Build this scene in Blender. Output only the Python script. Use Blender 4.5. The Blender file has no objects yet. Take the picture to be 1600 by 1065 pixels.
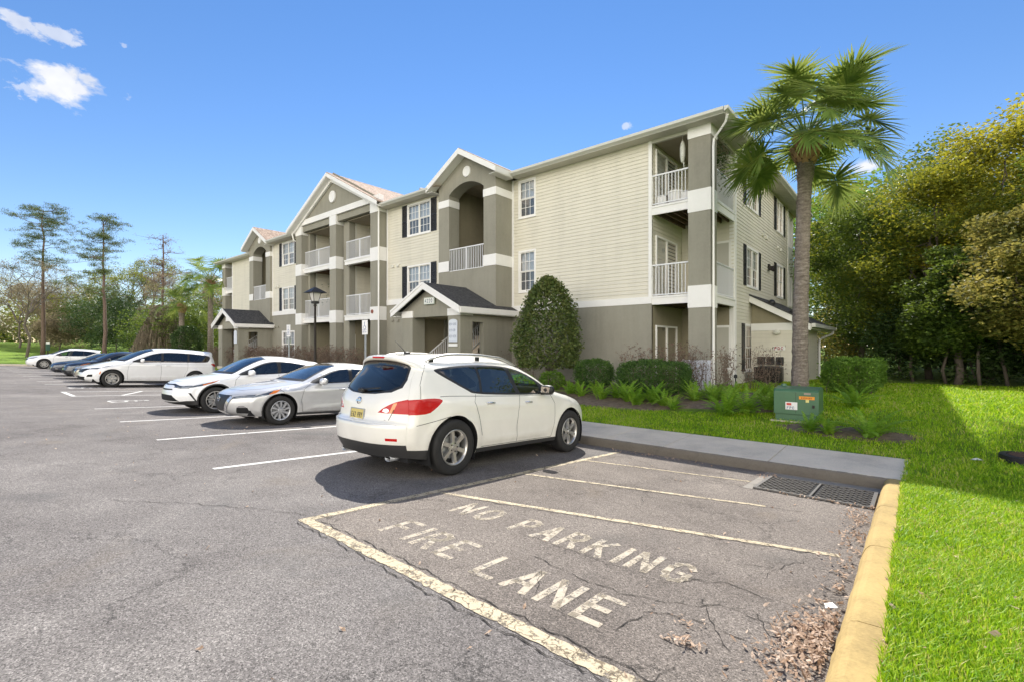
import bpy, bmesh, math, random
import numpy as np
from mathutils import Vector, Matrix, geometry
random.seed(7)
rng = np.random.default_rng(11)
S = bpy.context.scene
COL = S.collection
PI = math.pi
SL = 0.0585           # fall of the parking lot towards the kerb

# ---------------------------------------------------------------- objects
def tag(o, label=None, cat=None, group=None, kind=None):
    if label: o['label'] = label
    if cat: o['category'] = cat
    if group: o['group'] = group
    if kind: o['kind'] = kind
    return o
def empty(name, loc=(0, 0, 0), rz=0.0, parent=None):
    o = bpy.data.objects.new(name, None); COL.objects.link(o)
    o.location = loc; o.rotation_euler = (0, 0, rz); o.empty_display_size = 0.2
    if parent: o.parent = parent
    return o
def thing(name, label, cat, loc=(0, 0, 0), rz=0.0, group=None):
    return tag(empty(name, loc, rz), label, cat, group)
def copy_tree(o, parent=None):
    c = o.copy(); COL.objects.link(c); c.parent = parent
    for ch in [k for k in bpy.data.objects if k.parent == o]:
        copy_tree(ch, c)
    return c
class MB:
    """collects shapes and links them as ONE mesh"""
    def __init__(s): s.v = []; s.f = []; s.m = []; s.cur = 0
    def add(s, vs, fs):
        n = len(s.v); s.v.extend([tuple(p) for p in vs])
        for f in fs: s.f.append(tuple(n + i for i in f)); s.m.append(s.cur)
    def box(s, x0, x1, y0, y1, z0, z1):
        if x0 > x1: x0, x1 = x1, x0
        if y0 > y1: y0, y1 = y1, y0
        s.add([(x0,y0,z0),(x1,y0,z0),(x1,y1,z0),(x0,y1,z0),(x0,y0,z1),(x1,y0,z1),(x1,y1,z1),(x0,y1,z1)],
              [(0,3,2,1),(4,5,6,7),(0,1,5,4),(1,2,6,5),(2,3,7,6),(3,0,4,7)])
    def quad(s, a, b, c, d): s.add([a, b, c, d], [(0, 1, 2, 3)])
    def prism(s, poly, fn, h0, h1):
        """poly: 2-D outline; fn(p, q, h) -> 3-D point"""
        n = len(poly)
        vs = [fn(p[0], p[1], h0) for p in poly] + [fn(p[0], p[1], h1) for p in poly]
        s.add(vs, [tuple(range(n))[::-1], tuple(range(n, 2*n))] + [(i, (i+1) % n, n+(i+1) % n, n+i) for i in range(n)])
    def tube(s, pts, r, n=8, cap=True):
        pts = [Vector(p) for p in pts]
        rs = r if isinstance(r, (list, tuple)) else [r]*len(pts)
        vs = []; up = None
        for i, p in enumerate(pts):
            a = pts[max(i-1, 0)]; b = pts[min(i+1, len(pts)-1)]
            d = (b-a); d = d.normalized() if d.length > 1e-9 else Vector((0, 0, 1))
            if up is None: up = Vector((0, 0, 1)) if abs(d.z) < .9 else Vector((1, 0, 0))
            u = d.cross(up)
            if u.length < 1e-5: u = d.cross(Vector((0.3, 1, 0.1)))
            u.normalize(); w = u.cross(d)
            for k in range(n):
                t = 2*PI*k/n
                vs.append(p + rs[i]*(math.cos(t)*u + math.sin(t)*w))
        fs = []
        for i in range(len(pts)-1):
            for k in range(n):
                fs.append((i*n+k, i*n+(k+1) % n, (i+1)*n+(k+1) % n, (i+1)*n+k))
        if cap:
            fs.append(tuple(range(n))[::-1]); fs.append(tuple((len(pts)-1)*n+k for k in range(n)))
        s.add(vs, fs)
    def lathe(s, prof, fn, n=32, closed=False):
        """prof: (r, h) list; fn(x, y, h)"""
        vs = []
        for r, h in prof:
            for k in range(n):
                t = 2*PI*k/n; vs.append(fn(r*math.cos(t), r*math.sin(t), h))
        fs = []; m = len(prof)
        for i in range(m if closed else m-1):
            j = (i+1) % m
            for k in range(n): fs.append((i*n+k, i*n+(k+1) % n, j*n+(k+1) % n, j*n+k))
        s.add(vs, fs)
    def ell(s, c, r, nu=12, nv=8, e=1.0):
        vs = []
        def sp(t): return math.copysign(abs(t)**e, t)
        for j in range(nv+1):
            ph = -PI/2 + PI*j/nv
            for i in range(nu):
                th = 2*PI*i/nu
                vs.append((c[0]+r[0]*sp(math.cos(ph))*sp(math.cos(th)), c[1]+r[1]*sp(math.cos(ph))*sp(math.sin(th)), c[2]+r[2]*sp(math.sin(ph))))
        s.add(vs, [(j*nu+i, j*nu+(i+1) % nu, (j+1)*nu+(i+1) % nu, (j+1)*nu+i) for j in range(nv) for i in range(nu)])
    def build(s, name, mat, parent=None, smooth=False, bevel=0.0, flip=False):
        me = bpy.data.meshes.new(name)
        me.from_pydata(s.v, [], s.f)
        mats = mat if isinstance(mat, (list, tuple)) else [mat]
        for m in mats: me.materials.append(m)
        if len(mats) > 1: me.polygons.foreach_set('material_index', s.m)
        bm = bmesh.new(); bm.from_mesh(me)
        if smooth: bmesh.ops.remove_doubles(bm, verts=bm.verts, dist=1e-5)
        bmesh.ops.recalc_face_normals(bm, faces=bm.faces)
        bm.to_mesh(me); bm.free()
        if smooth: me.polygons.foreach_set('use_smooth', [True]*len(me.polygons))
        me.update()
        o = bpy.data.objects.new(name, me); COL.objects.link(o)
        if parent: o.parent = parent
        if bevel:
            b = o.modifiers.new('bevel', 'BEVEL'); b.width = bevel; b.segments = 2; b.limit_method = 'ANGLE'; b.angle_limit = math.radians(50)
            b.harden_normals = True
        return o
def np_mesh(name, V, Fq, mat, parent=None, smooth=False, mi=None):
    """fast mesh: V (n,3), Fq (m,k) equal-sized faces"""
    me = bpy.data.meshes.new(name)
    m, k = Fq.shape
    me.vertices.add(len(V)); me.vertices.foreach_set('co', np.asarray(V, dtype=np.float32).ravel())
    me.loops.add(m*k); me.loops.foreach_set('vertex_index', Fq.astype(np.int32).ravel())
    me.polygons.add(m); me.polygons.foreach_set('loop_start', np.arange(0, m*k, k, dtype=np.int32))
    mats = mat if isinstance(mat, (list, tuple)) else [mat]
    for q in mats: me.materials.append(q)
    if mi is not None: me.polygons.foreach_set('material_index', np.asarray(mi, dtype=np.int32))
    me.polygons.foreach_set('use_smooth', np.full(m, smooth))
    me.update(calc_edges=True)
    o = bpy.data.objects.new(name, me); COL.objects.link(o)
    if parent: o.parent = parent
    return o

# ---------------------------------------------------------------- materials
class NT:
    def __init__(s, t): s.t = t; s.N = t.nodes; s.L = t.links
    def n(s, ty, **kw):
        o = s.N.new(ty)
        for k, v in kw.items():
            if k in o.inputs: o.inputs[k].default_value = v
            else: setattr(o, k, v)
        return o
    def l(s, a, b): s.L.new(a, b)
    def noise(s, vec, scale, detail=4, rough=.55, dist=0.0):
        o = s.n('ShaderNodeTexNoise'); o.inputs['Scale'].default_value = scale
        o.inputs['Detail'].default_value = detail; o.inputs['Roughness'].default_value = rough; o.inputs['Distortion'].default_value = dist
        if vec is not None: s.l(vec, o.inputs['Vector'])
        return o.outputs['Fac']
    def ramp(s, fac, stops, interp='LINEAR'):
        o = s.n('ShaderNodeValToRGB'); e = o.color_ramp.elements; o.color_ramp.interpolation = interp
        while len(e) < len(stops): e.new(.5)
        for i, (p, c) in enumerate(stops):
            e[i].position = p
            e[i].color = (*c, 1) if isinstance(c, (tuple, list)) else (c, c, c, 1)
        s.l(fac, o.inputs[0]); return o.outputs[0]
    def mixc(s, fac, a, b, mode='MIX'):
        o = s.n('ShaderNodeMix', data_type='RGBA', blend_type=mode)
        for i, v in ((0, fac), (6, a), (7, b)):
            if isinstance(v, (int, float)): o.inputs[i].default_value = v
            elif isinstance(v, (tuple, list)): o.inputs[i].default_value = (*v[:3], 1)
            else: s.l(v, o.inputs[i])
        return o.outputs[2]
    def math(s, op, a, b=0.0, c=None):
        o = s.n('ShaderNodeMath', operation=op)
        for i, v in enumerate((a, b) if c is None else (a, b, c)):
            if isinstance(v, (int, float)): o.inputs[i].default_value = v
            else: s.l(v, o.inputs[i])
        return o.outputs[0]
    def pos(s): return s.n('ShaderNodeNewGeometry').outputs['Position']
    def obj(s): return s.n('ShaderNodeTexCoord').outputs['Object']
    def mapv(s, vec, sc=(1, 1, 1), rot=(0, 0, 0)):
        o = s.n('ShaderNodeMapping'); o.inputs['Scale'].default_value = sc; o.inputs['Rotation'].default_value = rot
        s.l(vec, o.inputs['Vector']); return o.outputs[0]
    def bump(s, h, strength=.3, dist=.01):
        o = s.n('ShaderNodeBump'); o.inputs['Strength'].default_value = strength; o.inputs['Distance'].default_value = dist
        s.l(h, o.inputs['Height']); return o.outputs[0]
def newmat(name):
    m = bpy.data.materials.new(name); m.use_nodes = True
    nt = NT(m.node_tree); b = m.node_tree.nodes['Principled BSDF']
    return m, nt, b
def c3(c): return (*c, 1)
def vary(k, c): return tuple(min(1, x*k) for x in c)
MATS = {}
def mat(name, col, rough=.7, metal=0.0, var=0.0, vs=3.0, bump=0.0, bs=60.0, bd=.004, coat=0.0, spec=None, stretch=None):
    if name in MATS: return MATS[name]
    m, nt, b = newmat(name)
    b.inputs['Base Color'].default_value = c3(col); b.inputs['Roughness'].default_value = rough; b.inputs['Metallic'].default_value = metal
    if spec is not None: b.inputs['Specular IOR Level'].default_value = spec
    if coat: b.inputs['Coat Weight'].default_value = coat; b.inputs['Coat Roughness'].default_value = .03
    p = nt.pos() if (var or bump) else None
    if stretch and p is not None: p = nt.mapv(p, stretch)
    if var:
        f = nt.noise(p, vs, 6, .6)
        f2 = nt.noise(p, vs*9, 4, .6)
        f = nt.math('ADD', nt.math('MULTIPLY', f, .7), nt.math('MULTIPLY', f2, .3))
        col2 = nt.ramp(f, [(.3, vary(1-var, col)), (.7, vary(1+var, col))])
        nt.l(col2, b.inputs['Base Color'])
    if bump:
        nt.l(nt.bump(nt.noise(nt.pos(), bs, 5, .6), bump, bd), b.inputs['Normal'])
    MATS[name] = m; return m

def stucco_mat(name, col):
    m, nt, b = newmat(name); p = nt.pos()
    big = nt.noise(p, .55, 5, .6)
    streak = nt.noise(nt.mapv(p, (3.5, 3.5, .35)), 1.0, 6, .65)
    fine = nt.noise(p, 14, 5, .6)
    f = nt.math('ADD', nt.math('MULTIPLY', big, .45), nt.math('ADD', nt.math('MULTIPLY', streak, .35), nt.math('MULTIPLY', fine, .2)))
    c = nt.ramp(f, [(.3, vary(.78, col)), (.5, col), (.72, vary(1.16, col))])
    z = nt.n('ShaderNodeSeparateXYZ'); nt.l(p, z.inputs[0])
    dirt = nt.math('MULTIPLY', nt.ramp(nt.math('MULTIPLY', z.outputs[2], .45), [(.0, 1.0), (.35, 0.0)]), nt.ramp(streak, [(.35, 0.0), (.7, .55)]))
    c = nt.mixc(dirt, c, vary(.55, col))
    nt.l(c, b.inputs['Base Color']); b.inputs['Roughness'].default_value = .9
    b.inputs['Specular IOR Level'].default_value = .2
    nt.l(nt.bump(nt.noise(p, 90, 4, .65), .5, .006), b.inputs['Normal']); return m
def siding_mat(name, col):
    m, nt, b = newmat(name); p = nt.pos()
    st = nt.noise(nt.mapv(p, (.5, .5, 9)), 1.2, 5, .6)
    streak = nt.noise(nt.mapv(p, (2.2, 2.2, .25)), 1.0, 5, .6)
    f = nt.math('ADD', nt.math('MULTIPLY', st, .5), nt.math('MULTIPLY', streak, .5))
    c = nt.ramp(f, [(.3, vary(.86, col)), (.52, col), (.75, vary(1.08, col))])
    nt.l(c, b.inputs['Base Color']); b.inputs['Roughness'].default_value = .62
    nt.l(nt.bump(nt.noise(nt.mapv(p, (1, 1, 12)), 22, 4, .6), .12, .004), b.inputs['Normal']); return m
def shingle_mat(name, col, col2, sc=1.0):
    m, nt, b = newmat(name); p = nt.pos()
    v = nt.n('ShaderNodeTexVoronoi'); v.inputs['Scale'].default_value = 5.5*sc; v.inputs['Randomness'].default_value = .9
    nt.l(nt.mapv(p, (1, 2.2, 2.2)), v.inputs['Vector'])
    g = nt.noise(p, 120, 3, .7)
    s = nt.n('ShaderNodeSeparateColor'); nt.l(v.outputs['Color'], s.inputs[0])
    f = nt.math('ADD', nt.math('MULTIPLY', s.outputs[0], .6), nt.math('MULTIPLY', g, .4))
    nt.l(nt.ramp(f, [(.2, col), (.8, col2)]), b.inputs['Base Color']); b.inputs['Roughness'].default_value = .95
    nt.l(nt.bump(f, .5, .01), b.inputs['Normal']); return m
def asphalt_mat(name='asphalt', tint=(1, 1, 1), ckm=.50):
    m, nt, b = newmat(name); p = nt.pos()
    big = nt.noise(p, .28, 5, .55, .4); mid = nt.noise(p, 1.7, 6, .62)
    v = nt.n('ShaderNodeTexVoronoi'); v.inputs['Scale'].default_value = 125; nt.l(p, v.inputs['Vector'])
    s = nt.n('ShaderNodeSeparateColor'); nt.l(v.outputs['Color'], s.inputs[0])
    v2 = nt.n('ShaderNodeTexVoronoi'); v2.inputs['Scale'].default_value = 240; nt.l(p, v2.inputs['Vector'])
    s2 = nt.n('ShaderNodeSeparateColor'); nt.l(v2.outputs['Color'], s2.inputs[0])
    base = nt.ramp(nt.math('ADD', nt.math('MULTIPLY', big, .6), nt.math('MULTIPLY', mid, .4)),
                   [(.34, (.108, .096, .088)), (.45, (.153, .138, .128)), (.56, (.188, .171, .158)), (.70, (.245, .224, .205))])
    spk = nt.math('ADD', nt.math('MULTIPLY', s.outputs[0], .6), nt.math('MULTIPLY', s2.outputs[0], .4))
    sp = nt.ramp(spk, [(.12, .20), (.36, .80), (.65, 1.08), (.93, 2.3)])
    c = nt.mixc(.85, base, sp, 'MULTIPLY')
    # tan sand film in places
    tan = nt.ramp(nt.noise(p, .55, 5, .6, .8), [(.60, 0.0), (.78, .35)])
    c = nt.mixc(tan, c, (.24, .19, .13))
    # light dust patches and dark oil stains
    dk = nt.ramp(nt.noise(p, .9, 3, .5, .2), [(.60, 0.0), (.74, .5)])
    c = nt.mixc(dk, c, (.10, .098, .095))
    # hairline cracks
    w = nt.n('ShaderNodeVectorMath', operation='ADD')
    nz = nt.n('ShaderNodeTexNoise'); nz.inputs['Scale'].default_value = 2.3; nz.inputs['Detail'].default_value = 8; nz.inputs['Roughness'].default_value = .7; nt.l(p, nz.inputs['Vector'])
    sc = nt.n('ShaderNodeVectorMath', operation='SCALE'); sc.inputs[3].default_value = 1.1; nt.l(nz.outputs['Color'], sc.inputs[0])
    nt.l(p, w.inputs[0]); nt.l(sc.outputs[0], w.inputs[1])
    ve = nt.n('ShaderNodeTexVoronoi', feature='DISTANCE_TO_EDGE'); ve.inputs['Scale'].default_value = .62; nt.l(w.outputs[0], ve.inputs['Vector'])
    crack = nt.ramp(ve.outputs['Distance'], [(.0, 1.0), (.006, 0.0)])
    msk = nt.ramp(nt.noise(p, .5, 3, .5), [(ckm, 0.0), (ckm+.06, 1.0)])
    crack = nt.math('MULTIPLY', crack, msk)
    c = nt.mixc(nt.math('MULTIPLY', crack, .75), c, (.045, .042, .040))
    c = nt.mixc(1.0, c, tint, 'MULTIPLY')
    nt.l(c, b.inputs['Base Color']); b.inputs['Roughness'].default_value = .88; b.inputs['Specular IOR Level'].default_value = .25
    h = nt.math('SUBTRACT', nt.math('MULTIPLY', spk, .7), nt.math('MULTIPLY', crack, 1.5))
    nt.l(nt.bump(h, .55, .006), b.inputs['Normal']); return m
def concrete_mat(name, col, sc=1.0):
    m, nt, b = newmat(name); p = nt.pos()
    f = nt.math('ADD', nt.math('MULTIPLY', nt.noise(p, 1.1*sc, 6, .65, .3), .6), nt.math('MULTIPLY', nt.noise(p, 45, 4, .7), .4))
    c = nt.ramp(f, [(.3, vary(.62, col)), (.5, col), (.7, vary(1.22, col))])
    nt.l(c, b.inputs['Base Color']); b.inputs['Roughness'].default_value = .9
    nt.l(nt.bump(nt.noise(p, 120, 4, .7), .4, .004), b.inputs['Normal']); return m
def worn_paint_mat(name, col, lo=.42, hi=.5, sc=9.0, under=None):
    m, nt, b = newmat(name); p = nt.pos()
    f = nt.math('ADD', nt.math('MULTIPLY', nt.noise(p, sc, 8, .75, .3), .62), nt.math('MULTIPLY', nt.noise(p, sc*8, 4, .7), .38))
    a = nt.ramp(f, [(lo, 0.0), (hi, 1.0)])
    # flakes: crackle of the thermoplastic paint
    ve = nt.n('ShaderNodeTexVoronoi', feature='DISTANCE_TO_EDGE'); ve.inputs['Scale'].default_value = 5.5
    w = nt.n('ShaderNodeVectorMath', operation='ADD'); nz = nt.n('ShaderNodeTexNoise'); nz.inputs['Scale'].default_value = 6; nz.inputs['Detail'].default_value = 5
    nt.l(p, nz.inputs['Vector']); nt.l(p, w.inputs[0])
    s_ = nt.n('ShaderNodeVectorMath', operation='SCALE'); s_.inputs[3].default_value = .25; nt.l(nz.outputs['Color'], s_.inputs[0]); nt.l(s_.outputs[0], w.inputs[1])
    nt.l(w.outputs[0], ve.inputs['Vector'])
    ck = nt.ramp(ve.outputs['Distance'], [(.012, 0.0), (.028, 1.0)])
    c = nt.ramp(nt.noise(p, 22, 5, .7), [(.3, vary(.78, col)), (.7, vary(1.08, col))])
    if under: c = nt.mixc(ck, under, c)
    nt.l(c, b.inputs['Base Color']); b.inputs['Roughness'].default_value = .75
    tr = nt.n('ShaderNodeBsdfTransparent'); mx = nt.n('ShaderNodeMixShader')
    nt.l(a, mx.inputs[0]); nt.l(tr.outputs[0], mx.inputs[1]); nt.l(b.outputs[0], mx.inputs[2])
    nt.l(mx.outputs[0], nt.N['Material Output'].inputs[0]); return m
def leaf_mat(name, cols, trans=.35, rough=.55, vscale=.8):
    """cols: dark, mid, light"""
    m, nt, b = newmat(name); p = nt.pos()
    g = nt.n('ShaderNodeNewGeometry')
    f = nt.math('ADD', nt.math('MULTIPLY', nt.noise(p, vscale, 4, .65), .72), nt.math('MULTIPLY', g.outputs['Random Per Island'], .28))
    c = nt.ramp(f, [(.25, cols[0]), (.5, cols[1]), (.75, cols[2])])
    nt.l(c, b.inputs['Base Color']); b.inputs['Roughness'].default_value = rough; b.inputs['Specular IOR Level'].default_value = .3
    t = nt.n('ShaderNodeBsdfTranslucent'); nt.l(nt.mixc(.5, c, vary(1.3, cols[2])), t.inputs[0])
    mx = nt.n('ShaderNodeMixShader'); mx.inputs[0].default_value = trans
    nt.l(b.outputs[0], mx.inputs[1]); nt.l(t.outputs[0], mx.inputs[2]); nt.l(mx.outputs[0], nt.N['Material Output'].inputs[0]); return m
def glass_mat(name, tint, opac, rough=.02, refl=(1.0, .82, .66), extra=.05):
    """thin pane: fresnel reflection over tinted see-through / dark"""
    m, nt, b = newmat(name)
    b.inputs['Base Color'].default_value = c3((.012, .014, .018)); b.inputs['Roughness'].default_value = rough; b.inputs['Specular IOR Level'].default_value = 0.9
    tr = nt.n('ShaderNodeBsdfTransparent'); tr.inputs[0].default_value = c3(tint)
    gl = nt.n('ShaderNodeBsdfGlossy'); gl.inputs['Roughness'].default_value = rough; gl.inputs[0].default_value = c3(refl)
    fr = nt.n('ShaderNodeFresnel'); fr.inputs[0].default_value = 1.55
    m1 = nt.n('ShaderNodeMixShader'); m1.inputs[0].default_value = opac
    nt.l(tr.outputs[0], m1.inputs[1]); nt.l(b.outputs[0], m1.inputs[2])
    gb = nt.n('ShaderNodeNewGeometry').outputs['Backfacing']
    m2 = nt.n('ShaderNodeMixShader'); nt.l(nt.math('MULTIPLY', nt.math('ADD', fr.outputs[0], extra), nt.math('SUBTRACT', 1.0, gb)), m2.inputs[0]); nt.l(m1.outputs[0], m2.inputs[1]); nt.l(gl.outputs[0], m2.inputs[2])
    nt.l(m2.outputs[0], nt.N['Material Output'].inputs[0]); return m

M = {}
M['siding'] = siding_mat('vinyl_siding', (.69, .65, .545))
M['stucco'] = stucco_mat('olive_stucco', (.29, .275, .225))
M['stucco_in'] = stucco_mat('olive_stucco_inner', (.30, .265, .185))
M['white'] = mat('white_trim', (.82, .80, .77), .55, var=.05, vs=2, bump=.05, bs=40)
M['cream'] = mat('cream_trim', (.66, .64, .56), .55, var=.06, vs=2)
M['gutter'] = mat('gutter_paint', (.60, .59, .54), .45, var=.08, vs=1.5)
M['soffit'] = mat('soffit', (.52, .50, .43), .7, var=.06)
M['shutter'] = mat('dark_shutter', (.022, .021, .022), .5, var=.2)
M['shingle'] = shingle_mat('brown_shingles', (.20, .14, .10), (.46, .34, .26))
M['shingle_dark'] = shingle_mat('charcoal_shingles', (.028, .028, .030), (.085, .082, .08), 1.4)
M['interior_wall'] = mat('recess_wall', (.30, .27, .19), .8)
M['wood'] = mat('joist_wood', (.12, .075, .045), .8, var=.3, vs=5)
M['ceiling'] = mat('porch_ceiling', (.30, .26, .19), .8, var=.1)
M['rail'] = mat('white_rail', (.72, .72, .73), .45)
M['blind'] = mat('blind', (.74, .75, .78), .7, var=.12, vs=1.2)
M['curtain'] = mat('curtain', (.42, .41, .38), .8, var=.25, vs=4, stretch=(6, 6, .2))
M['screen'] = mat('insect_screen', (.085, .09, .10), .6, var=.15)
M['pane'] = glass_mat('window_glass', (.85, .9, .95), .10, .03, extra=.10)
M['asphalt'] = asphalt_mat()
M['asphalt_old'] = asphalt_mat('old_asphalt', (1.12, 1.06, .98), .42)
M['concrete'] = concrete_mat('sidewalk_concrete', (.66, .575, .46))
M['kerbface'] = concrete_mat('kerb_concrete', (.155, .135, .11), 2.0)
M['yellow'] = concrete_mat('yellow_kerb_paint', (.44, .31, .118), 1.6)
M['yline'] = worn_paint_mat('worn_yellow_paint', (.53, .44, .29), .40, .50, 7.0, (.15, .11, .06))
M['ytext'] = worn_paint_mat('worn_letter_paint', (.47, .40, .30), .40, .51, 8.0, (.26, .23, .19))
M['wline'] = worn_paint_mat('worn_white_paint', (.70, .68, .64), .36, .46, 8.0)
M['black'] = mat('black_plastic', (.018, .018, .019), .5)
M['rubber'] = mat('tyre_rubber', (.022, .021, .020), .8, var=.3, vs=9, bump=.2, bs=80)
M['chrome'] = mat('chrome', (.75, .76, .78), .12, 1.0)
M['alloy'] = mat('alloy', (.60, .58, .55), .32, .85, var=.1, vs=20)
M['dark'] = mat('dark_underside', (.010, .010, .011), .9)
M['metal'] = mat('galvanised_post', (.42, .43, .44), .45, .6, var=.15, vs=8)
M['iron'] = mat('dark_iron', (.030, .024, .020), .55, .3, var=.3, vs=10)
SUN = 2.6; SKY = .057; AIR = 1.0; DUST = 0.0; OZ = 1.3; SAT = 1.24; CLW = 6.5; CLFILL = 26.0; EXPO = 1.53
# ================================================================ ground
def lotz(y): return -SL*y if y > -6 else 6*SL
def sst(a, b, x):
    t = min(1, max(0, (x-a)/(b-a))); return t*t*(3-2*t)
def gz(x, y):
    if y < 8.3: z = lotz(y) + .15
    else: z = -.336 + .026*min(1, (y-8.3)/1.54) + .46*sst(9.84, 13.6, y)
    if x > 0: z += .012*min(x, 8)
    z += 2.3*sst(59, 105, -x) + 1.4*sst(6, 40, x) * sst(20, 45, y)
    if x > 6: z += .5*sst(6, 30, x)
    if y > 40: z += .8*sst(40, 90, y)
    return z + .012*math.sin(x*1.7+y)*math.sin(y*1.3-x*.6)*(1 if (y > 10.2 or x > .3 or x < -60) else 0)

def grid_patch(name, xs, ys, f, m, kind='structure'):
    V = [(x, y, f(x, y)) for y in ys for x in xs]; n = len(xs)
    F_ = [(j*n+i, j*n+i+1, (j+1)*n+i+1, (j+1)*n+i) for j in range(len(ys)-1) for i in range(n-1)]
    o = np_mesh(name, V, np.array(F_), m, smooth=True); tag(o, kind=kind); return o

def lawn_mat():
    m, nt, b = newmat('lawn_soil'); p = nt.pos()
    f = nt.math('ADD', nt.math('MULTIPLY', nt.noise(p, .8, 5, .6), .45), nt.math('MULTIPLY', nt.noise(p, 30, 5, .75), .55))
    c = nt.ramp(f, [(.3, (.06, .10, .008)), (.5, (.15, .25, .012)), (.62, (.24, .36, .02)), (.75, (.34, .34, .10))])
    nt.l(c, b.inputs['Base Color']); b.inputs['Roughness'].default_value = .95
    nt.l(nt.bump(nt.noise(p, 45, 5, .75), 1.0, .05), b.inputs['Normal']); return m
M['lawn'] = lawn_mat()
M['mulch'] = mat('mulch', (.17, .125, .09), .95, var=.5, vs=9, bump=1.0, bs=40, bd=.03)

def fr(a, b, n): return [a + (b-a)*i/n for i in range(n+1)]
base = MB(); base.quad((-900, -900, -1.6), (900, -900, -1.6), (900, 900, -1.6), (-900, 900, -1.6))
tag(base.build('ground', M['lawn']), kind='structure')
xsR = fr(-.12, 8, 22) + fr(10, 60, 12)
grid_patch('lawn', xsR, [-80, -40, -20, -10, -6] + fr(-5, 22, 60) + fr(24, 120, 24), gz, M['lawn'])
grid_patch('lawn', fr(-60, -.12, 120), fr(9.84, 16, 16) + fr(18, 120, 26), gz, M['lawn'])
grid_patch('lawn', [-400, -300, -220, -180] + fr(-150, -59.2, 24), [-80, -40, -20, -10, -6] + fr(-4, 8.3, 6) + fr(9.84, 16, 6) + fr(18, 140, 20), gz, M['lawn'])
lot = MB()
lot.quad((-59.35, -80, lotz(-6)), (-.32, -80, lotz(-6)), (-.32, -6, lotz(-6)), (-59.35, -6, lotz(-6)))
lot.quad((-59.35, -6, lotz(-6)), (-.32, -6, lotz(-6)), (-.32, 8.32, lotz(8.32)), (-59.35, 8.32, lotz(8.32)))
tag(lot.build('parking_lot', M['asphalt']), kind='structure')

pt = MB(); pt.quad((-4.30, 2.12, lotz(2.12)+.0018), (-.32, 2.06, lotz(2.06)+.0018), (-.32, 8.31, lotz(8.31)+.0018), (-4.20, 8.31, lotz(8.31)+.0018))
tag(pt.build('old_asphalt_patch', M['asphalt_old']), kind='structure')
# ---- painted markings, laid 4 mm above the asphalt
def mark(mb, pts, dz=.0045):
    mb.add([(x, y, lotz(y)+dz) for x, y in pts], [tuple(range(len(pts)))])
def mline(mb, a, b, w, dz=.004):
    a = Vector(a); b = Vector(b); d = (b-a).normalized(); n = Vector((-d.y, d.x))*w/2
    mark(mb, [(a-n), (b-n), (b+n), (a+n)], dz)
def rough_line(mb, a, b, w, seed, dz=.004, jit=.16):
    """a line whose edges wander like worn thermoplastic"""
    r = random.Random(seed); a = Vector(a); b = Vector(b); dz += .0005; L = (b-a).length; n = max(4, int(L/.05))
    d = (b-a).normalized(); q = Vector((-d.y, d.x)); lo = []; hi = []
    for i in range(n+1):
        c = a + d*L*i/n
        lo.append(c - q*w/2*(1+r.uniform(-jit, jit))); hi.append(c + q*w/2*(1+r.uniform(-jit, jit)))
    vs = [(p.x, p.y, lotz(p.y)+dz) for p in lo+hi]; n += 1
    mb.add(vs, [(i, i+1, n+i+1, n+i) for i in range(n-1)])
ym = MB()
rough_line(ym, (-4.37, 2.16), (-.40, 2.10), .115, 1)
rough_line(ym, (-4.32, 2.22), (-4.16, 8.0), .095, 2, jit=.06)
tag(ym.build('fire_lane_outline', M['yline']), kind='structure')
ym = MB()
rough_line(ym, (-4.20, 3.72), (-.48, 4.86), .075, 3, .0045)
rough_line(ym, (-4.17, 5.24), (-1.30, 6.08), .065, 4, .0045)
rough_line(ym, (-4.15, 6.80), (-1.75, 7.34), .06, 5, .0045)
tag(ym.build('fire_lane_hatching', M['yline']), kind='structure')
wm = MB()
for x, y0 in ((-7.08, 2.28), (-10.04, 2.36), (-13.06, 2.42), (-16.3, 2.5)): rough_line(wm, (x, y0), (x+.02, 8.2), .10, int(-x), jit=.05)
rough_line(wm, (-21.1, 2.7), (-21.1, 8.2), .11, 8, jit=.05); rough_line(wm, (-23.4, 2.7), (-23.4, 8.2), .11, 9, jit=.05)
rough_line(wm, (-21.05, 2.72), (-23.45, 2.72), .13, 10, .0045, .05)
for k in range(3): rough_line(wm, (-21.2, 4.0+1.3*k), (-23.3, 5.0+1.3*k), .11, 11+k, .0045, .05)
for x in (-28.6, -31.4, -34.4, -37.4, -40.4, -43.4, -46.4, -49.4): mline(wm, (x, 2.75), (x, 8.2), .11)
tag(wm.build('stall_lines', M['wline']), kind='structure')
def wheelchair(cx, cy, k):
    """painted access symbol: head, body, wheel"""
    mb = MB(); P = lambda a, b: (cx + a*k, cy + b*k)
    def ring(x, y, r, w, a0, a1, n=18):
        for i in range(n):
            t0 = a0+(a1-a0)*i/n; t1 = a0+(a1-a0)*(i+1)/n
            mark(mb, [P(x+(r-w)*math.cos(t0), y+(r-w)*math.sin(t0)), P(x+(r+w)*math.cos(t0), y+(r+w)*math.sin(t0)),
                      P(x+(r+w)*math.cos(t1), y+(r+w)*math.sin(t1)), P(x+(r-w)*math.cos(t1), y+(r-w)*math.sin(t1))], .0045)
    mark(mb, [P(-.12+.11*math.cos(t*PI/8), .85+.11*math.sin(t*PI/8)) for t in range(16)], .0045)
    ring(0, 0, .42, .05, PI*.75, PI*2.05)
    for a, b in (((-.12, .72), (-.08, .1)), ((-.08, .12), (.3, .12)), ((.3, .12), (.48, -.45)), ((.48, -.45), (.62, -.38)), ((-.1, .45), (.22, .45))):
        mline(mb, P(*a), P(*b), .1*k, .005)
    return mb
for cx in (-18.65, -25.9): tag(wheelchair(cx, 3.5, .75).build('accessible_parking_symbol', M['wline']), kind='structure')

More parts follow.
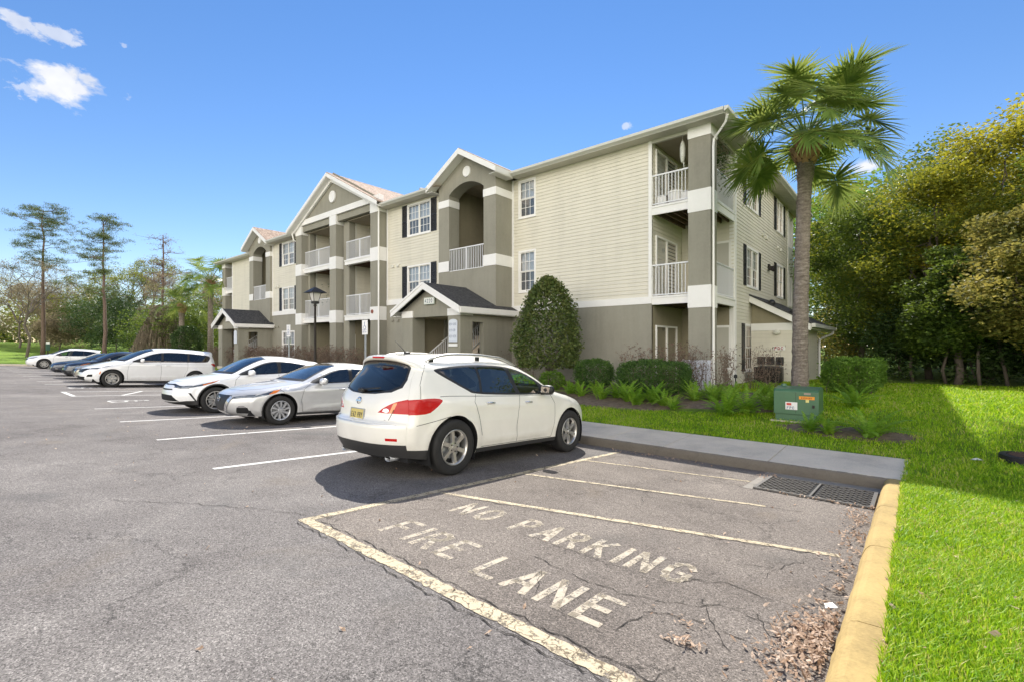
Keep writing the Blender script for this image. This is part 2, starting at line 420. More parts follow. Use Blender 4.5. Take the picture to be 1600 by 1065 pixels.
# ---- FIRE LANE / NO PARKING, stencilled strokes
GLY = {  # strokes on a 1 x 1 cell; 'c' = curve points
 'F': [[(0,0),(0,1)], [(0,1),(.75,1)], [(0,.52),(.6,.52)]],
 'I': [[(.1,0),(.1,1)]],
 'R': [[(0,0),(0,1)], [(0,1),(.45,1),(.68,.9),(.72,.75),(.66,.6),(.45,.5),(0,.5)], [(.38,.5),(.78,0)]],
 'E': [[(0,0),(0,1)], [(0,1),(.75,1)], [(0,.52),(.6,.52)], [(0,0),(.78,0)]],
 'L': [[(0,1),(0,0)], [(0,0),(.75,0)]],
 'A': [[(0,0),(.42,1)], [(.42,1),(.84,0)], [(.18,.33),(.66,.33)]],
 'N': [[(0,0),(0,1)], [(0,1),(.75,0)], [(.75,0),(.75,1)]],
 'O': [[(.4,0),(.15,.08),(0,.3),(0,.7),(.15,.92),(.4,1),(.65,.92),(.8,.7),(.8,.3),(.65,.08),(.4,0)]],
 'P': [[(0,0),(0,1)], [(0,1),(.45,1),(.68,.9),(.72,.73),(.66,.57),(.45,.47),(0,.47)]],
 'K': [[(0,0),(0,1)], [(.7,1),(0,.42)], [(.22,.58),(.75,0)]],
 'G': [[(.78,.8),(.62,.95),(.4,1),(.15,.92),(0,.7),(0,.3),(.15,.08),(.4,0),(.65,.05),(.78,.2),(.78,.45),(.5,.45)]],
 '0': [[(.35,0),(.12,.08),(0,.3),(0,.7),(.12,.92),(.35,1),(.58,.92),(.7,.7),(.7,.3),(.58,.08),(.35,0)]],
 '2': [[(0,.8),(.12,.95),(.35,1),(.6,.93),(.68,.72),(.6,.52),(.3,.28),(0,0),(.7,0)]],
 '4': [[(.55,0),(.55,1),(0,.33),(.75,.33)]],
 'C': [[(.75,.8),(.6,.95),(.4,1),(.15,.92),(0,.7),(0,.3),(.15,.08),(.4,0),(.6,.05),(.75,.2)]],
 'D': [[(0,0),(0,1),(.4,1),(.65,.85),(.75,.5),(.65,.15),(.4,0),(0,0)]],
 'S': [[(.7,.85),(.5,1),(.2,1),(.02,.85),(.05,.62),(.35,.5),(.65,.38),(.72,.18),(.5,0),(.2,0),(0,.15)]],
 'U': [[(0,1),(0,.25),(.15,.05),(.38,0),(.6,.05),(.75,.25),(.75,1)]],
 'M': [[(0,0),(0,1),(.42,.3),(.84,1),(.84,0)]], 'W': [[(0,1),(.22,0),(.45,.7),(.68,0),(.9,1)]],
 'T': [[(.4,0),(.4,1)], [(0,1),(.8,1)]], 'H': [[(0,0),(0,1)], [(.75,0),(.75,1)], [(0,.5),(.75,.5)]], 'Y': [[(0,1),(.4,.5),(.8,1)], [(.4,.5),(.4,0)]],
 'J': [[(.6,1),(.6,.2),(.4,0),(.15,0),(0,.2)]], 'X': [[(0,0),(.75,1)], [(0,1),(.75,0)]], 'V': [[(0,1),(.4,0),(.8,1)]], 'B': [[(0,0),(0,1),(.5,1),(.68,.85),(.6,.58),(0,.52)], [(.55,.55),(.75,.35),(.68,.08),(.45,0),(0,0)]],
 '1': [[(.15,.8),(.4,1),(.4,0)]], '3': [[(0,.85),(.3,1),(.65,.85),(.6,.6),(.3,.52),(.68,.4),(.65,.12),(.3,0),(0,.15)]], '6': [[(.6,.95),(.25,.9),(.02,.5),(.05,.15),(.35,0),(.65,.15),(.65,.42),(.35,.55),(.05,.4)]],
 '7': [[(0,1),(.7,1),(.25,0)]], '8': [[(.35,.53),(.05,.7),(.1,.93),(.35,1),(.6,.93),(.65,.7),(.35,.53),(0,.3),(.05,.07),(.35,0),(.65,.07),(.7,.3),(.35,.53)]], '-': [[(.1,.5),(.6,.5)]],
 '5': [[(.65,1),(.08,1),(.03,.55),(.35,.62),(.68,.45),(.66,.15),(.35,0),(0,.12)]], '9': [[(.1,.03),(.5,.15),(.68,.5),(.65,.85),(.35,1),(.05,.85),(.05,.58),(.35,.45),(.66,.6)]],
}
def text_mesh(mb, txt, fn, w, h, sp, stroke, proud=0.0):
    """strokes of each letter; fn(a, b) maps the text plane to 3-D"""
    x = 0.0
    for ch in txt:
        if ch == ' ': x += sp*.75; continue
        for st in GLY[ch]:
            for (p, q) in zip(st[:-1], st[1:]):
                a = Vector((x+p[0]*w, p[1]*h)); b = Vector((x+q[0]*w, q[1]*h)); d = b-a
                if d.length < 1e-6: continue
                d.normalize(); n = Vector((-d.y, d.x))*stroke/2; e = d*stroke*.45
                mb.add([fn(*(a-n-e)), fn(*(b-n+e)), fn(*(b+n+e)), fn(*(a+n-e))], [(0, 1, 2, 3)])
        x += sp*(.5 if ch in 'I1' else 1)
    return x
tx = MB()
text_mesh(tx, 'NO', lambda a, b: (-3.62+a, 3.34+b+.02*a, lotz(3.36+b)+.005), .205, .34, .29, .058)
text_mesh(tx, 'PARKING', lambda a, b: (-2.86+a, 3.35+b+.012*a, lotz(3.37+b)+.005), .185, .35, .262, .056)
tag(tx.build('no_parking_lettering', M['ytext']), kind='structure')
tx = MB()
text_mesh(tx, 'FIRE', lambda a, b: (-3.62+a, 2.50+b, lotz(2.52+b)+.005), .205, .34, .287, .058)
text_mesh(tx, 'LANE', lambda a, b: (-2.44+a, 2.46+b, lotz(2.47+b)+.005), .205, .34, .287, .058)
tag(tx.build('fire_lane_lettering', M['ytext']), kind='structure')

# ---- long cracks in the old asphalt
M['crack'] = mat('crack_void', (.030, .026, .022), 1.0)
def crack(mb, pts, w, seed):
    r = random.Random(seed); out = []; ph = [r.uniform(0, 6) for _ in range(4)]
    def off(i): return .013*math.sin(i*.9+ph[0]+i//777)+.009*math.sin(i*2.1+ph[1])+r.gauss(0, .0035)
    for (a, b) in zip(pts[:-1], pts[1:]):
        L = math.dist(a, b); n = max(2, int(L/.045))
        for i in range(n):
            t = i/n; out.append((a[0]+(b[0]-a[0])*t + off(i), a[1]+(b[1]-a[1])*t + off(i+777)))
    out.append(pts[-1]); lo = []; hi = []
    for i, p in enumerate(out):
        q = out[min(i+1, len(out)-1)]; o_ = out[max(i-1, 0)]; d = Vector((q[0]-o_[0], q[1]-o_[1]))
        if d.length < 1e-6: d = Vector((1, 0))
        d.normalize(); ww = w*r.uniform(.15, 1.0)*(0 if i in (0, len(out)-1) else 1)
        lo.append((p[0]+d.y*ww/2, p[1]-d.x*ww/2)); hi.append((p[0]-d.y*ww/2, p[1]+d.x*ww/2))
    n = len(out); mb.add([(x, y, lotz(y)+.0062) for x, y in lo+hi], [(i, i+1, n+i+1, n+i) for i in range(n-1)])
ck = MB()
CR = [([(-4.3, 2.06), (-3.6, 2.06), (-2.6, 2.03), (-1.2, 2.02), (-.4, 2.0)], .012), ([(-4.28, 2.23), (-3.2, 2.24), (-2.0, 2.21), (-.9, 2.2)], .011),
      ([(-4.15, 3.66), (-3.0, 4.02), (-1.8, 4.4), (-.5, 4.80)], .012), ([(-4.1, 5.2), (-2.6, 5.63), (-.9, 6.15)], .010), ([(-4.1, 6.78), (-2.8, 7.08), (-1.5, 7.4)], .009),
      ([(-2.3, 3.0), (-1.7, 2.9), (-1.25, 2.98), (-.95, 3.22), (-.5, 3.2)], .009), ([(-1.3, 3.45), (-1.0, 3.6), (-.7, 3.55)], .009), ([(-.85, 3.9), (-.8, 4.2), (-.68, 4.5)], .009),
      ([(-1.1, 3.3), (-.95, 3.0), (-.75, 2.7)], .008), ([(-.75, 3.3), (-.62, 3.0)], .007), ([(-1.25, 3.35), (-1.12, 3.75)], .006), ([(-1.3, 2.45), (-1.28, 2.8), (-1.02, 2.92), (-.7, 2.9)], .009),
      ([(-4.2, 2.35), (-4.9, 2.0), (-5.6, 1.55), (-6.2, 1.05)], .009), ([(-1.66, 7.0), (-1.63, 7.9)], .010), ([(-3.7, 3.3), (-4.05, 2.9)], .006), ([(-2.75, 3.34), (-1.95, 3.3), (-1.3, 3.28)], .006),
      ([(-1.62, 6.9), (-1.0, 6.88), (-.4, 6.9)], .010), ([(-2.5, 5.4), (-2.3, 5.0)], .005), ([(-2.1, 2.85), (-1.9, 2.5), (-1.95, 2.3)], .006), ([(-.9, 2.4), (-1.1, 1.9), (-1.0, 1.5)], .006)]
for i, (p, w) in enumerate(CR): crack(ck, p, w, i)
tag(ck.build('asphalt_cracks', M['crack']), kind='structure')

# ---- yellow kerb on the right, in cast lengths
kb = MB()
prof = [(-.335, -.05), (-.325, .045), (-.30, .105), (-.272, .138), (-.24, .15), (-.10, .153), (-.095, -.05)]
ysg = [8.30, 6.55, 4.9, 3.28, 2.1, .2, -1.6, -3.4, -5.9]
for a, b in zip(ysg[:-1], ysg[1:]):
    n = 12; r = random.Random(int(a*10)); vs = []; k = len(prof)
    y0, y1 = b+.004, a-.004
    for i in range(n+1):
        y = y0+(y1-y0)*i/n; dx = r.gauss(0, .0025); sq = .985 if i in (0, n) else 1
        if y > 8.0: dx += .0
        for (px_, pz) in prof: vs.append((px_+dx*(1 if pz > 0 else 0), y, lotz(y)+pz*sq + (.02*(y-8.1)/.2 if y > 8.1 and pz > .1 else 0)))
    fs = [(i*k+j, i*k+(j+1) % k, (i+1)*k+(j+1) % k, (i+1)*k+j) for i in range(n) for j in range(k)]
    fs += [tuple(range(k)), tuple(n*k+j for j in range(k))]
    kb.add(vs, fs)
tag(kb.build('yellow_kerb', M['yellow'], smooth=False), kind='structure')

# ---- sidewalk with its kerb face
def prism_x(mb, x0, x1, pts):  # pts in (y, z)
    mb.prism(pts, lambda p, q, h: (h, p, q), x0, x1)
sw = MB(); js = [-.055, -1.75, -3.45, -4.62] + [-6.1-1.52*k for k in range(35)] + [-59.2]
r = random.Random(5)
for a, b in zip(js[:-1], js[1:]):
    dz = r.uniform(-.002, .002)
    prism_x(sw, b+.007, a-.007, [(8.335, -.60), (8.335, -.335+dz), (8.35, -.322+dz), (9.835, -.308+dz), (9.835, -.6)])
tag(sw.build('sidewalk', M['concrete']), kind='structure')
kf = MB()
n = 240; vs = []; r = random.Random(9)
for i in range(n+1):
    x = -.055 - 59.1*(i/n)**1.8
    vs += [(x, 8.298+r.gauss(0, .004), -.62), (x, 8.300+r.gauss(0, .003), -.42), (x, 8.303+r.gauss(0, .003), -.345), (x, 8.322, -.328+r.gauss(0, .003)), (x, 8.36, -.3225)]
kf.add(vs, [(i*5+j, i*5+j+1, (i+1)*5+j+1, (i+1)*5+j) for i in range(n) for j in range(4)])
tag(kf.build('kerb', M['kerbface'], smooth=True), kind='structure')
# gutter pan behind the drain
gp = MB(); gp.quad((-1.75, 7.93, lotz(7.93)+.006), (-.33, 7.93, lotz(7.93)+.006), (-.33, 8.31, lotz(8.31)+.006), (-1.75, 8.31, lotz(8.31)+.006))
gp.quad((-1.75, 6.86, lotz(6.86)+.006), (-1.63, 6.86, lotz(6.86)+.006), (-1.63, 7.93, lotz(7.93)+.006), (-1.75, 7.93, lotz(7.93)+.006))
tag(gp.build('drain_collar', mat('drain_concrete', (.26, .235, .20), .9, var=.25, vs=4)), kind='structure')
# far kerb at the left end of the lot
fk = MB(); fk.add([(-59.0, y, lotz(y)+z) if s == 0 else (-59.3, y, lotz(y)+z) for y in (-80, -6, 8.33) for s, z in ((0, -.1), (0, .15), (1, .155), (1, -.1))],
       [(i*4+j, i*4+(j+1) % 4, (i+1)*4+(j+1) % 4, (i+1)*4+j) for i in range(2) for j in range(4)])
tag(fk.build('kerb', M['concrete']), kind='structure')

# ---- storm drain grate
g = thing('storm_drain_grate', 'dark iron storm drain grate in the gutter beside the yellow kerb', 'drain grate', (-.99, 7.43, lotz(7.43)+.004))
g.rotation_euler = (-math.atan(SL), 0, 0)
mb = MB(); mb.box(-.64, .64, -.51, .51, 0, .003); mb.build('pit', M['dark'], g)  # thin black plate on the asphalt, stands in for the darkness below the bars
mb = MB()
for s in (-1, 1): mb.box(-.64, .64, s*.50-.02, s*.50+.02, .004, .024); mb.box(s*.62-.02, s*.62+.02, -.479, .479, .004, .024)
mb.box(-.012, .012, -.479, .479, .004, .0235)
for k in range(15):   # expanded-metal lattice
    y = -.455+.91*k/14; sg = 1 if k % 2 else -1
    pts = [(-.60+1.2*i/24, y+.030*sg*(1 if i % 2 else -1)) for i in range(25)]
    for (a, b) in zip(pts[:-1], pts[1:]):
        if abs((a[0]+b[0])/2) < .03: continue
        mb.add([(a[0], a[1]-.008, .019), (b[0], b[1]-.008, .019), (b[0], b[1]+.008, .019), (a[0], a[1]+.008, .019), (a[0], a[1]-.006, .006), (b[0], b[1]-.006, .006), (b[0], b[1]+.006, .006), (a[0], a[1]+.006, .006)], [(0, 1, 2, 3), (0, 4, 5, 1), (3, 2, 6, 7)])
mb.build('bars', mat('grate_iron', (.16, .15, .14), .5, .4, var=.3, vs=30), g)
mc = thing('manhole_cover', 'round rusty brown manhole cover lying in the shaded grass', 'manhole cover', (1.42, 10.55, gz(1.42, 10.55)+.03))
mb = MB(); mb.lathe([(0, .05), (.30, .05), (.31, .045), (.315, .0)], lambda x, y, h: (x, y, h), 40)
for k in range(-5, 6):
    w = math.sqrt(max(0, .29**2-(k*.05)**2)); mb.box(-w, w, k*.05-.008, k*.05+.008, .0505, .058)
mb.build('lid', mat('rusty_brown', (.07, .045, .035), .7, .3, var=.4, vs=12), mc)
mb = MB(); mb.lathe([(.325, -.05), (.325, .055), (.40, .05), (.42, -.05)], lambda x, y, h: (x, y, h), 40); mb.build('rim', M['iron'], mc)
ps = MB(); ps.add([(0, 0, .05), (.16, .03, .06), (.15, .09, .05), (.08, .1, .075), (.01, .07, .05)], [(0, 1, 2, 3, 4)])
o = ps.build('paper_scrap', mat('grey_paper', (.5, .5, .5), .8)); o.location = (.67, 10.1, gz(.67, 10.1)); tag(o, 'crumpled white paper scrap on the shaded lawn', 'litter')
o = MB(); o.add([(0, 0, .03), (.06, .015, .045), (.065, .05, .035), (.03, .065, .05), (-.01, .04, .04)], [(0, 1, 2, 3, 4)])
o = o.build('paper_scrap', M['white']); o.location = (-.43, 3.62, lotz(3.62)); tag(o, 'torn white paper scrap on the leaf pile by the yellow kerb', 'litter')

# ---- mulch bed under the plants
def mulch(name, cx, cy, rx, ry, seed):
    r = random.Random(seed); n = 48; ph = [r.uniform(0, 6) for _ in range(4)]; vs = [(cx, cy, gz(cx, cy)+.02)]; rings = 10
    for j in range(1, rings+1):
        for i in range(n):
            t = 2*PI*i/n; k = j/rings*(1+.07*math.sin(3*t+ph[0])+.05*math.sin(7*t+ph[1])+.03*math.sin(13*t+ph[2]))
            ex = 2.6; c, s_ = math.cos(t), math.sin(t); q = (abs(c)**ex+abs(s_)**ex)**(-1/ex)
            x = cx+rx*k*c*q; y = cy+ry*k*s_*q; vs.append((x, y, gz(x, y)+(.025 if j < rings else -.01)))
    fs = [(0, 1+i, 1+(i+1) % n) for i in range(n)]
    fs += [(1+(j-1)*n+i, 1+j*n+i, 1+j*n+(i+1) % n, 1+(j-1)*n+(i+1) % n) for j in range(1, rings) for i in range(n)]
    mb = MB(); mb.add(vs, fs); tag(mb.build(name, M['mulch'], smooth=True), kind='structure')
mulch('mulch_bed', -7.2, 13.3, 5.6, 2.0, 1)
mulch('mulch_bed', -1.0, 11.15, 1.15, .40, 2)
mulch('mulch_bed', -29, 13.2, 13.5, 1.3, 4)

# ---- grass blades
def blades(xs, ys, zs, h, w, rngk, lean=.6):
    n = len(xs); a = rngk.uniform(0, 2*PI, n); hh = h*rngk.uniform(.45, 1.25, n); ww = w*rngk.uniform(.7, 1.3, n)
    l = lean*rngk.uniform(.1, 1.3, n)*hh; b = a+rngk.normal(PI/2, .4, n)
    dx, dy = np.cos(a)*ww/2, np.sin(a)*ww/2; lx, ly = np.cos(b)*l, np.sin(b)*l
    P = np.stack([xs, ys, zs], 1)
    v0 = P - np.stack([dx, dy, np.full(n, .01)], 1); v1 = P + np.stack([dx, dy, np.full(n, -.01)], 1)
    m = P + np.stack([lx*.35, ly*.35, hh*.62], 1)
    v2 = m + np.stack([dx, dy, 0*dx], 1)*.8; v3 = m - np.stack([dx, dy, 0*dx], 1)*.8
    t = P + np.stack([lx, ly, hh], 1)
    V = np.stack([v0, v1, v2, v3, t], 1).reshape(-1, 3)
    i = np.arange(n)*5
    F_ = np.concatenate([np.stack([i, i+1, i+2], 1), np.stack([i, i+2, i+3], 1), np.stack([i+3, i+2, i+4], 1)])
    return V, F_
GZ = np.vectorize(gz)
def in_bed(x, y):
    return ((np.abs((x+7.2)/5.5)**2.6+np.abs((y-13.3)/1.95)**2.6) < 1) | ((np.abs((x+1.0)/1.0)**2.6+np.abs((y-11.15)/.3)**2.6) < 1) | ((x+29)**2/13.3**2+(y-13.2)**2/1.3**2 < 1)
parts = []
for (x0, x1, y0, y1, dens, h, w) in ((-.12, 1.6, 1.6, 5.0, 11000, .050, .0062), (-.12, 3.2, 4.0, 8.6, 6000, .056, .008), (1.6, 4, 2.5, 4, 2500, .055, .010), (-.1, 5.5, 8.4, 13, 1900, .060, .012),
                                     (-12, -.05, 9.86, 14.5, 1700, .052, .012), (-6, 7, 13, 21.5, 700, .075, .022), (-45, -12, 9.9, 12.6, 180, .07, .03)):
    n = int((x1-x0)*(y1-y0)*dens); xs = rng.uniform(x0, x1, n); ys = rng.uniform(y0, y1, n)
    k = ~in_bed(xs, ys) & ~((xs < -4.6) & (ys > 14.6)) & (np.sin(xs*5.1+1.3*np.sin(ys*3.1))*np.sin(ys*4.7+xs) + rng.uniform(-1, 1.0, n) > -1.1)
    xs, ys = xs[k], ys[k]; parts.append(blades(xs, ys, GZ(xs, ys), h, w, rng, 1.0))
V = []; Fs = []; o_ = 0
for v, f in parts: V.append(v); Fs.append(f+o_); o_ += len(v)
def grass_mat():
    m, nt, b = newmat('grass_blades'); p = nt.pos(); g = nt.n('ShaderNodeNewGeometry')
    f = nt.math('ADD', nt.math('MULTIPLY', nt.noise(p, 1.6, 4, .6), .5), nt.math('MULTIPLY', g.outputs['Random Per Island'], .5))
    c = nt.ramp(f, [(.2, (.09, .20, .010)), (.40, (.20, .40, .012)), (.56, (.34, .55, .016)), (.67, (.50, .60, .04)), (.76, (.60, .52, .18)), (.88, (.50, .38, .22))])
    nt.l(c, b.inputs['Base Color']); b.inputs['Roughness'].default_value = .5; b.inputs['Specular IOR Level'].default_value = .3
    t = nt.n('ShaderNodeBsdfTranslucent'); nt.l(nt.mixc(.3, c, (.66, .82, .03)), t.inputs[0])
    mx = nt.n('ShaderNodeMixShader'); mx.inputs[0].default_value = .42
    nt.l(b.outputs[0], mx.inputs[1]); nt.l(t.outputs[0], mx.inputs[2]); nt.l(mx.outputs[0], nt.N['Material Output'].inputs[0]); return m
tag(np_mesh('grass', np.concatenate(V), np.concatenate(Fs), grass_mat()), 'short green lawn grass', 'grass', kind='stuff')

# ---- fallen leaves
def leaf_bits(pts, size, rngk):
    n = len(pts); P = np.array(pts); a = rngk.uniform(0, 2*PI, n); s = size*rngk.uniform(.5, 1.3, n)
    tx_, ty_ = rngk.normal(0, .45, n), rngk.normal(0, .45, n)
    u = np.stack([np.cos(a), np.sin(a), tx_], 1)*s[:, None]; w = np.stack([-np.sin(a), np.cos(a), ty_], 1)*(s*.38)[:, None]
    c = np.stack([0*a, 0*a, s*.25*rngk.uniform(0, 1, n)], 1)
    V = np.stack([P-u, P+w*.9-c*.2, P+u*.3+w+c, P+u, P+u*.3-w, P-w*.9+c], 1).reshape(-1, 3); i = np.arange(n)*6
    return V, np.concatenate([np.stack([i, i+1, i+5], 1), np.stack([i+1, i+2, i+5], 1), np.stack([i+2, i+4, i+5], 1), np.stack([i+2, i+3, i+4], 1)])
pts = []
def scat(n, cx, cy, sx, sy, zf, hz=.0):
    for _ in range(n):
        x = random.gauss(cx, sx); y = random.gauss(cy, sy)
        if x > -.345: x = -.345-abs(random.gauss(0, .05))
        pts.append((x, y, zf(y)+.012+random.uniform(0, hz)))
scat(620, -.44, 3.12, .07, .24, lotz, .05); scat(90, -.58, 2.95, .07, .2, lotz, .02); scat(80, -.45, 2.4, .08, .3, lotz, .03)
scat(90, -.42, 4.3, .07, .6, lotz, .03); scat(110, -.43, 5.6, .08, .45, lotz, .03); scat(90, -.45, 6.4, .08, .3, lotz, .03)
scat(60, -.8, 6.9, .3, .04, lotz, .02); scat(40, -1.65, 7.9, .07, .12, lotz, .03); scat(60, -3.6, 8.1, .5, .06, lotz, .02)
scat(30, -.98, 2.62, .05, .025, lotz, .02); scat(16, -1.05, 2.85, .08, .04, lotz, .01)
for _ in range(170): pts.append((random.uniform(-14, -.5), random.uniform(.6, 8), 0)); pts[-1] = (pts[-1][0], pts[-1][1], lotz(pts[-1][1])+.010)
for _ in range(140):
    x = random.uniform(-.1, 2.6); y = random.uniform(2.2, 8); pts.append((x, y, gz(x, y)+.04))
for _ in range(160):
    y = random.uniform(2.0, 8); x = random.gauss(-.09, .02); pts.append((x, y, lotz(y)+.158))
V, Fq = leaf_bits(pts, .021, rng)
lm = leaf_mat('dry_leaves', ((.20, .11, .065), (.45, .31, .21), (.66, .52, .40)), .1, .8, 6)
tag(np_mesh('fallen_leaves', V, Fq, lm), 'dry brown fallen leaves swept against the yellow kerb', 'leaves', kind='stuff')
# ================================================================ the apartment building
class Fr:
    """wall frame: a along the wall, z up, d outwards"""
    def __init__(s, kind, c, sgn=-1): s.k = kind; s.c = c; s.g = sgn
    def p(s, a, z, d=0.0): return (a, s.c+s.g*d, z) if s.k == 'x' else (s.c+s.g*d, a, z)
def fbox(mb, f, a0, a1, z0, z1, d0, d1):
    p = f.p(a0, z0, d0); q = f.p(a1, z1, d1); mb.box(p[0], q[0], p[1], q[1], p[2], q[2])
def fquad(mb, f, a0, a1, z0, z1, d=0.0, d2=None):
    d2 = d if d2 is None else d2
    mb.quad(f.p(a0, z0, d), f.p(a1, z0, d), f.p(a1, z1, d2), f.p(a0, z1, d2))
def wall(mb, f, a0, a1, z0, z1, holes=(), d=0.0, thick=.22):
    """flat wall with real openings"""
    As = sorted({a0, a1, *[max(a0, min(a1, h[k])) for h in holes for k in (0, 1)]}); Zs = sorted({z0, z1, *[max(z0, min(z1, h[k])) for h in holes for k in (2, 3)]})
    for a, b in zip(As[:-1], As[1:]):
        for c, e in zip(Zs[:-1], Zs[1:]):
            m_, n_ = (a+b)/2, (c+e)/2
            if any(h[0] < m_ < h[1] and h[2] < n_ < h[3] for h in holes): continue
            fquad(mb, f, a, b, c, e, d)
    for h in holes:
        mb.quad(f.p(h[0], h[2], d), f.p(h[0], h[3], d), f.p(h[0], h[3], d-thick), f.p(h[0], h[2], d-thick))
        mb.quad(f.p(h[1], h[2], d), f.p(h[1], h[3], d), f.p(h[1], h[3], d-thick), f.p(h[1], h[2], d-thick))
        mb.quad(f.p(h[0], h[2], d), f.p(h[1], h[2], d), f.p(h[1], h[2], d-thick), f.p(h[0], h[2], d-thick))
        mb.quad(f.p(h[0], h[3], d), f.p(h[1], h[3], d), f.p(h[1], h[3], d-thick), f.p(h[0], h[3], d-thick))
def siding(mb, f, a0, a1, z0, z1, holes=(), ex=.127, lip=.021):
    n = max(1, round((z1-z0)/ex)); ex = (z1-z0)/n
    for i in range(n):
        zb, zt = z0+i*ex, z0+(i+1)*ex; zc = (zb+zt)/2
        iv = [(a0, a1)]
        for h in holes:
            if h[2] < zc < h[3]:
                nv = []
                for (a, b) in iv:
                    if h[1] <= a or h[0] >= b: nv.append((a, b)); continue
                    if h[0] > a: nv.append((a, h[0]))
                    if h[1] < b: nv.append((h[1], b))
                iv = nv
        for (a, b) in iv:
            fquad(mb, f, a, b, zb, zt, lip, .001)
            fquad(mb, f, a, b, zb, zb+.0001, 0.0, lip)
B = thing('apartment_building', 'three storey cream and olive apartment building with white bands and gabled porticos', 'building', (-24, 15, .1))
B0 = Vector(B.location)
class PB(MB):
    def build(s, name, m, parent=None, **kw):
        o = MB.build(s, name, m, parent or B, **kw)
        o.matrix_parent_inverse = Matrix.Translation(-B0) if (parent is None or parent == B) else Matrix.Translation(-B0)
        return o
def sub(o):  # sub-parts sit in world coordinates as well
    return o
class Pieces(PB):
    """every box added becomes a part of its own"""
    def build(s, name, m, parent=None, **kw):
        for i in range(0, len(s.v), 8):
            b = PB(); b.v = s.v[i:i+8]; b.f = [tuple(k-i for k in f) for f in s.f[i//8*6:i//8*6+6]]; b.m = [0]*6; b.build(name, m, parent, **kw)
def setchild(o, par):
    o.parent = par; o.matrix_parent_inverse = Matrix.Identity(4)
    return o
def subpart(mb, name, m, par, **kw):
    o = MB.build(mb, name, m, **kw); setchild(o, par); return o

FX = lambda y: Fr('x', y, -1)         # faces the camera
FY = lambda x: Fr('y', x, +1)         # faces +x
FYm = lambda x: Fr('y', x, -1)        # faces -x

def window(f, a0, a1, z0, z1, double=False, mun=(3, 2), shut=False, lower='screen', sill=True, half=True, shw=.36, sides=(1, 1), top='blind'):
    """outer size incl. trim; returns the opening for the wall"""
    mb = MB(); t = .075
    for (p, q, r, s_) in ((a0, a0+t, z0, z1), (a1-t, a1, z0, z1), (a0+t, a1-t, z0, z0+t), (a0+t, a1-t, z1-t, z1)): fbox(mb, f, p, q, r, s_, -.05, .040)
    if sill: fbox(mb, f, a0-.02, a1+.02, z0-.02, z0-.0005, -.02, .055)
    w = PB(); w.v, w.f, w.m = mb.v, mb.f, mb.m
    W = w.build('window', M['white'])
    units = [(a0+t, a1-t)] if not double else [(a0+t, (a0+a1)/2-.02), ((a0+a1)/2+.02, a1-t)]
    zm = (z0+z1)/2
    sash = MB(); bl = MB(); lo = MB(); gl = MB()
    if double: fbox(sash, f, (a0+a1)/2-.0199, (a0+a1)/2+.0199, z0+t, z1-t, -.05, .030)
    for (u0, u1) in units:
        s = .03
        for (b, c, dd) in ((z0+t, zm, -.02), (zm, z1-t, .005)):
            for (p, q, r, s_) in ((u0, u0+s, b, c), (u1-s, u1, b, c), (u0+s, u1-s, b, b+s), (u0+s, u1-s, c-s, c)): fbox(sash, f, p, q, r+.0002, s_-.0002, dd-.02, dd)
            fquad(gl, f, u0+s, u1-s, b+s, c-s, dd-.010)
            nx, nz = mun
            for i in range(1, nx): x = u0+s+(u1-u0-2*s)*i/nx; fbox(sash, f, x-.009, x+.009, b+s, c-s, dd-.016, dd-.004)
            for j in range(1, nz): z = b+s+(c-b-2*s)*j/nz; fbox(sash, f, u0+s, u1-s, z-.009, z+.009, dd-.0155, dd-.0045)
    nsl = int((z1-z0-2*t)/.05); zc = zm if lower == 'screen' else z0+t
    for i in range(nsl):
        z = z1-t-(i+1)*.05
        if top == 'blind' : fquad(bl, f, a0+t, a1-t, z, z+.045, -.10, -.075)
    W2 = subpart(bl, 'blind', M['blind'], W)
    if lower == 'screen':
        fquad(lo, f, a0+t, a1-t, z0+t, zm-.01, -.045); subpart(lo, 'insect_screen', M['screenmesh'], W)
    subpart(sash, 'sash', M['white'], W); subpart(gl, 'pane', M['pane'], W)
    bk = MB(); fquad(bk, f, a0+t, a1-t, z0+t, z1-t, -.16); subpart(bk, 'room_backing', M['curtain'], W)
    if shut:
        for k, (s0, s1) in enumerate(((a0-shw-.01, a0-.01), (a1+.01, a1+shw+.01))):
            if not sides[k]: continue
            m2 = PB(); fbox(m2, f, s0, s0+.045, z0+.02, z1, .0165, .045); fbox(m2, f, s1-.045, s1, z0+.02, z1, .0165, .045)
            zz = z0+.02
            for (p, q) in ((z0+.02, z0+.08), (zm-.03, zm+.03), (z1-.06, z1)): fbox(m2, f, s0+.045, s1-.045, p, q, .0165, .043)
            n = 13
            for (p, q) in ((z0+.08, zm-.03), (zm+.03, z1-.06)):
                for i in range(n):
                    b = p+(q-p)*i/n; c = p+(q-p)*(i+1)/n; fquad(m2, f, s0+.045, s1-.045, b, c, .040, .022)
            m2.build('shutter', M['shutter'])
    return (a0+t*.6, a1-t*.6, z0+t*.6, z1-t*.6)
def screenmesh():
    m, nt, b = newmat('insect_mesh'); b.inputs['Base Color'].default_value = c3((.06, .065, .075)); b.inputs['Roughness'].default_value = .7
    tr = nt.n('ShaderNodeBsdfTransparent'); mx = nt.n('ShaderNodeMixShader'); mx.inputs[0].default_value = .55
    nt.l(tr.outputs[0], mx.inputs[1]); nt.l(b.outputs[0], mx.inputs[2]); nt.l(mx.outputs[0], nt.N['Material Output'].inputs[0]); return m
M['screenmesh'] = screenmesh()

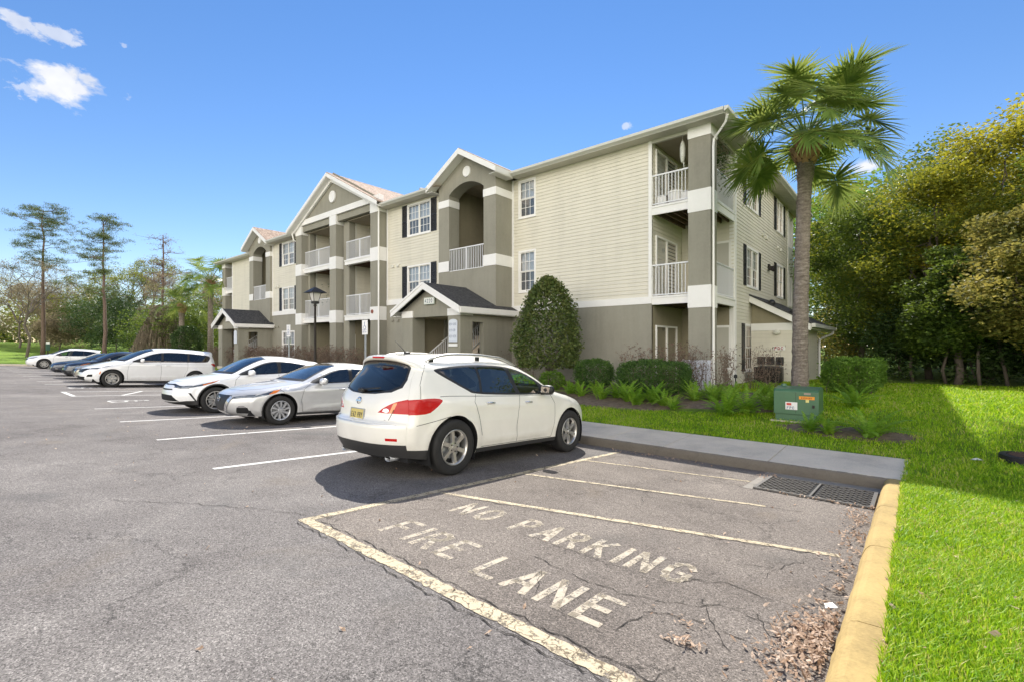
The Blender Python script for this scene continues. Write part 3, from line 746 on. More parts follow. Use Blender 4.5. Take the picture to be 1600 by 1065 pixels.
def railing(f, a0, a1, z0, z1, sp=.115, post=None, name='railing'):
    mb = PB(); fbox(mb, f, a0, a1, z1-.045, z1, -.05, .005); fbox(mb, f, a0, a1, z0+.0, z0+.035, -.038, -.006)
    n = max(2, round((a1-a0)/sp))
    for i in range(n+1):
        a = a0+.012+(a1-a0-.024)*i/n; fbox(mb, f, a-.011, a+.011, z0+.0355, z1-.0455, -.033, -.012)
    for p in (post or []): fbox(mb, f, p-.03, p+.03, z0-.25, z1-.0005, -.055, .006)
    return mb.build(name, M['rail'])
def slider(f, a0, a1, z0, z1, curt=True):
    mb = PB()
    for (p, q, r, s_) in ((a0, a0+.06, z0, z1), (a1-.06, a1, z0, z1), (a0+.06, a1-.06, z1-.06, z1), ((a0+a1)/2-.04, (a0+a1)/2+.04, z0, z1-.06)): fbox(mb, f, p, q, r, s_, -.02, .04)
    W = mb.build('sliding_door', M['white'])
    g = MB(); fquad(g, f, a0+.06, a1-.06, z0, z1-.06, .0); subpart(g, 'pane', M['pane'], W)
    b = MB(); am = (a0+a1)/2
    fquad(b, f, am, a1, z0, z1-.03, -.012); subpart(b, 'insect_screen', M['screen'], W)
    c = MB(); n = 24
    for i in range(n): 
        p = a0+.05+(am-a0-.05)*i/n; q = a0+.05+(am-a0-.05)*(i+1)/n; c.quad(f.p(p, z0, -.10 if i % 2 else -.07), f.p(q, z0, -.07 if i % 2 else -.10), f.p(q, z1-.03, -.07 if i % 2 else -.10), f.p(p, z1-.03, -.10 if i % 2 else -.07))
    subpart(c, 'curtain', mat('slider_curtain', (.36, .35, .33), .8, var=.1), W)
    return W
def mirx(x): return -48.86 - x
ZE = 8.23     # soffit height
# ------------------------------------------------------------ right wing front
f = FX(15.0)
h1 = window(f, -12.25, -11.37, 6.60, 8.14, mun=(3, 2)); h2 = window(f, -12.25, -11.37, 3.62, 5.30, mun=(3, 2))
s = PB(); siding(s, f, -12.6, -6.70, 3.10, ZE, [h1, h2]); s.build('siding', M['siding'])
s = PB(); wall(s, f, -12.6, -6.585, -.1, 2.87, d=.03); s.build('stucco_wall', M['stucco'])
bandm = Pieces(); fbox(bandm, f, -12.6, -6.585, 2.87, 3.10, -.02, .045)
fbox(bandm, f, -6.70, -6.585, 3.10, ZE, -.02, .030); fbox(bandm, f, -12.6, -12.50, 3.10, ZE, -.02, .030)
# ------------------------------------------------------------ corner balconies (near and far end)
def corner(mx=None):
    X = (lambda x: x) if mx is None else mirx
    def R(a, b): return (X(a), X(b)) if mx is None else (X(b), X(a))
    fo = FX(15.0); near = mx is None
    # column
    c = Pieces(); a, b = R(-5.36, -4.69)
    for z0, z1 in ((-.1, 2.66), (3.34, 5.61), (6.29, 7.90)): c.box(a, b, 14.9, 15.5, z0, z1)
    c.build('column', M['stucco'])
    w = Pieces(); a, b = R(-5.375, -4.675)
    for z0, z1 in ((2.66, 3.34), (5.61, 6.29), (7.90, ZE)): w.box(a, b, 14.885, 15.515, z0, z1)
    w.build('column_band', M['white'])
    a, b = R(-6.585, -5.375); 
    side = (FY if near else FYm)(-4.75 if near else X(-4.75))
    for (zf0, zf1, zr0, zr1) in ((2.83, 3.10, 3.13, 4.14), (5.77, 6.06, 6.11, 7.08)):
        w = PB(); fbox(w, fo, a, b, zf0, zf1-.06, -.04, .02); fbox(w, fo, a, b, zf1-.0595, zf1, -.04, .045)
        fbox(w, side, 15.516, 17.6, zf0, zf1-.06, -.04, .02); fbox(w, side, 15.516, 17.6, zf1-.0595, zf1, -.04, .045)
        w.build('balcony_fascia', M['white'])
        d = PB(); a2, b2 = R(-6.58, -4.80); d.box(a2, b2, 15.05, 17.6, zf1-.05, zf1-.005); d.build('balcony_floor', M['wood'])
        j = PB()
        for k in range(7): x = a2+(b2-a2)*(k+.5)/7; j.box(x-.025, x+.025, 15.05, 17.6, zf0+.02, zf1-.052)
        j.build('floor_joists', M['wood'])
        railing(fo, a, b, zr0, zr1, .115)
        railing(side, 15.52, 17.58, zr0, zr1, .115)
    if near:
        # inner walls
        fi = FY(-6.58)
        s = PB(); siding(s, fi, 15.0, 17.6, 3.05, 8.2); s.build('siding', M['siding'])
        s = PB(); wall(s, fi, 15.0, 17.6, -.1, 2.84, d=.01); s.build('stucco_wall', M['stucco_in'])
        fb = FX(17.6)
        s = PB(); siding(s, fb, -6.56, -4.75, 3.05, 8.2); s.build('siding', M['siding'])
        s = PB(); wall(s, fb, -6.56, -4.75, -.1, 2.84, d=.01); s.build('stucco_wall', M['stucco_in'])
        slider(FY(-6.56), 15.22, 17.05, .15, 2.17); slider(FY(-6.56), 15.22, 17.05, 3.10, 5.16); slider(FY(-6.56), 15.22, 17.05, 6.08, 8.02)
        for z in (.15, 3.1, 6.1):
            d = PB(); fbox(d, fb, -5.55, -4.83, z, z+2.05, .02, .05); D = d.build('door', M['white'])
            d = MB(); fbox(d, fb, -5.47, -4.91, z+.02, z+1.97, .051, .056); subpart(d, 'door_leaf', mat('door_leaf', (.46, .44, .38), .5), D)
        cl = PB(); cl.box(-6.56, -4.78, 15.03, 17.58, 8.16, 8.19); cl.build('ceiling', M['ceiling'])
        for z in (2.05, 5.0):
            d = PB(); d.box(-5.95, -5.85, 17.44, 17.58, z, z+.16); d.build('wall_lamp', M['black'], bevel=.02)
    else:
        s = PB(); a2, b2 = R(-6.58, -4.75); wall(s, FX(17.3), a2, b2, -.1, 8.2); wall(s, FYm(X(-6.58)), 15.0, 17.3, -.1, 8.2); s.build('stucco_wall', M['stucco_in'])
corner(); corner(1)
# ------------------------------------------------------------ side wall (+x)
f = FY(-4.75); hs = []
for (z0, z1) in ((6.66, 8.13), (3.68, 5.20)):
    hs.append(window(f, 19.07, 20.88, z0, z1, double=True, mun=(3, 2), shut=True, shw=.34))
    hs.append(window(f, 24.15, 25.6, z0, z1, double=True, mun=(2, 2), shut=True, shw=.42))
hs.append(window(f, 18.86, 20.1, .55, 2.30, double=False, mun=(4, 2), shut=True, shw=.36, sides=(1, 0)))
s = PB(); siding(s, f, 17.78, 26.75, -.1, ZE, hs); s.build('siding', M['siding'])
t = PB(); fbox(t, f, 17.62, 17.78, -.1, ZE, -.05, .035); fbox(t, f, 26.75, 26.87, -.1, ZE, -.05, .035)
t.box(-4.90, -4.7501, 17.585, 17.62, -.1, ZE)
t.build('corner_trim', M['white'])
# rear bay: tall dark windows between white panels
f2 = FY(-4.82); w = PB(); wall(w, f2, 26.87, 28.7, -.1, ZE, [(27.15, 28.45, 6.5, 8.0), (27.15, 28.45, 3.5, 5.2)]); w.build('rear_panel', M['white'])
g = PB(); fquad(g, f2, 27.15, 28.45, 6.5, 8.0, -.1); fquad(g, f2, 27.15, 28.45, 3.5, 5.2, -.1); g.build('rear_window', M['screen'])
g = PB(); fbox(g, f2, 27.77, 27.83, 6.5, 8.0, -.09, .0); fbox(g, f2, 27.77, 27.83, 3.5, 5.2, -.09, .0); g.build('rear_mullion', M['white'])
w = PB(); w.box(-44.1, -4.9, 28.7, 29.0, -.1, ZE); w.box(-44.15, -44.0, 17.3, 28.7, -.1, ZE); w.build('rear_wall', M['siding'])
# flood lamp and vents on the side wall
l = PB(); l.box(-4.734, -4.66, 22.5, 22.72, 4.80, 4.95); l.box(-4.70, -4.50, 22.52, 22.70, 4.68, 4.86); l.tube([(-4.6, 22.4, 4.72), (-4.45, 22.33, 4.62)], .06); l.build('flood_lamp', M['iron'], bevel=.02)
for (y, z) in ((21.6, 6.05), (22.2, 6.0), (24.4, 5.95), (25.0, 5.92)):
    v = PB(); v.box(-4.735, -4.66, y-.09, y+.09, z-.07, z+.07); v.build('dryer_vent', M['cream'], bevel=.015)
# ------------------------------------------------------------ middle sections
for (f0, f1, wx, door) in ((-20.02, -15.97, (-18.38, -16.67), None), (-32.90, -28.72, (-31.45, -29.74), 1)):
    f = FX(14.15); hs = []
    for (z0, z1) in ((6.62, 8.14), (3.72, 5.25)): hs.append(window(f, wx[0], wx[1], z0, z1, double=True, mun=(3, 2), shut=True, shw=.37))
    s = PB(); siding(s, f, f0+.1, f1, 3.74, ZE, hs); s.build('siding', M['siding'])
    hw = []
    if door: hw = [window(f, -31.45, -29.72, .75, 2.45, double=True, mun=(2, 2), sill=False)]
    s = PB(); wall(s, f, f0, f1, -.1, 3.48, hw, d=.02); s.build('stucco_wall', M['stucco'])
    fbox(bandm, f, f0, f1, 3.48, 3.74, -.02, .045); fbox(bandm, f, f0, f0+.1, 3.74, ZE, -.02, .030)
    if f0 < -30: fbox(bandm, f, f1-.1, f1, 3.74, ZE, -.02, .0305)
    for (dx, z) in ((.55, 5.35), (.95, 5.35), (.5, 2.72), (.95, 2.72)):
        v = PB(); fbox(v, f, f0+dx-.07, f0+dx+.07, z-.06, z+.06, .01, .10); v.build('dryer_vent', M['cream'] if z > 4 else M['stucco'], bevel=.015)
# left wing
f = FX(15.0); s = PB(); siding(s, f, -42.2, -36.26, 3.10, ZE); s.build('siding', M['siding'])
s = PB(); wall(s, f, -42.2, -36.26, -.1, 2.87, d=.03); s.build('stucco_wall', M['stucco'])
fbox(bandm, f, -42.2, -36.26, 2.87, 3.10, -.02, .045); fbox(bandm, f, -42.28, -42.16, 3.10, ZE, -.02, .030)
bandm.build('white_band', M['white'])

# ------------------------------------------------------------ breezeway towers
def arch_pts(x0, x1, z0, zs, rise, n=14):
    """outline of an opening with a segmental arch, left bottom -> right bottom"""
    pts = [(x0, z0), (x0, zs)]
    for i in range(1, n): t = i/n; pts.append((x0+(x1-x0)*t, zs+rise*math.sin(PI*t)**.8))
    return pts + [(x1, zs), (x1, z0)]
def tower(xl, xr, left=False):
    yf = 13.98; xc = (xl+xr)/2; f = FX(yf); ox0, ox1 = xl+.66, xr-.66; zb, zs, rise = 4.66, 7.93, .38
    w = PB()
    wall(w, f, xl, xr, -.1, zb, [(xl+.40, xr-.30, -.1, 2.58)], thick=.2)
    fquad(w, f, xl, ox0, zb, zs); fquad(w, f, ox1, xr, zb, zs)
    ap = arch_pts(ox0, ox1, zb, zs, rise)[1:-1]
    tops = 9.55; hw = (xr-xl)/2
    def roofz(x): return 9.45 - .58*abs(x-xc)
    cols = [(xl, zs)] + ap + [(xr, zs)]
    for (p, q) in zip(cols[:-1], cols[1:]):
        if p[0] < xc < q[0]:
            w.add([f.p(*p), f.p(*q), f.p(q[0], roofz(q[0])), f.p(xc, roofz(xc)), f.p(p[0], roofz(p[0]))], [(0, 1, 2, 3, 4)])
        elif q[0]-p[0] > 1e-6: w.quad(f.p(*p), f.p(*q), f.p(q[0], roofz(q[0])), f.p(p[0], roofz(p[0])))
    # side walls and soffit of the arch
    w.quad((xr, yf, -.1), (xr, 15.05, -.1), (xr, 15.05, 8.6), (xr, yf, 8.6)); w.quad((xl, yf, -.1), (xl, 15.05, -.1), (xl, 15.05, 8.6), (xl, yf, 8.6))
    full = arch_pts(ox0, ox1, zb, zs, rise)
    for (p, q) in zip(full[:-1], full[1:]): w.quad(f.p(*p), f.p(*q), f.p(q[0], q[1], -.6), f.p(p[0], p[1], -.6))
    w.build('tower_wall', M['stucco'])
    i = PB(); fi = FX(yf+.6)
    i.box(ox0-.35, ox0-.3, yf+.6, 19, zb, 8.5); i.box(ox1+.3, ox1+.35, yf+.6, 19, zb, 8.5); i.box(ox0-.3, ox1+.3, 18.9, 19, zb, 8.5); i.box(ox0-.3, ox1+.3, yf+.6, 18.9, 8.42, 8.45)
    fquad(i, fi, ox0-.35, ox0, zb, 8.5); fquad(i, fi, ox1, ox1+.35, zb, 8.5); i.box(ox0-.3, ox1+.3, yf+.02, 18.9, zb-.1, zb)
    i.build('breezeway_interior', M['stucco_in'])
    b = Pieces()
    for (z0, z1) in ((7.47, 7.77), (4.68, 5.12)):
        fbox(b, f, xl-.015, ox0+(.015 if z0 > 6 else 0), z0, z1, -.1, .018); fbox(b, f, ox1-.015, xr+.018, z0, z1, -.1, .0182)
        b.box(xr-.02, xr+.018, yf+.1002, 14.98, z0, z1)
        if z0 > 6: b.box(ox0-.002, ox0+.017, yf+.1, yf+.6, z0, z1)
    b.build('tower_band', M['white'])
    railing(FX(yf+.03), ox0, ox1, zb, 5.62, .105, post=[xc])
    # gable roof, rakes, round vent
    ov = .42; e0, e1 = xl-.36, xr+.36; zE = roofz(e0)+.12
    for (e, s_) in ((e0, -1), (e1, 1)):
        r = PB(); zt = 9.45+.14; zz = zt-.58*abs(e-xc)
        r.add([(xc, yf-ov, zt+.02), (e, yf-ov, zz+.02), (e, yf+3.6, zz+.02), (xc, yf+3.6, zt+.02), (xc, yf-ov, zt-.04), (e, yf-ov, zz-.04), (e, yf+3.6, zz-.04), (xc, yf+3.6, zt-.04)],
              [(0, 1, 2, 3), (4, 7, 6, 5), (0, 4, 5, 1), (1, 5, 6, 2), (3, 2, 6, 7)])
        r.build('gable_roof', M['shingle'])
        k = PB()  # rake board and its soffit
        k.add([(xc, yf-ov-.03, zt-.005), (e, yf-ov-.03, zz-.005), (e, yf-ov-.03, zz-.24), (xc, yf-ov-.03, zt-.24), (xc, yf-ov+.02, zt-.005), (e, yf-ov+.02, zz-.005), (e, yf-ov+.02, zz-.24), (xc, yf-ov+.02, zt-.24)],
              [(0, 1, 2, 3), (7, 6, 5, 4), (0, 4, 5, 1), (3, 2, 6, 7), (1, 5, 6, 2)])
        k.add([(xc, yf-ov+.02, zt-.2), (e, yf-ov+.02, zz-.2), (e, yf, zz-.2), (xc, yf, zt-.2)], [(0, 1, 2, 3)])
        k.build('rake_board', M['white'])
        q = PB()  # boxed eave with gutter
        q.box(e-.02, e+.02, yf-ov, 14.6 if s_ > 0 else 14.2, zz-.24, zz-.02)
        q.box(min(e, e-s_*.36), max(e, e-s_*.36), yf-ov+.02, 14.6 if s_ > 0 else 14.2, zz-.26, zz-.2405)
        q.build('eave', M['gutter'])
    v = PB(); v.lathe([(0, .035), (.16, .035), (.17, .05), (.215, .05), (.225, .0)], lambda x, y, h: (xc+.08+x, yf-h, 8.72+y*1.0), 32); v.build('round_vent', M['white'])
tower(-15.97, -12.60); tower(-36.26, -32.90, True)

# ------------------------------------------------------------ entry porches
def entry(xc, number=None):
    yf = 12.0; x0, x1 = xc-1.73, xc+1.73; o0, o1 = xc-1.01, xc+1.07; zt = 2.62
    w = PB()
    for (a, b) in ((x0+.06, o0), (o1, x1)):     # front piers
        w.box(a, b, yf, yf+.62, -.1, 2.60)
    w.box(x1-.22, x1, 13.22, 13.98, -.1, 2.6); w.box(x0+.06, x0+.28, 13.22, 13.98, -.1, 2.6)
    w.box(x1-.22, x1, yf+.62, 13.22, 2.38, 2.6)
    # gable infill
    w.add([(x0, yf+.02, 2.86), (x1, yf+.02, 2.86), (xc, yf+.02, 3.72), (x0, yf+.2, 2.86), (x1, yf+.2, 2.86), (xc, yf+.2, 3.72)], [(0, 1, 2), (5, 4, 3), (0, 3, 4, 1)])
    w.box(o0, o1, yf+.02, yf+.2, 2.60, 2.86)
    w.build('porch_wall', M['stucco'])
    b = Pieces()
    for (a, c) in ((x0+.04, o0+.02), (o1-.02, x1+.02)): b.box(a, c, yf-.02, yf+.64, 2.60, 2.86)
    b.build('porch_band', M['white'])
    e0, e1 = xc-2.02, xc+2.02; zr = 3.90; pitch = .50
    for (e, s_) in ((e0, -1), (e1, 1)):
        ze = zr-pitch*2.02
        yb = 15.0 if s_ > 0 else 14.1
        r = PB(); r.add([(xc, yf-.3, zr), (e, yf-.3, ze), (e, yb, ze), (xc+s_*1.7, yb, zr-pitch*1.7), (xc+s_*1.7, 13.98, zr-pitch*1.7), (xc, 13.98, zr)], [(0, 1, 2, 3, 4, 5)])
        r.add([(xc, yf-.3, zr-.03), (e, yf-.3, ze-.03), (e, yb, ze-.03), (xc, yb-.0, zr-.03)], [(3, 2, 1, 0)])
        r.build('porch_roof', M['shingle_dark'])
        k = PB(); k.prism([(xc, zr-.012), (e, ze-.012), (e, ze-.26), (xc, zr-.26)], lambda p, q, h: (p, h, q), yf-.33, yf-.28)
        k.prism([(xc, zr+.012), (e, ze+.012), (e, ze-.08), (xc, zr-.08)], lambda p, q, h: (p, h, q), yf-.355, yf-.331)
        k.box(e-.02, e+.025, yf-.28, yb, ze-.22, ze-.01); k.box(min(e, e-s_*.3), max(e, e-s_*.3), yf-.27, yb, ze-.2395, ze-.2205)
        k.build('porch_fascia', M['white'])
    # interior: side wall, back wall, ceiling, floor
    i = PB(); i.box(x0+.28, x0+.34, yf+.62, 18.5, -.1, 2.7); i.box(x0+.3, x1, 18.4, 18.5, -.1, 2.7); i.box(x0+.2, x1-.02, yf+.2, 13.98, 2.60, 2.64)
    i.box(x0+.3, x1-.2, 13.98, 18.4, 2.66, 2.7)
    i.build('porch_interior', M['stucco_in'])
    d = PB(); d.box(xc-1.25, xc-.85, 18.36, 18.399, .1, 2.2); d.build('porch_door', M['white'])
    fl = PB(); fl.box(x0+.1, x1-.1, yf-.1, 18.4, -.2, .13); fl.build('porch_floor', M['concrete'])
    # stair with railing
    st = PB()
    for k in range(12):
        y = 12.65+.27*k; z = .13+.18*k
        st.box(xc-.62, xc+.40, y, y+.27*1.2, z+.135, z+.18); st.box(xc-.60, xc+.38, y+.03, y+.05, z, z+.1349)
    st.build('stair', M['concrete'])
    for xr in (xc+.43, xc-.65):
        r = PB(); m_ = .18/.27
        for z in (.30, 1.05): r.tube([(xr, 12.55, .13+z), (xr, 15.6, .13+z+3.05*m_)], .030, 6)
        for k in range(26): y = 12.6+k*.117; r.box(xr-.014, xr+.014, y-.014, y+.014, .43+(y-12.55)*m_, 1.18+(y-12.55)*m_)
        r.build('stair_railing', M['rail'])
entry(-14.27); entry(-34.6)

# ------------------------------------------------------------ central portico
yp = 13.72; f = FX(yp)
CX = [(-28.72, -28.0), (-24.75, -24.1), (-20.82, -20.08)]
for (a, b) in CX:
    c = Pieces()
    for z0, z1 in ((-.1, 2.75), (3.42, 5.69), (6.36, 8.10)): c.box(a, b, yp, yp+.55, z0, z1)
    c.build('column', M['stucco'])
    w = Pieces()
    for z0, z1 in ((2.75, 3.42), (5.69, 6.36), (8.10, 8.62)): w.box(a-.018, b+.018, yp-.018, yp+.57, z0, z1)
    w.build('column_band', M['white'])
w = Pieces(); w.box(-24.0, -23.42, yp+.40, yp+.75, -.1, 8.27); w.box(-20.1, -20.021, yp+.55, 14.15, -.1, 8.27); w.box(-28.0, -27.75, yp+.40, yp+.70, -.1, 8.27); w.build('party_wall', M['stucco'])
w = Pieces(); fbox(w, f, -28.0, -24.77, 8.27, 8.60, -.3, -.08); fbox(w, f, -24.08, -20.84, 8.27, 8.60, -.3, -.08); w.build('lintel', M['stucco'])
w = PB(); fbox(w, f, -28.74, -20.06, 8.62, 8.93, -.25, .03); w.build('entablature', M['white'])
xc = -24.42; apex = 10.88; pit = .515; hw = 4.72
w = PB(); w.add([(-28.4, yp+.02, 8.93), (-20.4, yp+.02, 8.93), (xc, yp+.02, 8.93+4.0*pit+.02)], [(0, 1, 2)]); w.build('pediment', M['stucco'])
v = PB(); v.lathe([(0, .05), (.23, .05), (.24, .065), (.31, .065), (.32, .0)], lambda x, y, h: (xc+x, yp-h, 9.66+y*1.02), 32); v.build('round_vent', M['white'])
for s_ in (-1, 1):
    e = xc+s_*hw; ze = apex-hw*pit
    r = PB(); r.prism([(xc, apex+.03), (e, ze+.03), (e, ze-.03), (xc, apex-.03)], lambda p, q, h: (p, h, q), yp-.38, 21.0); r.build('gable_roof', M['shingle'])
    k = PB(); k.prism([(xc, apex-.005), (e, ze-.005), (e, ze-.20), (xc, apex-.20)], lambda p, q, h: (p, h, q), yp-.42, yp-.381)
    k.prism([(xc, apex-.2005), (e-s_*.05, ze-.18), (e-s_*.05-s_*.25, ze-.20), (xc, apex-.42)], lambda p, q, h: (p, h, q), yp-.12, yp-.0)
    k.prism([(xc, apex-.2), (e, ze-.2), (e, ze-.23), (xc, apex-.23)], lambda p, q, h: (p, h, q), yp-.381, yp-.0)
    k.build('rake_board', M['white'])
for (a, b) in ((-28.0, -24.77), (-24.08, -20.84)):
    lo = a if a < -27 else -23.42
    for (z0, z1, r0, r1) in ((2.83, 3.10, 3.14, 4.18), (5.80, 6.06, 6.10, 7.08)):
        w = PB(); fbox(w, f, lo if lo > -24 else a, b, z0, z1-.07, -.35, -.12); fbox(w, f, lo if lo > -24 else a, b, z1-.0695, z1, -.35, -.09); w.build('balcony_fascia', M['white'])
        d = PB(); d.box(lo, b, yp+.3, 16.4, z1-.06, z1-.01); d.build('balcony_floor', M['wood'])
        j = PB()
        for k in range(9): x = lo+(b-lo)*(k+.5)/9; j.box(x-.025, x+.025, yp+.36, 16.4, z0+.02, z1-.062)
        j.build('floor_joists', M['wood'])
        railing(FX(yp+.22), lo if lo > -24 else a, b, r0, r1, .11, post=[(lo+b)/2])
    fb = FX(16.4); s = PB(); siding(s, fb, lo, b+.6, 3.05, 8.25); s.build('siding', M['siding'])
    s = PB(); wall(s, fb, lo, b+.6, -.1, 2.85); s.build('stucco_wall', M['stucco_in'])
    s = PB(); siding(s, FYm(b+.62), 14.2, 16.4, 3.05, 8.25); s.build('siding', M['siding']); s = PB(); siding(s, FY(lo+(.015 if a > -27 else .24)), yp+.76, 16.4, 3.05, 8.25); s.build('siding', M['siding'])
    s = PB(); wall(s, FY(lo+(.02 if a > -27 else .24)), yp+.76, 16.4, -.1, 2.85); s.build('stucco_wall', M['stucco_in'])
    s = PB(); fbox(s, FY(lo+(.015 if a > -27 else .24)), yp+.752, yp+.85, 3.1, 8.25, .018, .03); s.build('corner_trim', M['cream'])
    for z in (.15, 3.1, 6.07):
        slider(fb, b-.95 if a > -27 else b-1.7, b+.5, z, z+2.05)
    cl = PB(); cl.box(lo, b+.6, yp+.3, 16.4, 8.20, 8.24); cl.build('ceiling', M['ceiling'])
cp = PB(); cp.prism([(xc-.16, apex-.045), (xc, apex+.045), (xc+.16, apex-.045), (xc, apex-.02)], lambda p, q, h: (p, h, q), yp-.385, 21.0); cp.build('ridge_cap', M['shingle'])
sc = PB(); sc.lathe([(0, .03), (.09, .03), (.1, 0)], lambda x, y, h: (-20.62+x, yp-.03-h, 3.18+y), 16); sc.build('alarm_bell', mat('bell_red', (.25, .07, .04), .4))

# ------------------------------------------------------------ main roof, soffits, gutters, downspouts
r = PB(); m_ = .24; ye0, ye1 = 14.50, 29.6; xe0, xe1 = -44.62, -4.18; yr = (ye0+ye1)/2; zr = 8.37; hh = (ye1-ye0)/2*m_; ins = (ye1-ye0)/2
P = [(xe0, ye0, zr), (xe1, ye0, zr), (xe1, ye1, zr), (xe0, ye1, zr), (xe0+ins, yr, zr+hh), (xe1-ins, yr, zr+hh)]
r.add(P, [(0, 1, 5, 4), (1, 2, 5), (2, 3, 4, 5), (3, 0, 4)])
for (a, b) in ((-20.0, -15.75), (-33.1, -28.9)):
    r.add([(a, 13.60, zr+.004), (b, 13.60, zr+.004), (b, 17.0, zr+.004+3.4*m_), (a, 17.0, zr+.004+3.4*m_)], [(0, 1, 2, 3)])
r.build('main_roof', M['shingle'])
def run(name, segs, m):  # eave runs (x0, x1, y) facing the camera
    for (x0, x1, y, yw) in segs:
        g = PB(); g.box(x0, x1, y-.02, y+.02, 8.22, 8.36); g.add([(x0, y-.02, 8.23), (x1, y-.02, 8.23), (x1, y-.13, 8.29), (x0, y-.13, 8.29), (x0, y-.14, 8.37), (x1, y-.14, 8.37), (x0, y-.02, 8.375), (x1, y-.02, 8.375)],
              [(0, 1, 2, 3), (3, 2, 5, 4), (4, 5, 7, 6), (0, 3, 4, 6), (1, 7, 5, 2)])
        g.build(name, M['gutter'])
        s = PB(); s.box(x0, x1, y+.02, yw+.02, 8.225, 8.245)
        n = int((x1-x0)/.3)
        for k in range(n): s.box(x0+.3*k, x0+.3*k+.02, y+.04, yw, 8.219, 8.2245)
        s.build('soffit', M['soffit'])
run('gutter', [(-12.3, -4.18, 14.52, 14.99), (-20.0, -16.2, 13.64, 14.15), (-44.6, -36.5, 14.52, 14.99), (-32.6, -28.9, 13.64, 14.15)], None)
g = PB(); g.box(-4.2, -4.16, 14.52, 29.4, 8.22, 8.36); g.add([(-4.16, 14.4, 8.23), (-4.16, 29.5, 8.23), (-4.05, 29.5, 8.29), (-4.05, 14.4, 8.29), (-4.04, 29.5, 8.37), (-4.04, 14.4, 8.37), (-4.16, 29.5, 8.375), (-4.16, 14.4, 8.375)],
      [(0, 1, 2, 3), (3, 2, 4, 5), (5, 4, 6, 7), (0, 3, 5, 7), (1, 6, 4, 2)]); g.build('gutter', M['gutter'])
s = PB(); s.box(-4.76, -4.2, 14.99, 29.4, 8.226, 8.245)
for k in range(48): s.box(-4.75, -4.2, 15+.3*k, 15.02+.3*k, 8.220, 8.2255)
s.build('soffit', M['soffit'])
w = PB(); w.box(-6.585, -4.69, 14.95, 15.05, 8.12, 8.226); w.box(-4.80, -4.72, 15.5, 17.6, 8.12, 8.226); w.build('balcony_header', M['soffit'])
def spout(pts, r=.042):
    d = PB(); d.tube(pts, r, 4); d.build('downspout', M['white'])
spout([(-4.12, 14.6, 8.2), (-4.2, 14.72, 8.05), (-4.60, 14.93, 7.72), (-4.62, 14.95, 7.5), (-4.62, 14.95, .15), (-4.60, 14.75, .08)])
spout([(-19.92, 13.55, 8.25), (-19.95, 13.62, 8.05), (-20.0, 13.64, 7.85), (-20.0, 13.64, .1)], .045)
spout([(-28.85, 13.55, 8.25), (-28.85, 13.65, 7.9), (-28.82, 14.0, 7.7), (-28.82, 14.05, .1)], .045)
# roof vents
for (x, y) in ((-17.9, 14.6), (-9.6, 16.0)):
    v = PB(); z = zr+(y-14.5)*m_ if y > 15 else zr+.25; v.tube([(x, y, z-.1), (x, y, z+.3)], .06, 10); v.lathe([(.0, .36), (.12, .34), (.12, .28), (.06, .26)], lambda a, b, h: (x+a, y+b, z+h), 12); v.build('roof_vent', M['metal'])

# ------------------------------------------------------------ utility lean-to at the side
f = FX(19.8); xw0, xw1 = -4.73, -3.05
def rz(x): return 3.38 - .56*(x+4.75)
s = PB(); siding(s, f, xw0, xw1, -.1, 2.05); s.build('siding', M['siding'])
w = PB(); w.add([f.p(xw0, 2.05, -.02), f.p(xw1, 2.05, -.02), f.p(xw1, rz(xw1)-.1, -.02), f.p(xw0, rz(xw0)-.1, -.02)], [(0, 1, 2, 3)]); w.build('shed_gable', M['stucco_in'])
w = PB(); fbox(w, f, xw0, xw1, 2.05, 2.32, -.02, .03); fbox(w, f, xw1-.08, xw1+.03, -.1, 2.049, -.02, .03)
w.prism([(xw0, rz(xw0)), (-2.75, rz(-2.75)), (-2.75, rz(-2.75)-.24), (xw0, rz(xw0)-.24)], lambda p, q, h: (p, h, q), 19.50, 19.54)
w.build('shed_trim', M['white'])
s = PB(); siding(s, FY(xw1), 19.83, 23.3, -.1, 2.2); s.build('siding', M['siding'])
r = PB(); r.prism([(xw0, rz(xw0)+.05), (-2.72, rz(-2.72)+.05), (-2.72, rz(-2.72)), (xw0, rz(xw0))], lambda p, q, h: (p, h, q), 19.47, 25.2); r.build('shed_roof', M['shingle_dark'])
g = PB(); g.box(-2.76, -2.72, 19.54, 25.2, 2.08, 2.25); g.box(-3.05, -2.76, 19.54, 25.2, 2.08, 2.10); g.box(-2.72, -2.60, 19.5, 25.25, 2.14, 2.27); g.build('shed_eave', M['gutter'])
spout([(-2.68, 25.0, 2.15), (-2.7, 24.9, 2.0), (-3.0, 23.6, 1.75), (-3.0, 23.45, 1.6), (-3.0, 23.4, .2)], .05)
for (x, a) in ((-4.05, 0), (-3.35, 0)):
    v = PB(); v.ell((x, 19.9, rz(x)+.09), (.13, .16, .13), 12, 8); v.build('roof_vent', M['black'], smooth=True)
l = PB(); l.ell((-3.85, 19.70, 1.98), (.13, .07, .09), 14, 8); l.build('wall_lamp', M['cream'], smooth=True)
v = PB(); v.box(-3.04, -3.0, 20.6, 20.75, 1.4, 1.6); v.build('wall_vent', M['iron'])
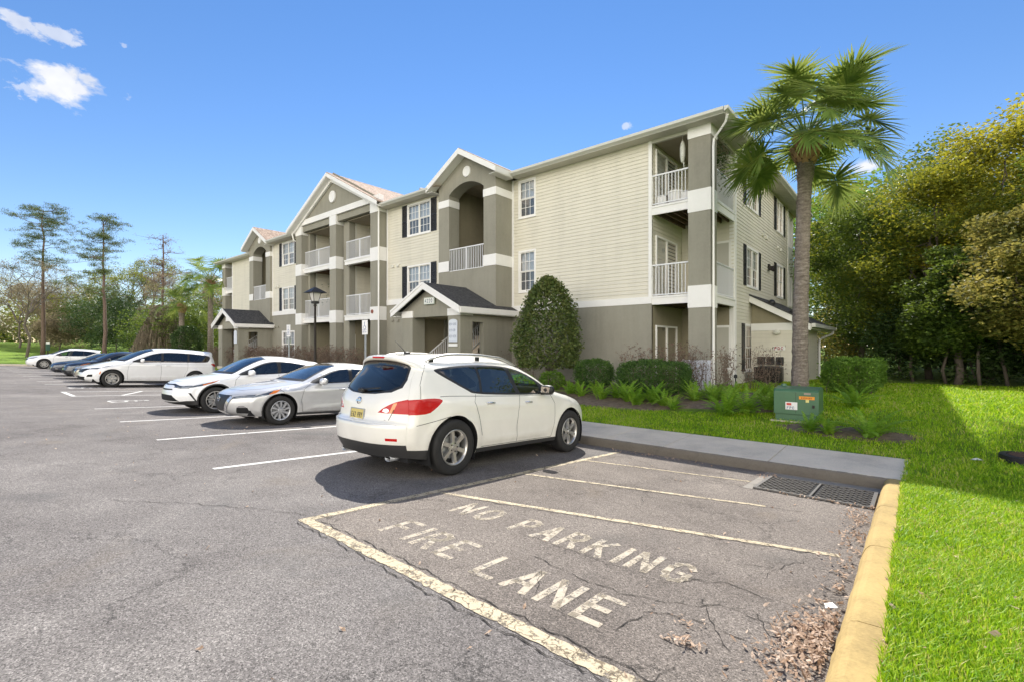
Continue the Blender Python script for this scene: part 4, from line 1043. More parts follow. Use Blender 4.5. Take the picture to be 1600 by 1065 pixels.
# ================================================================ cars
# local frame: x across (0 = centre line), y = s (0 front bumper ... L rear), z up
def paint_mat(name, col, metal=0.0, flake=.0, rough=.32):
    m, nt, b = newmat(name)
    b.inputs['Base Color'].default_value = c3(col); b.inputs['Metallic'].default_value = metal; b.inputs['Roughness'].default_value = rough
    b.inputs['Coat Weight'].default_value = 1.0; b.inputs['Coat Roughness'].default_value = .04
    p = nt.obj(); f = nt.noise(p, 3.0, 5, .6)
    z = nt.n('ShaderNodeSeparateXYZ'); nt.l(p, z.inputs[0])
    low = nt.math('MULTIPLY', nt.ramp(z.outputs[2], [(.15, 1.0), (.62, 0.0)]), nt.ramp(nt.noise(p, 5, 6, .7), [(.35, 0.0), (.7, .5)]))
    c = nt.mixc(low, nt.ramp(f, [(.3, vary(.96, col)), (.7, vary(1.02, col))]), vary(.6, (col[0], col[1]*.92, col[2]*.8)))
    nt.l(c, b.inputs['Base Color'])
    return m
def catmull(P, n):
    P = [np.array(p, float) for p in P]; out = []; ks = []
    for i in range(len(P)-1):
        p0 = P[i-1] if i > 0 else 2*P[0]-P[1]; p1, p2 = P[i], P[i+1]; p3 = P[i+2] if i+2 < len(P) else 2*P[-1]-P[-2]
        l1 = max(np.linalg.norm(p2-p1), 1e-6); l0 = max(np.linalg.norm(p1-p0), 1e-6); l2 = max(np.linalg.norm(p3-p2), 1e-6)
        # finite-difference tangents, limited
        m1 = ((p1-p0)/l0*l1+(p2-p1)*1.0)/2*1.0; m2 = ((p2-p1)+(p3-p2)/l2*l1)/2
        for j in range(n):
            t = j/n; t2 = t*t; t3 = t2*t
            out.append((2*t3-3*t2+1)*p1+(t3-2*t2+t)*m1+(-2*t3+3*t2)*p2+(t3-t2)*m2); ks.append(i+t)
    out.append(P[-1]); ks.append(len(P)-1); return np.array(out), np.array(ks)
def inpoly(P, poly):
    x, y = P[:, 0], P[:, 1]; c = np.zeros(len(P), bool); n = len(poly)
    for i in range(n):
        (x1, y1), (x2, y2) = poly[i], poly[(i+1) % n]
        if y1 == y2: continue
        k = ((y1 > y) != (y2 > y)) & (x < (x2-x1)*(y-y1)/(y2-y1)+x1); c ^= k
    return c
def dens(poly, step, closed=True):
    out = []; n = len(poly)
    for i in range(n if closed else n-1):
        a = np.array(poly[i], float); b = np.array(poly[(i+1) % n], float); k = max(1, int(np.linalg.norm(b-a)/step))
        for j in range(k): out.append(tuple(a+(b-a)*j/k))
    if not closed: out.append(tuple(poly[-1]))
    return out
def smoothpoly(poly, n=4, closed=True):
    """round an outline through its points"""
    P = [np.array(p, float) for p in poly]; out = []; m = len(P)
    for i in range(m):
        p0, p1, p2, p3 = P[(i-1) % m], P[i], P[(i+1) % m], P[(i+2) % m]
        for j in range(n):
            t = j/n; out.append(tuple(.5*((2*p1)+(-p0+p2)*t+(2*p0-5*p1+4*p2-p3)*t*t+(-p0+3*p1-3*p2+p3)*t**3)))
    return out

class Car:
    def __init__(s, L, C, P, wz, plan, arches, Ra, sill, n=7, gexp=3.0, R=.11, flare=.012, char=()):
        s.L = L; s.n = n; s.gexp = gexp; s.R = R; s.arches = arches; s.Ra = Ra; s.flare = flare; s.char = char
        s.C, s.k = catmull(C, n); s.P, _ = catmull(P, n)
        s.wz = np.array(wz); s.plan = np.array(plan); s.sill = sill
        d = np.linalg.norm(np.diff(s.C, axis=0), axis=1); s.u = np.concatenate([[0], np.cumsum(d)])
        b = s.base(s.P[:, 0], s.P[:, 1])
        for _ in range(3):
            th = np.arctan(s.gexp*np.linalg.norm(s.C-s.P, axis=1)/np.maximum(b, .2))
            s.kk = np.clip(s.R/2*np.tan(np.maximum(PI/2-th, .05)), .01, s.R*.95); b = s.base(s.P[:, 0], s.P[:, 1])-s.kk
        s.b = b
    def base(s, y, z):
        w = np.interp(z, s.wz[:, 0], s.wz[:, 1])*np.interp(y, s.plan[:, 0], s.plan[:, 1])
        for (ya, za) in s.arches:
            r = np.hypot(y-ya, z-za); w = w + s.flare*np.exp(-((r-s.Ra-.03)/.07)**2)*(z < za+s.Ra+.1)
        for (z0, y0, y1, amp, sig, sl) in s.char:
            zz = z0 + sl*(y-y0); t = np.clip((y-y0)/.25, 0, 1)*np.clip((y1-y)/.25, 0, 1); w = w + amp*t*np.exp(-((z-zz)/sig)**2)
        return w
    def side(s, Y, Z, off=0.0):
        A = s.P[:-1]; Bp = s.P[1:]; Q = np.stack([Y, Z], 1)
        best = np.full(len(Q), 9.0); kk = np.zeros(len(Q))
        for i in range(len(A)):
            ab = Bp[i]-A[i]; L2 = max(ab@ab, 1e-9); t = np.clip(((Q-A[i])@ab)/L2, 0, 1); d = np.hypot(*(Q-(A[i]+t[:, None]*ab)).T)
            m = d < best; best[m] = d[m]; kk[m] = (s.kk[i]*(1-t)+s.kk[i+1]*t)[m]
        x = s.base(Y, Z) - kk*np.clip(1-best/s.R, 0, 1)**2 + off
        return np.stack([x, Y, Z], 1)
    def wrap(s, U, Vv):
        g = np.abs(Vv)**s.gexp
        cy = np.interp(U, s.u, s.C[:, 0]); cz = np.interp(U, s.u, s.C[:, 1]); py = np.interp(U, s.u, s.P[:, 0]); pz = np.interp(U, s.u, s.P[:, 1]); b = np.interp(U, s.u, s.b)
        return np.stack([Vv*b, cy*(1-g)+py*g, cz*(1-g)+pz*g], 1)
    def uk(s, k): return float(np.interp(k, s.k, s.u))
    def find(s, a, c, ka, kb, axis):   # (a, z) or (a, s) -> (u, v)
        U = np.linspace(s.uk(ka), s.uk(kb), 240); b = np.interp(U, s.u, s.b); V = a/b; pts = s.wrap(U, V)[:, axis] - c
        sg = np.where(np.sign(pts[:-1]) != np.sign(pts[1:]))[0]
        if len(sg): i = sg[0]; t = pts[i]/(pts[i]-pts[i+1]); return (float(U[i]+(U[i+1]-U[i])*t), float(V[i]+(V[i+1]-V[i])*t))
        i = int(np.argmin(np.abs(pts))); return (float(U[i]), float(V[i]))
    def wpoly(s, poly, rng_, axis):
        return [s.find(a, c, rng_[0], rng_[1], axis) for a, c in poly]

def cdt(points, edges):
    r = geometry.delaunay_2d_cdt([Vector(p) for p in points], edges, [], 0, 1e-5)
    return np.array([tuple(v) for v in r[0]]), np.array([f for f in r[2] if len(f) == 3])
def surf_norm(fn, A, B_, h=.004):
    a = fn(A+h, B_)-fn(A-h, B_); b = fn(A, B_+h)-fn(A, B_-h); n = np.cross(a, b); return n/np.maximum(np.linalg.norm(n, axis=1), 1e-9)[:, None]

def build_surface(pts2, tris, lab, fn, nsgn, mirror, groups, mirror_parts):
    """collect triangles per label into groups dict: label -> list of (V, N, F)"""
    V = fn(pts2[:, 0], pts2[:, 1]); N = surf_norm(fn, pts2[:, 0], pts2[:, 1])*nsgn
    for L in set(lab):
        if L is None: continue
        T = tris[np.array([q == L for q in lab])]
        idx, inv = np.unique(T, return_inverse=True); inv = inv.reshape(T.shape)
        groups.setdefault((L, 0), []).append((V[idx], N[idx], inv))
        Vm = V[idx]*np.array([-1, 1, 1]); Nm = N[idx]*np.array([-1, 1, 1])
        groups.setdefault((L, 1), []).append((Vm, Nm, inv[:, ::-1]))
def emit(name, chunks, mat_, parent, weld=True):
    V = []; N = []; F_ = []; o = 0
    for v, n, f in chunks: V.append(v); N.append(n); F_.append(f+o); o += len(v)
    V = np.concatenate(V); N = np.concatenate(N); F_ = np.concatenate(F_)
    # orient faces along their normals
    fn = np.cross(V[F_[:, 1]]-V[F_[:, 0]], V[F_[:, 2]]-V[F_[:, 0]]); av = N[F_].mean(1); bad = (fn*av).sum(1) < 0
    F_[bad] = F_[bad][:, ::-1]
    ar = np.linalg.norm(fn, axis=1); F_ = F_[ar > 1e-9]
    o = np_mesh(name, V, F_, mat_, parent, True)
    o.data.normals_split_custom_set_from_vertices([tuple(x) for x in N])
    return o

def strip_side(car, mb, pts, w, off=.003, sides=(1,)):
    pts = dens(pts, .04, False); P = np.array(pts); X = car.side(P[:, 0], P[:, 1], off)
    for sg in sides:
        for i in range(len(P)-1):
            d = P[i+1]-P[i]; d = d/max(np.linalg.norm(d), 1e-9); q = np.array([0, -d[1], d[0]])*w/2
            a, b = X[i].copy(), X[i+1].copy()
            vs = [a-q, b-q, b+q, a+q]
            mb.add([(sg*v[0], v[1], v[2]) for v in vs], [(0, 1, 2, 3)])
def strip_wrap(car, mb, uv, w, off=.003, sides=(1, -1)):
    uv = np.array(dens(uv, .05, False)); X = car.wrap(uv[:, 0], uv[:, 1]); N = -surf_norm(car.wrap, uv[:, 0], uv[:, 1])
    for sg in sides:
        for i in range(len(uv)-1):
            d = X[i+1]-X[i]; d = d/max(np.linalg.norm(d), 1e-9)
            n = N[i]; q = np.cross(d, n); q = q/max(np.linalg.norm(q), 1e-9)*w/2
            if n[2] < 0 and abs(n[2]) > .5: n = -n
            out = X[i]+n*off, X[i+1]+n*off
            vs = [out[0]-q, out[1]-q, out[1]+q, out[0]+q]
            mb.add([(sg*v[0], v[1], v[2]) for v in vs], [(0, 1, 2, 3)])

def wheel(parent, x, y, R, W, rr, style, side, name='wheel'):
    """side +1: outer face towards +x"""
    wobj = empty(name, (x, y, R), 0, parent)
    F_ = lambda a, b, h: (side*h, a, b)       # lathe axis along x, h outward
    mb = MB(); w = W/2
    mb.lathe([(rr-.004, -w+.02), (rr+.02, -w+.008), (R*.90, -w), (R*.965, -w+.012), (R-.004, -w+.035), (R, -w*.3), (R, w*.3), (R-.004, w-.035), (R*.965, w-.012), (R*.90, w), (rr+.035, w-.002), (rr+.012, w-.010), (rr-.004, w-.018)], F_, 56, closed=False)
    # tread grooves
    o = mb.build('tyre', M['rubber'], wobj, smooth=True)
    rb = MB()
    rb.lathe([(rr-.004, w-.022), (rr+.006, w-.012), (rr, w-.006), (rr-.014, w-.010), (rr-.022, w-.05), (rr-.03, -w+.03)], F_, 56)
    rb.build('rim', M['alloy'] if style != 'altima' else M['hub'], wobj, smooth=True)
    dk = MB(); dk.lathe([(0, w-.115), (rr-.02, w-.115), (rr-.02, -w+.02), (0, -w+.02)], F_, 32); dk.build('brake', M['dark'], wobj)
    br = MB(); br.lathe([(.05, w-.09), (.155, w-.09), (.155, w-.105)], F_, 32); br.build('brake_disc', M['metal'], wobj)
    sp = MB(); hx = w-.022
    def bar(t, r0, r1, w0, w1, h0, h1, th=.03, tw=0.0, mbx=None):
        mbx = mbx or sp
        c0, s0 = math.cos(t), math.sin(t); c1, s1 = math.cos(t+tw), math.sin(t+tw)
        P0 = [(r0*c0 - k*w0/2*s0*-1, r0*s0 - k*w0/2*c0) for k in (1, -1)]; P1 = [(r1*c1 + k*w1/2*s1, r1*s1 - k*w1/2*c1) for k in (1, -1)]
        q = .72
        vs = [F_(*P0[0], h0-th), F_(*P0[1], h0-th), F_(*P1[1], h1-th), F_(*P1[0], h1-th)]
        m0 = ((P0[0][0]+P0[1][0])/2, (P0[0][1]+P0[1][1])/2); m1 = ((P1[0][0]+P1[1][0])/2, (P1[0][1]+P1[1][1])/2)
        sh = lambda p, m: (m[0]+(p[0]-m[0])*q, m[1]+(p[1]-m[1])*q)
        vs += [F_(*sh(P0[0], m0), h0), F_(*sh(P0[1], m0), h0), F_(*sh(P1[1], m1), h1), F_(*sh(P1[0], m1), h1)]
        mbx.add(vs, [(4, 5, 6, 7), (0, 1, 5, 4), (1, 2, 6, 5), (2, 3, 7, 6), (3, 0, 4, 7)])
    hubm = M['alloy']
    if style == 'six':
        for k in range(6): bar(2*PI*k/6+.35, .035, rr-.012, .062, .078, hx-.012, hx-.004)
        sp.lathe([(0, hx+.004), (.032, hx+.003), (.036, hx-.006), (.075, hx-.010), (.085, hx-.03)], F_, 24)
        nt_ = MB()
        for k in range(5):
            t = 2*PI*k/5+.6; cx, cy = .057*math.cos(t), .057*math.sin(t); nt_.lathe([(0, hx+.0), (.009, hx+.0), (.011, hx-.012)], lambda a, b, h: F_(a+cx, b+cy, h), 8)
        nt_.build('lug_nuts', M['iron'], wobj)
    elif style == 'altima':
        hubm = M['hub']
        for k in range(10):
            t = 2*PI*k/10+.12; bar(t, .05, rr-.012, .030, .075 if k % 2 else .060, hx-.008, hx-.006, .02, tw=.16)
        sp.lathe([(0, hx+.002), (.045, hx+.001), (.06, hx-.02)], F_, 24)
    elif style == 'chr':
        for k in range(5):
            t = 2*PI*k/5+.3
            for e in (-.2, .2): bar(t, .035, rr-.012, .034, .030, hx-.012, hx-.006, .03, tw=e)
            a, b = t-.2, t+.2; 
        sp.lathe([(0, hx+.002), (.035, hx+.001), (.05, hx-.02)], F_, 24)
    elif style == 'mesh':
        for k in range(5):
            t = 2*PI*k/5+.2
            for e in (-.34, -.1, .1, .34): bar(t, .035, rr-.012, .026, .022, hx-.010, hx-.006, .025, tw=e)
        sp.lathe([(0, hx+.002), (.04, hx+.001), (.055, hx-.02)], F_, 24)
    sp.build('spokes', hubm, wobj)
    return wobj
M['silver'] = paint_mat('silver_paint', (.64, .64, .64), .35, rough=.36)
M['hub'] = mat('wheel_cover', (.55, .56, .58), .3, .7)
M['brake_red'] = mat('tail_lens', (.50, .004, .006), .25, spec=.3, coat=.25)
M['amber'] = mat('amber_lens', (.75, .20, .02), .12, coat=1.0)
M['clear'] = mat('clear_lens', (.62, .62, .66), .08, .5, coat=1.0)
M['headlens'] = mat('head_lens', (.10, .12, .15), .10, .4, coat=1.0, var=.7, vs=14)
M['clad'] = mat('grey_cladding', (.035, .034, .034), .62, bump=.2, bs=120)
M['gap'] = mat('panel_gap', (.03, .03, .03), .8)
M['autoglass'] = glass_mat('car_glass', (.80, .92, .86), .04, .01)
M['privacy'] = glass_mat('privacy_glass', (.16, .19, .23), .30, .01, extra=.07)
M['shield'] = glass_mat('windscreen_glass', (.45, .52, .55), .15, .02, extra=.22, refl=(1.0, .93, .85))
M['seat'] = mat('seat_fabric', (.16, .14, .12), .8)
M['cabin'] = mat('cabin_trim', (.08, .075, .07), .7)

def make_car(spec, name, label, loc, rz, group='cars parked in the lot', tilt=1):
    s = spec; car = s['car']; root = empty(name, (0, 0, 0))
    tag(root, label, s.get('cat', 'car'), group)
    paint = s['paint']
    groups = {}
    # ---------- side surface
    Pp = [tuple(p) for p in car.P]; rear = Pp[-1]; front = Pp[0]
    bottom = [rear]; zs = car.sill
    arcs = sorted(car.arches, key=lambda a: -a[0])
    for (ya, za) in arcs:
        zb = zs
        x0 = math.sqrt(max(car.Ra**2-(za-zb)**2, 0)); a0 = math.atan2(zb-za, x0); a1 = math.atan2(zb-za, -x0)
        if a1 < 0: a1 += 2*PI
        bottom.append((ya+x0+.001, zb))
        for i in range(0, 31): t = a0+(a1-a0)*i/30; bottom.append((ya+car.Ra*math.cos(t), za+car.Ra*math.sin(t)))
    outline = Pp + bottom[1:]
    pts = []; edges = []
    def addpoly(poly, closed=True):
        b = len(pts); pts.extend(poly); n = len(poly)
        edges.extend([(b+i, b+(i+1) % n) for i in range(n if closed else n-1)])
    od = dens(outline[len(Pp)-1:]+[outline[0]], .05, False)
    addpoly(Pp+od[1:-1])
    for (lab, poly, *_r) in s['side']: addpoly(dens(poly, .05))
    PA = np.array(outline)
    A = car.P
    for f_ in (.06, .18, .36, .62, 1.0, 1.5):
        d = np.gradient(A, axis=0); d = d/np.maximum(np.linalg.norm(d, axis=1), 1e-9)[:, None]; nn = np.stack([d[:, 1], -d[:, 0]], 1)
        q = A + nn*car.R*f_
        pts.extend([tuple(p) for p in q[inpoly(q, outline)][::1 if f_ < 1 else 2]])
    for (ya, za) in car.arches:
        for dr in (.03, .07, .13):
            for i in range(26): t = -.5+(PI+1)*i/25; pts.append((ya+(car.Ra+dr)*math.cos(t), za+(car.Ra+dr)*math.sin(t)))
    gs = s.get('grid', .06); G = [(y+(.5*gs if j % 2 else 0), z) for j, z in enumerate(np.arange(.2, 1.9, gs*.8)) for y in np.arange(0, car.L, gs)]
    G = np.array(G); pts.extend([tuple(p) for p in G[inpoly(G, outline)]])
    p2, tr = cdt(pts, edges); cen = p2[tr].mean(1); ins = inpoly(cen, outline)
    lab = np.array(['body']*len(tr), object)
    for (L, poly, *_r) in s['side']: lab[inpoly(cen, poly)] = L
    lab[~ins] = None
    build_surface(p2, tr, list(lab), lambda a, b: car.side(a, b), 1, True, groups, ())
    # ---------- wrap surface
    pts = []; edges = []
    U = car.u; Um = U[-1]
    addpoly([(u, 1.0) for u in U] + [(Um, v) for v in np.linspace(.94, .06, 14)] + [(u, 0.0) for u in U[::-1]] + [(0, v) for v in np.linspace(.06, .94, 14)])
    wl = []
    for (L, kind, rg, poly) in s['wrap']:
        if kind == 'kv': q = [(car.uk(k), v) for k, v in poly]
        elif kind == 'az': q = car.wpoly(poly, rg, 2)
        else: q = car.wpoly(poly, rg, 1)
        q = dens(q, .045)
        q = [(min(max(a, 0), Um), min(max(b, 0), 1.0)) for a, b in q]; q = [q[i] for i in range(len(q)) if i == 0 or math.dist(q[i], q[i-1]) > 1e-4]
        wl.append((L, q)); addpoly(q)
    for v in (.07, .14, .22, .3, .38, .46, .54, .62, .7, .77, .83, .88, .92, .955, .98, .993):
        pts.extend([(u, v) for u in np.arange(.02, Um-.01, .055 if v < .85 else .045)])
    p2, tr = cdt(pts, edges); cen = p2[tr].mean(1)
    ins = (cen[:, 0] > 0) & (cen[:, 0] < Um) & (cen[:, 1] > 0) & (cen[:, 1] < 1)
    lab = np.array(['body']*len(tr), object)
    for (L, q) in wl: lab[inpoly(cen, q)] = L
    lab[~ins] = None
    build_surface(p2, tr, list(lab), lambda a, b: car.wrap(a, b), -1, True, groups, ())
    labs = s['labels']
    done = set(); bodyo = None
    order = [k for k in sorted(groups, key=lambda q: (q[0] != 'body', str(q)))]
    mats_ = dict(body=paint, trim=M['black'], glass=M['privacy'], clearglass=M['autoglass'], clad=M['clad'], head=M['headlens'], tail=M['brake_red'], amber=M['amber'], reverse=M['clear'], grille=M['black'], chrome=M['chrome'], silver=M['alloy'], side_marker=M['amber'], door_f=paint, door_r=paint, reflector=M['brake_red'], dark=M['dark'])
    nm = dict(body='body', trim='window_trim', glass='window', clearglass='window', clad='cladding', head='headlight', tail='taillight', amber='turn_signal', reverse='reversing_light', grille='grille', chrome='chrome_trim', silver='silver_trim', side_marker='side_marker', door_f='front_door', door_r='rear_door', reflector='reflector', dark='lower_grille')
    mats_['glass:w'] = M['shield']
    if 'mats' in s: mats_.update(s['mats'])
    single = {'body', 'grille', 'chrome', 'silver', 'clad', 'trim', 'dark'}
    for L in sorted({k[0] for k in groups}, key=lambda q: q != 'body'):
        key = L.split(':')[0]
        mk = 'glass:w' if L == 'glass:w' else key
        if key in single or L in s.get('centre', ()):
            emit(nm[key], groups[(L, 0)]+groups[(L, 1)], mats_[mk], root)
        else:
            emit(nm[key], groups[(L, 0)], mats_[key], root); emit(nm[key], groups[(L, 1)], mats_[key], root)
    # ---------- seams
    mb = MB()
    for p in s.get('seams', ()): strip_side(car, mb, p, .007, .0022, (1, -1))
    for p in s.get('wseams', ()):
        q = [(car.uk(k), v) for k, v in p]; strip_wrap(car, mb, q, .008, .0022)
    if mb.v: mb.build('panel_gaps', M['gap'], root)
    # ---------- underbody, wheel wells, cabin
    hw = float(car.base(np.array([car.L/2]), np.array([.5]))[0])
    ub = MB(); ub.box(-hw*.80, hw*.80, .35, car.L-.35, .22, .34); ub.box(-hw*.6, hw*.6, .25, car.L-.22, .26, .40)
    for (ya, za) in car.arches:
        for sg in (1, -1):
            n = 18; rl = car.Ra+.004
            vs = []
            for i in range(n+1):
                t = -.5+(PI+1)*i/n; vs += [(sg*(hw-.015), ya+rl*math.cos(t), za+rl*math.sin(t)), (sg*(hw-.34), ya+rl*math.cos(t), za+rl*math.sin(t))]
            ub.add(vs, [(2*i, 2*i+1, 2*i+3, 2*i+2) for i in range(n)]); ub.add([vs[2*i+1] for i in range(n+1)], [tuple(range(n+1))])
    ub.build('underbody', M['dark'], root)
    cb = s['cabin']; ib = MB(); (y0, y1, zb, zt) = cb; q = (zt-zb)/.985
    ib.box(-hw*.82, hw*.82, y0, y1, zb-.08, zb); ib.box(-hw*.78, hw*.78, y0-.02, y0+.30, zb+.05, zb+.40*q)
    ib.build('interior', M['cabin'], root, bevel=.03)
    sb = MB()
    for yy in ((y0+.80, y0+1.70) if y1-y0 > 2.4 else (y0+.75, y0+1.5)):
        for xx in (-.34, .34):
            sb.ell((xx, yy+.05, zb+.22*q), (.23, .26, .09), 12, 8, .5); sb.ell((xx, yy+.36, zb+.52*q), (.21, .08, .30*q), 12, 8, .6); sb.ell((xx, yy+.42, zb+.86*q), (.11, .045, .08), 12, 8, .7)
    sb.build('seats', M['seat'], root, smooth=True)
    st = MB(); st.lathe([(.17, 0), (.185, .012), (.17, .024)], lambda a, b, h: (s.get('wheel_x', .34)+a, y0+.50+h+b*.3, zb+.45*q+b*.9), 24, closed=True); st.build('steering_wheel', M['black'], root, smooth=True)
    # ---------- wheels
    tw = s['track']/2; R = s['R']; W = s['tw']
    for (ya, za) in car.arches:
        for sg in (1, -1): wheel(root, sg*tw, ya, R, W, s['rim'], s['wheel'], sg)
    # ---------- mirrors and handles
    mx, my, mz = s['mirror']
    for sg in (1, -1):
        mb = MB(); mb.ell((sg*(mx+.13), my, mz), (.115, .075, .078), 16, 10, .72); mo = mb.build('door_mirror', s.get('mirror_mat', paint), root, smooth=True)
        mb = MB(); mb.prism([(sg*(mx+.045), mz-.05), (sg*(mx+.21), mz-.05), (sg*(mx+.215), mz+.045), (sg*(mx+.05), mz+.05)], lambda p, q, h: (p, h, q), my+.06, my+.072); mg = mb.build('mirror_glass', M['chrome'], mo)
        mb = MB(); mb.tube([(sg*(mx-.06), my+.02, mz-.06), (sg*(mx+.06), my, mz-.05)], .028, 8); mb.build('mirror_foot', M['black'], mo, smooth=True)
    for (hy, hz) in s['handles']:
        for sg in (1, -1):
            X = car.side(np.array([hy-.09, hy, hy+.09]), np.array([hz, hz+.004, hz]), .0)
            mb = MB(); mb.tube([(sg*(X[0][0]-.005), X[0][1], X[0][2]), (sg*(X[0][0]+.026), X[0][1]+.02, X[0][2]), (sg*(X[1][0]+.034), X[1][1], X[1][2]), (sg*(X[2][0]+.026), X[2][1]-.02, X[2][2]), (sg*(X[2][0]-.005), X[2][1], X[2][2])], [.010, .013, .014, .013, .010], 8)
            mb.build('door_handle', s.get('handle_mat', paint), root, smooth=True)
    if s.get('extra'): s['extra'](root, car, s)
    # place: kept level with the falling lot
    root.matrix_world = Matrix.Identity(4)
    T = Matrix.Translation((loc[0], loc[1], lotz(loc[1]))) @ Matrix.Rotation(-math.atan(SL)*tilt, 4, 'X') @ Matrix.Rotation(rz, 4, 'Z')
    root.matrix_world = T
    return root

# ---------------------------------------------------------------- white crossover (rear three-quarter, nearest)
C = [(.16,.24),(.04,.36),(.0,.50),(.02,.66),(.09,.80),(.28,.93),(.65,1.02),(1.05,1.10),(1.22,1.13),(1.62,1.345),(2.02,1.545),(2.45,1.635),(3.0,1.665),(3.6,1.65),(4.15,1.605),(4.44,1.565),(4.43,1.535),(4.36,1.50),(4.52,1.27),(4.64,1.09),(4.695,.98),(4.71,.86),(4.725,.74),(4.79,.70),(4.79,.58),(4.765,.44),(4.66,.28)]
P = [(.42,.24),(.33,.36),(.29,.50),(.31,.66),(.40,.80),(.62,.915),(.90,1.0),(1.25,1.07),(1.42,1.115),(1.85,1.335),(2.22,1.475),(2.60,1.545),(3.1,1.570),(3.6,1.555),(4.02,1.51),(4.22,1.465),(4.26,1.44),(4.28,1.41),(4.40,1.22),(4.47,1.06),(4.49,.98),(4.49,.86),(4.50,.74),(4.52,.69),(4.52,.58),(4.50,.44),(4.42,.28)]
wz = [(.0,.86),(.22,.875),(.32,.905),(.50,.930),(.72,.942),(.90,.935),(1.02,.918),(1.10,.890),(1.20,.850),(1.35,.790),(1.5,.725),(1.7,.63)]
plan = [(0,.78),(.30,.86),(.6,.93),(1.0,.985),(1.5,1.0),(3.4,1.0),(3.9,.985),(4.3,.95),(4.6,.90),(4.8,.86)]
AF, AR = (.965, .375), (3.79, .375)
mur = Car(4.79, C, P, wz, plan, [AF, AR], .435, .255, R=.12, flare=.014, char=[(.86, 1.5, 4.2, .010, .05, .035), (.42, 1.5, 3.3, .012, .05, 0.0)])
dlo = smoothpoly([(1.60,1.135),(1.95,1.325),(2.30,1.445),(2.7,1.500),(3.2,1.505),(3.62,1.480),(3.98,1.435),(4.06,1.40),(3.9,1.31),(3.55,1.145),(3.42,1.10),(3.0,1.075),(2.3,1.06),(1.8,1.065),(1.62,1.08)], 3)
wf = [(1.93,1.095),(1.97,1.28),(2.32,1.425),(2.50,1.46),(2.53,1.458),(2.38,1.085),(2.2,1.083)]
wfront = smoothpoly([(1.88,1.10),(1.90,1.235),(2.10,1.345),(2.35,1.430),(2.52,1.468),(2.46,1.28),(2.39,1.092),(2.1,1.09)], 2)
wrear = [(2.50,1.095),(2.57,1.30),(2.63,1.475),(2.9,1.482),(3.24,1.482),(3.22,1.30),(3.25,1.115),(2.9,1.102)]
wq = [(3.30,1.12),(3.27,1.30),(3.29,1.478),(3.6,1.456),(3.93,1.415),(3.98,1.395),(3.85,1.325),(3.6,1.20),(3.42,1.125)]
door_f = [(1.52,.36),(1.46,.60),(1.47,.90),(1.56,1.05),(1.75,1.055),(2.42,1.052),(2.46,.85),(2.49,.60),(2.46,.36)]
door_r = [(2.46,.36),(2.49,.60),(2.46,.85),(2.42,1.052),(3.0,1.064),(3.40,1.09),(3.44,.98),(3.36,.80),(3.27,.60),(3.27,.36)]
tail_s = smoothpoly([(4.75,.965),(4.55,1.01),(4.38,1.035),(4.14,1.045),(4.02,1.022),(4.06,.97),(4.18,.885),(4.30,.845),(4.75,.84)], 2)
def tail_w():
    return [(.40,.845),(.47,.90),(.56,.955),(.66,1.0),(.76,1.03),(1.0,1.06),(1.0,.842),(.7,.842)]
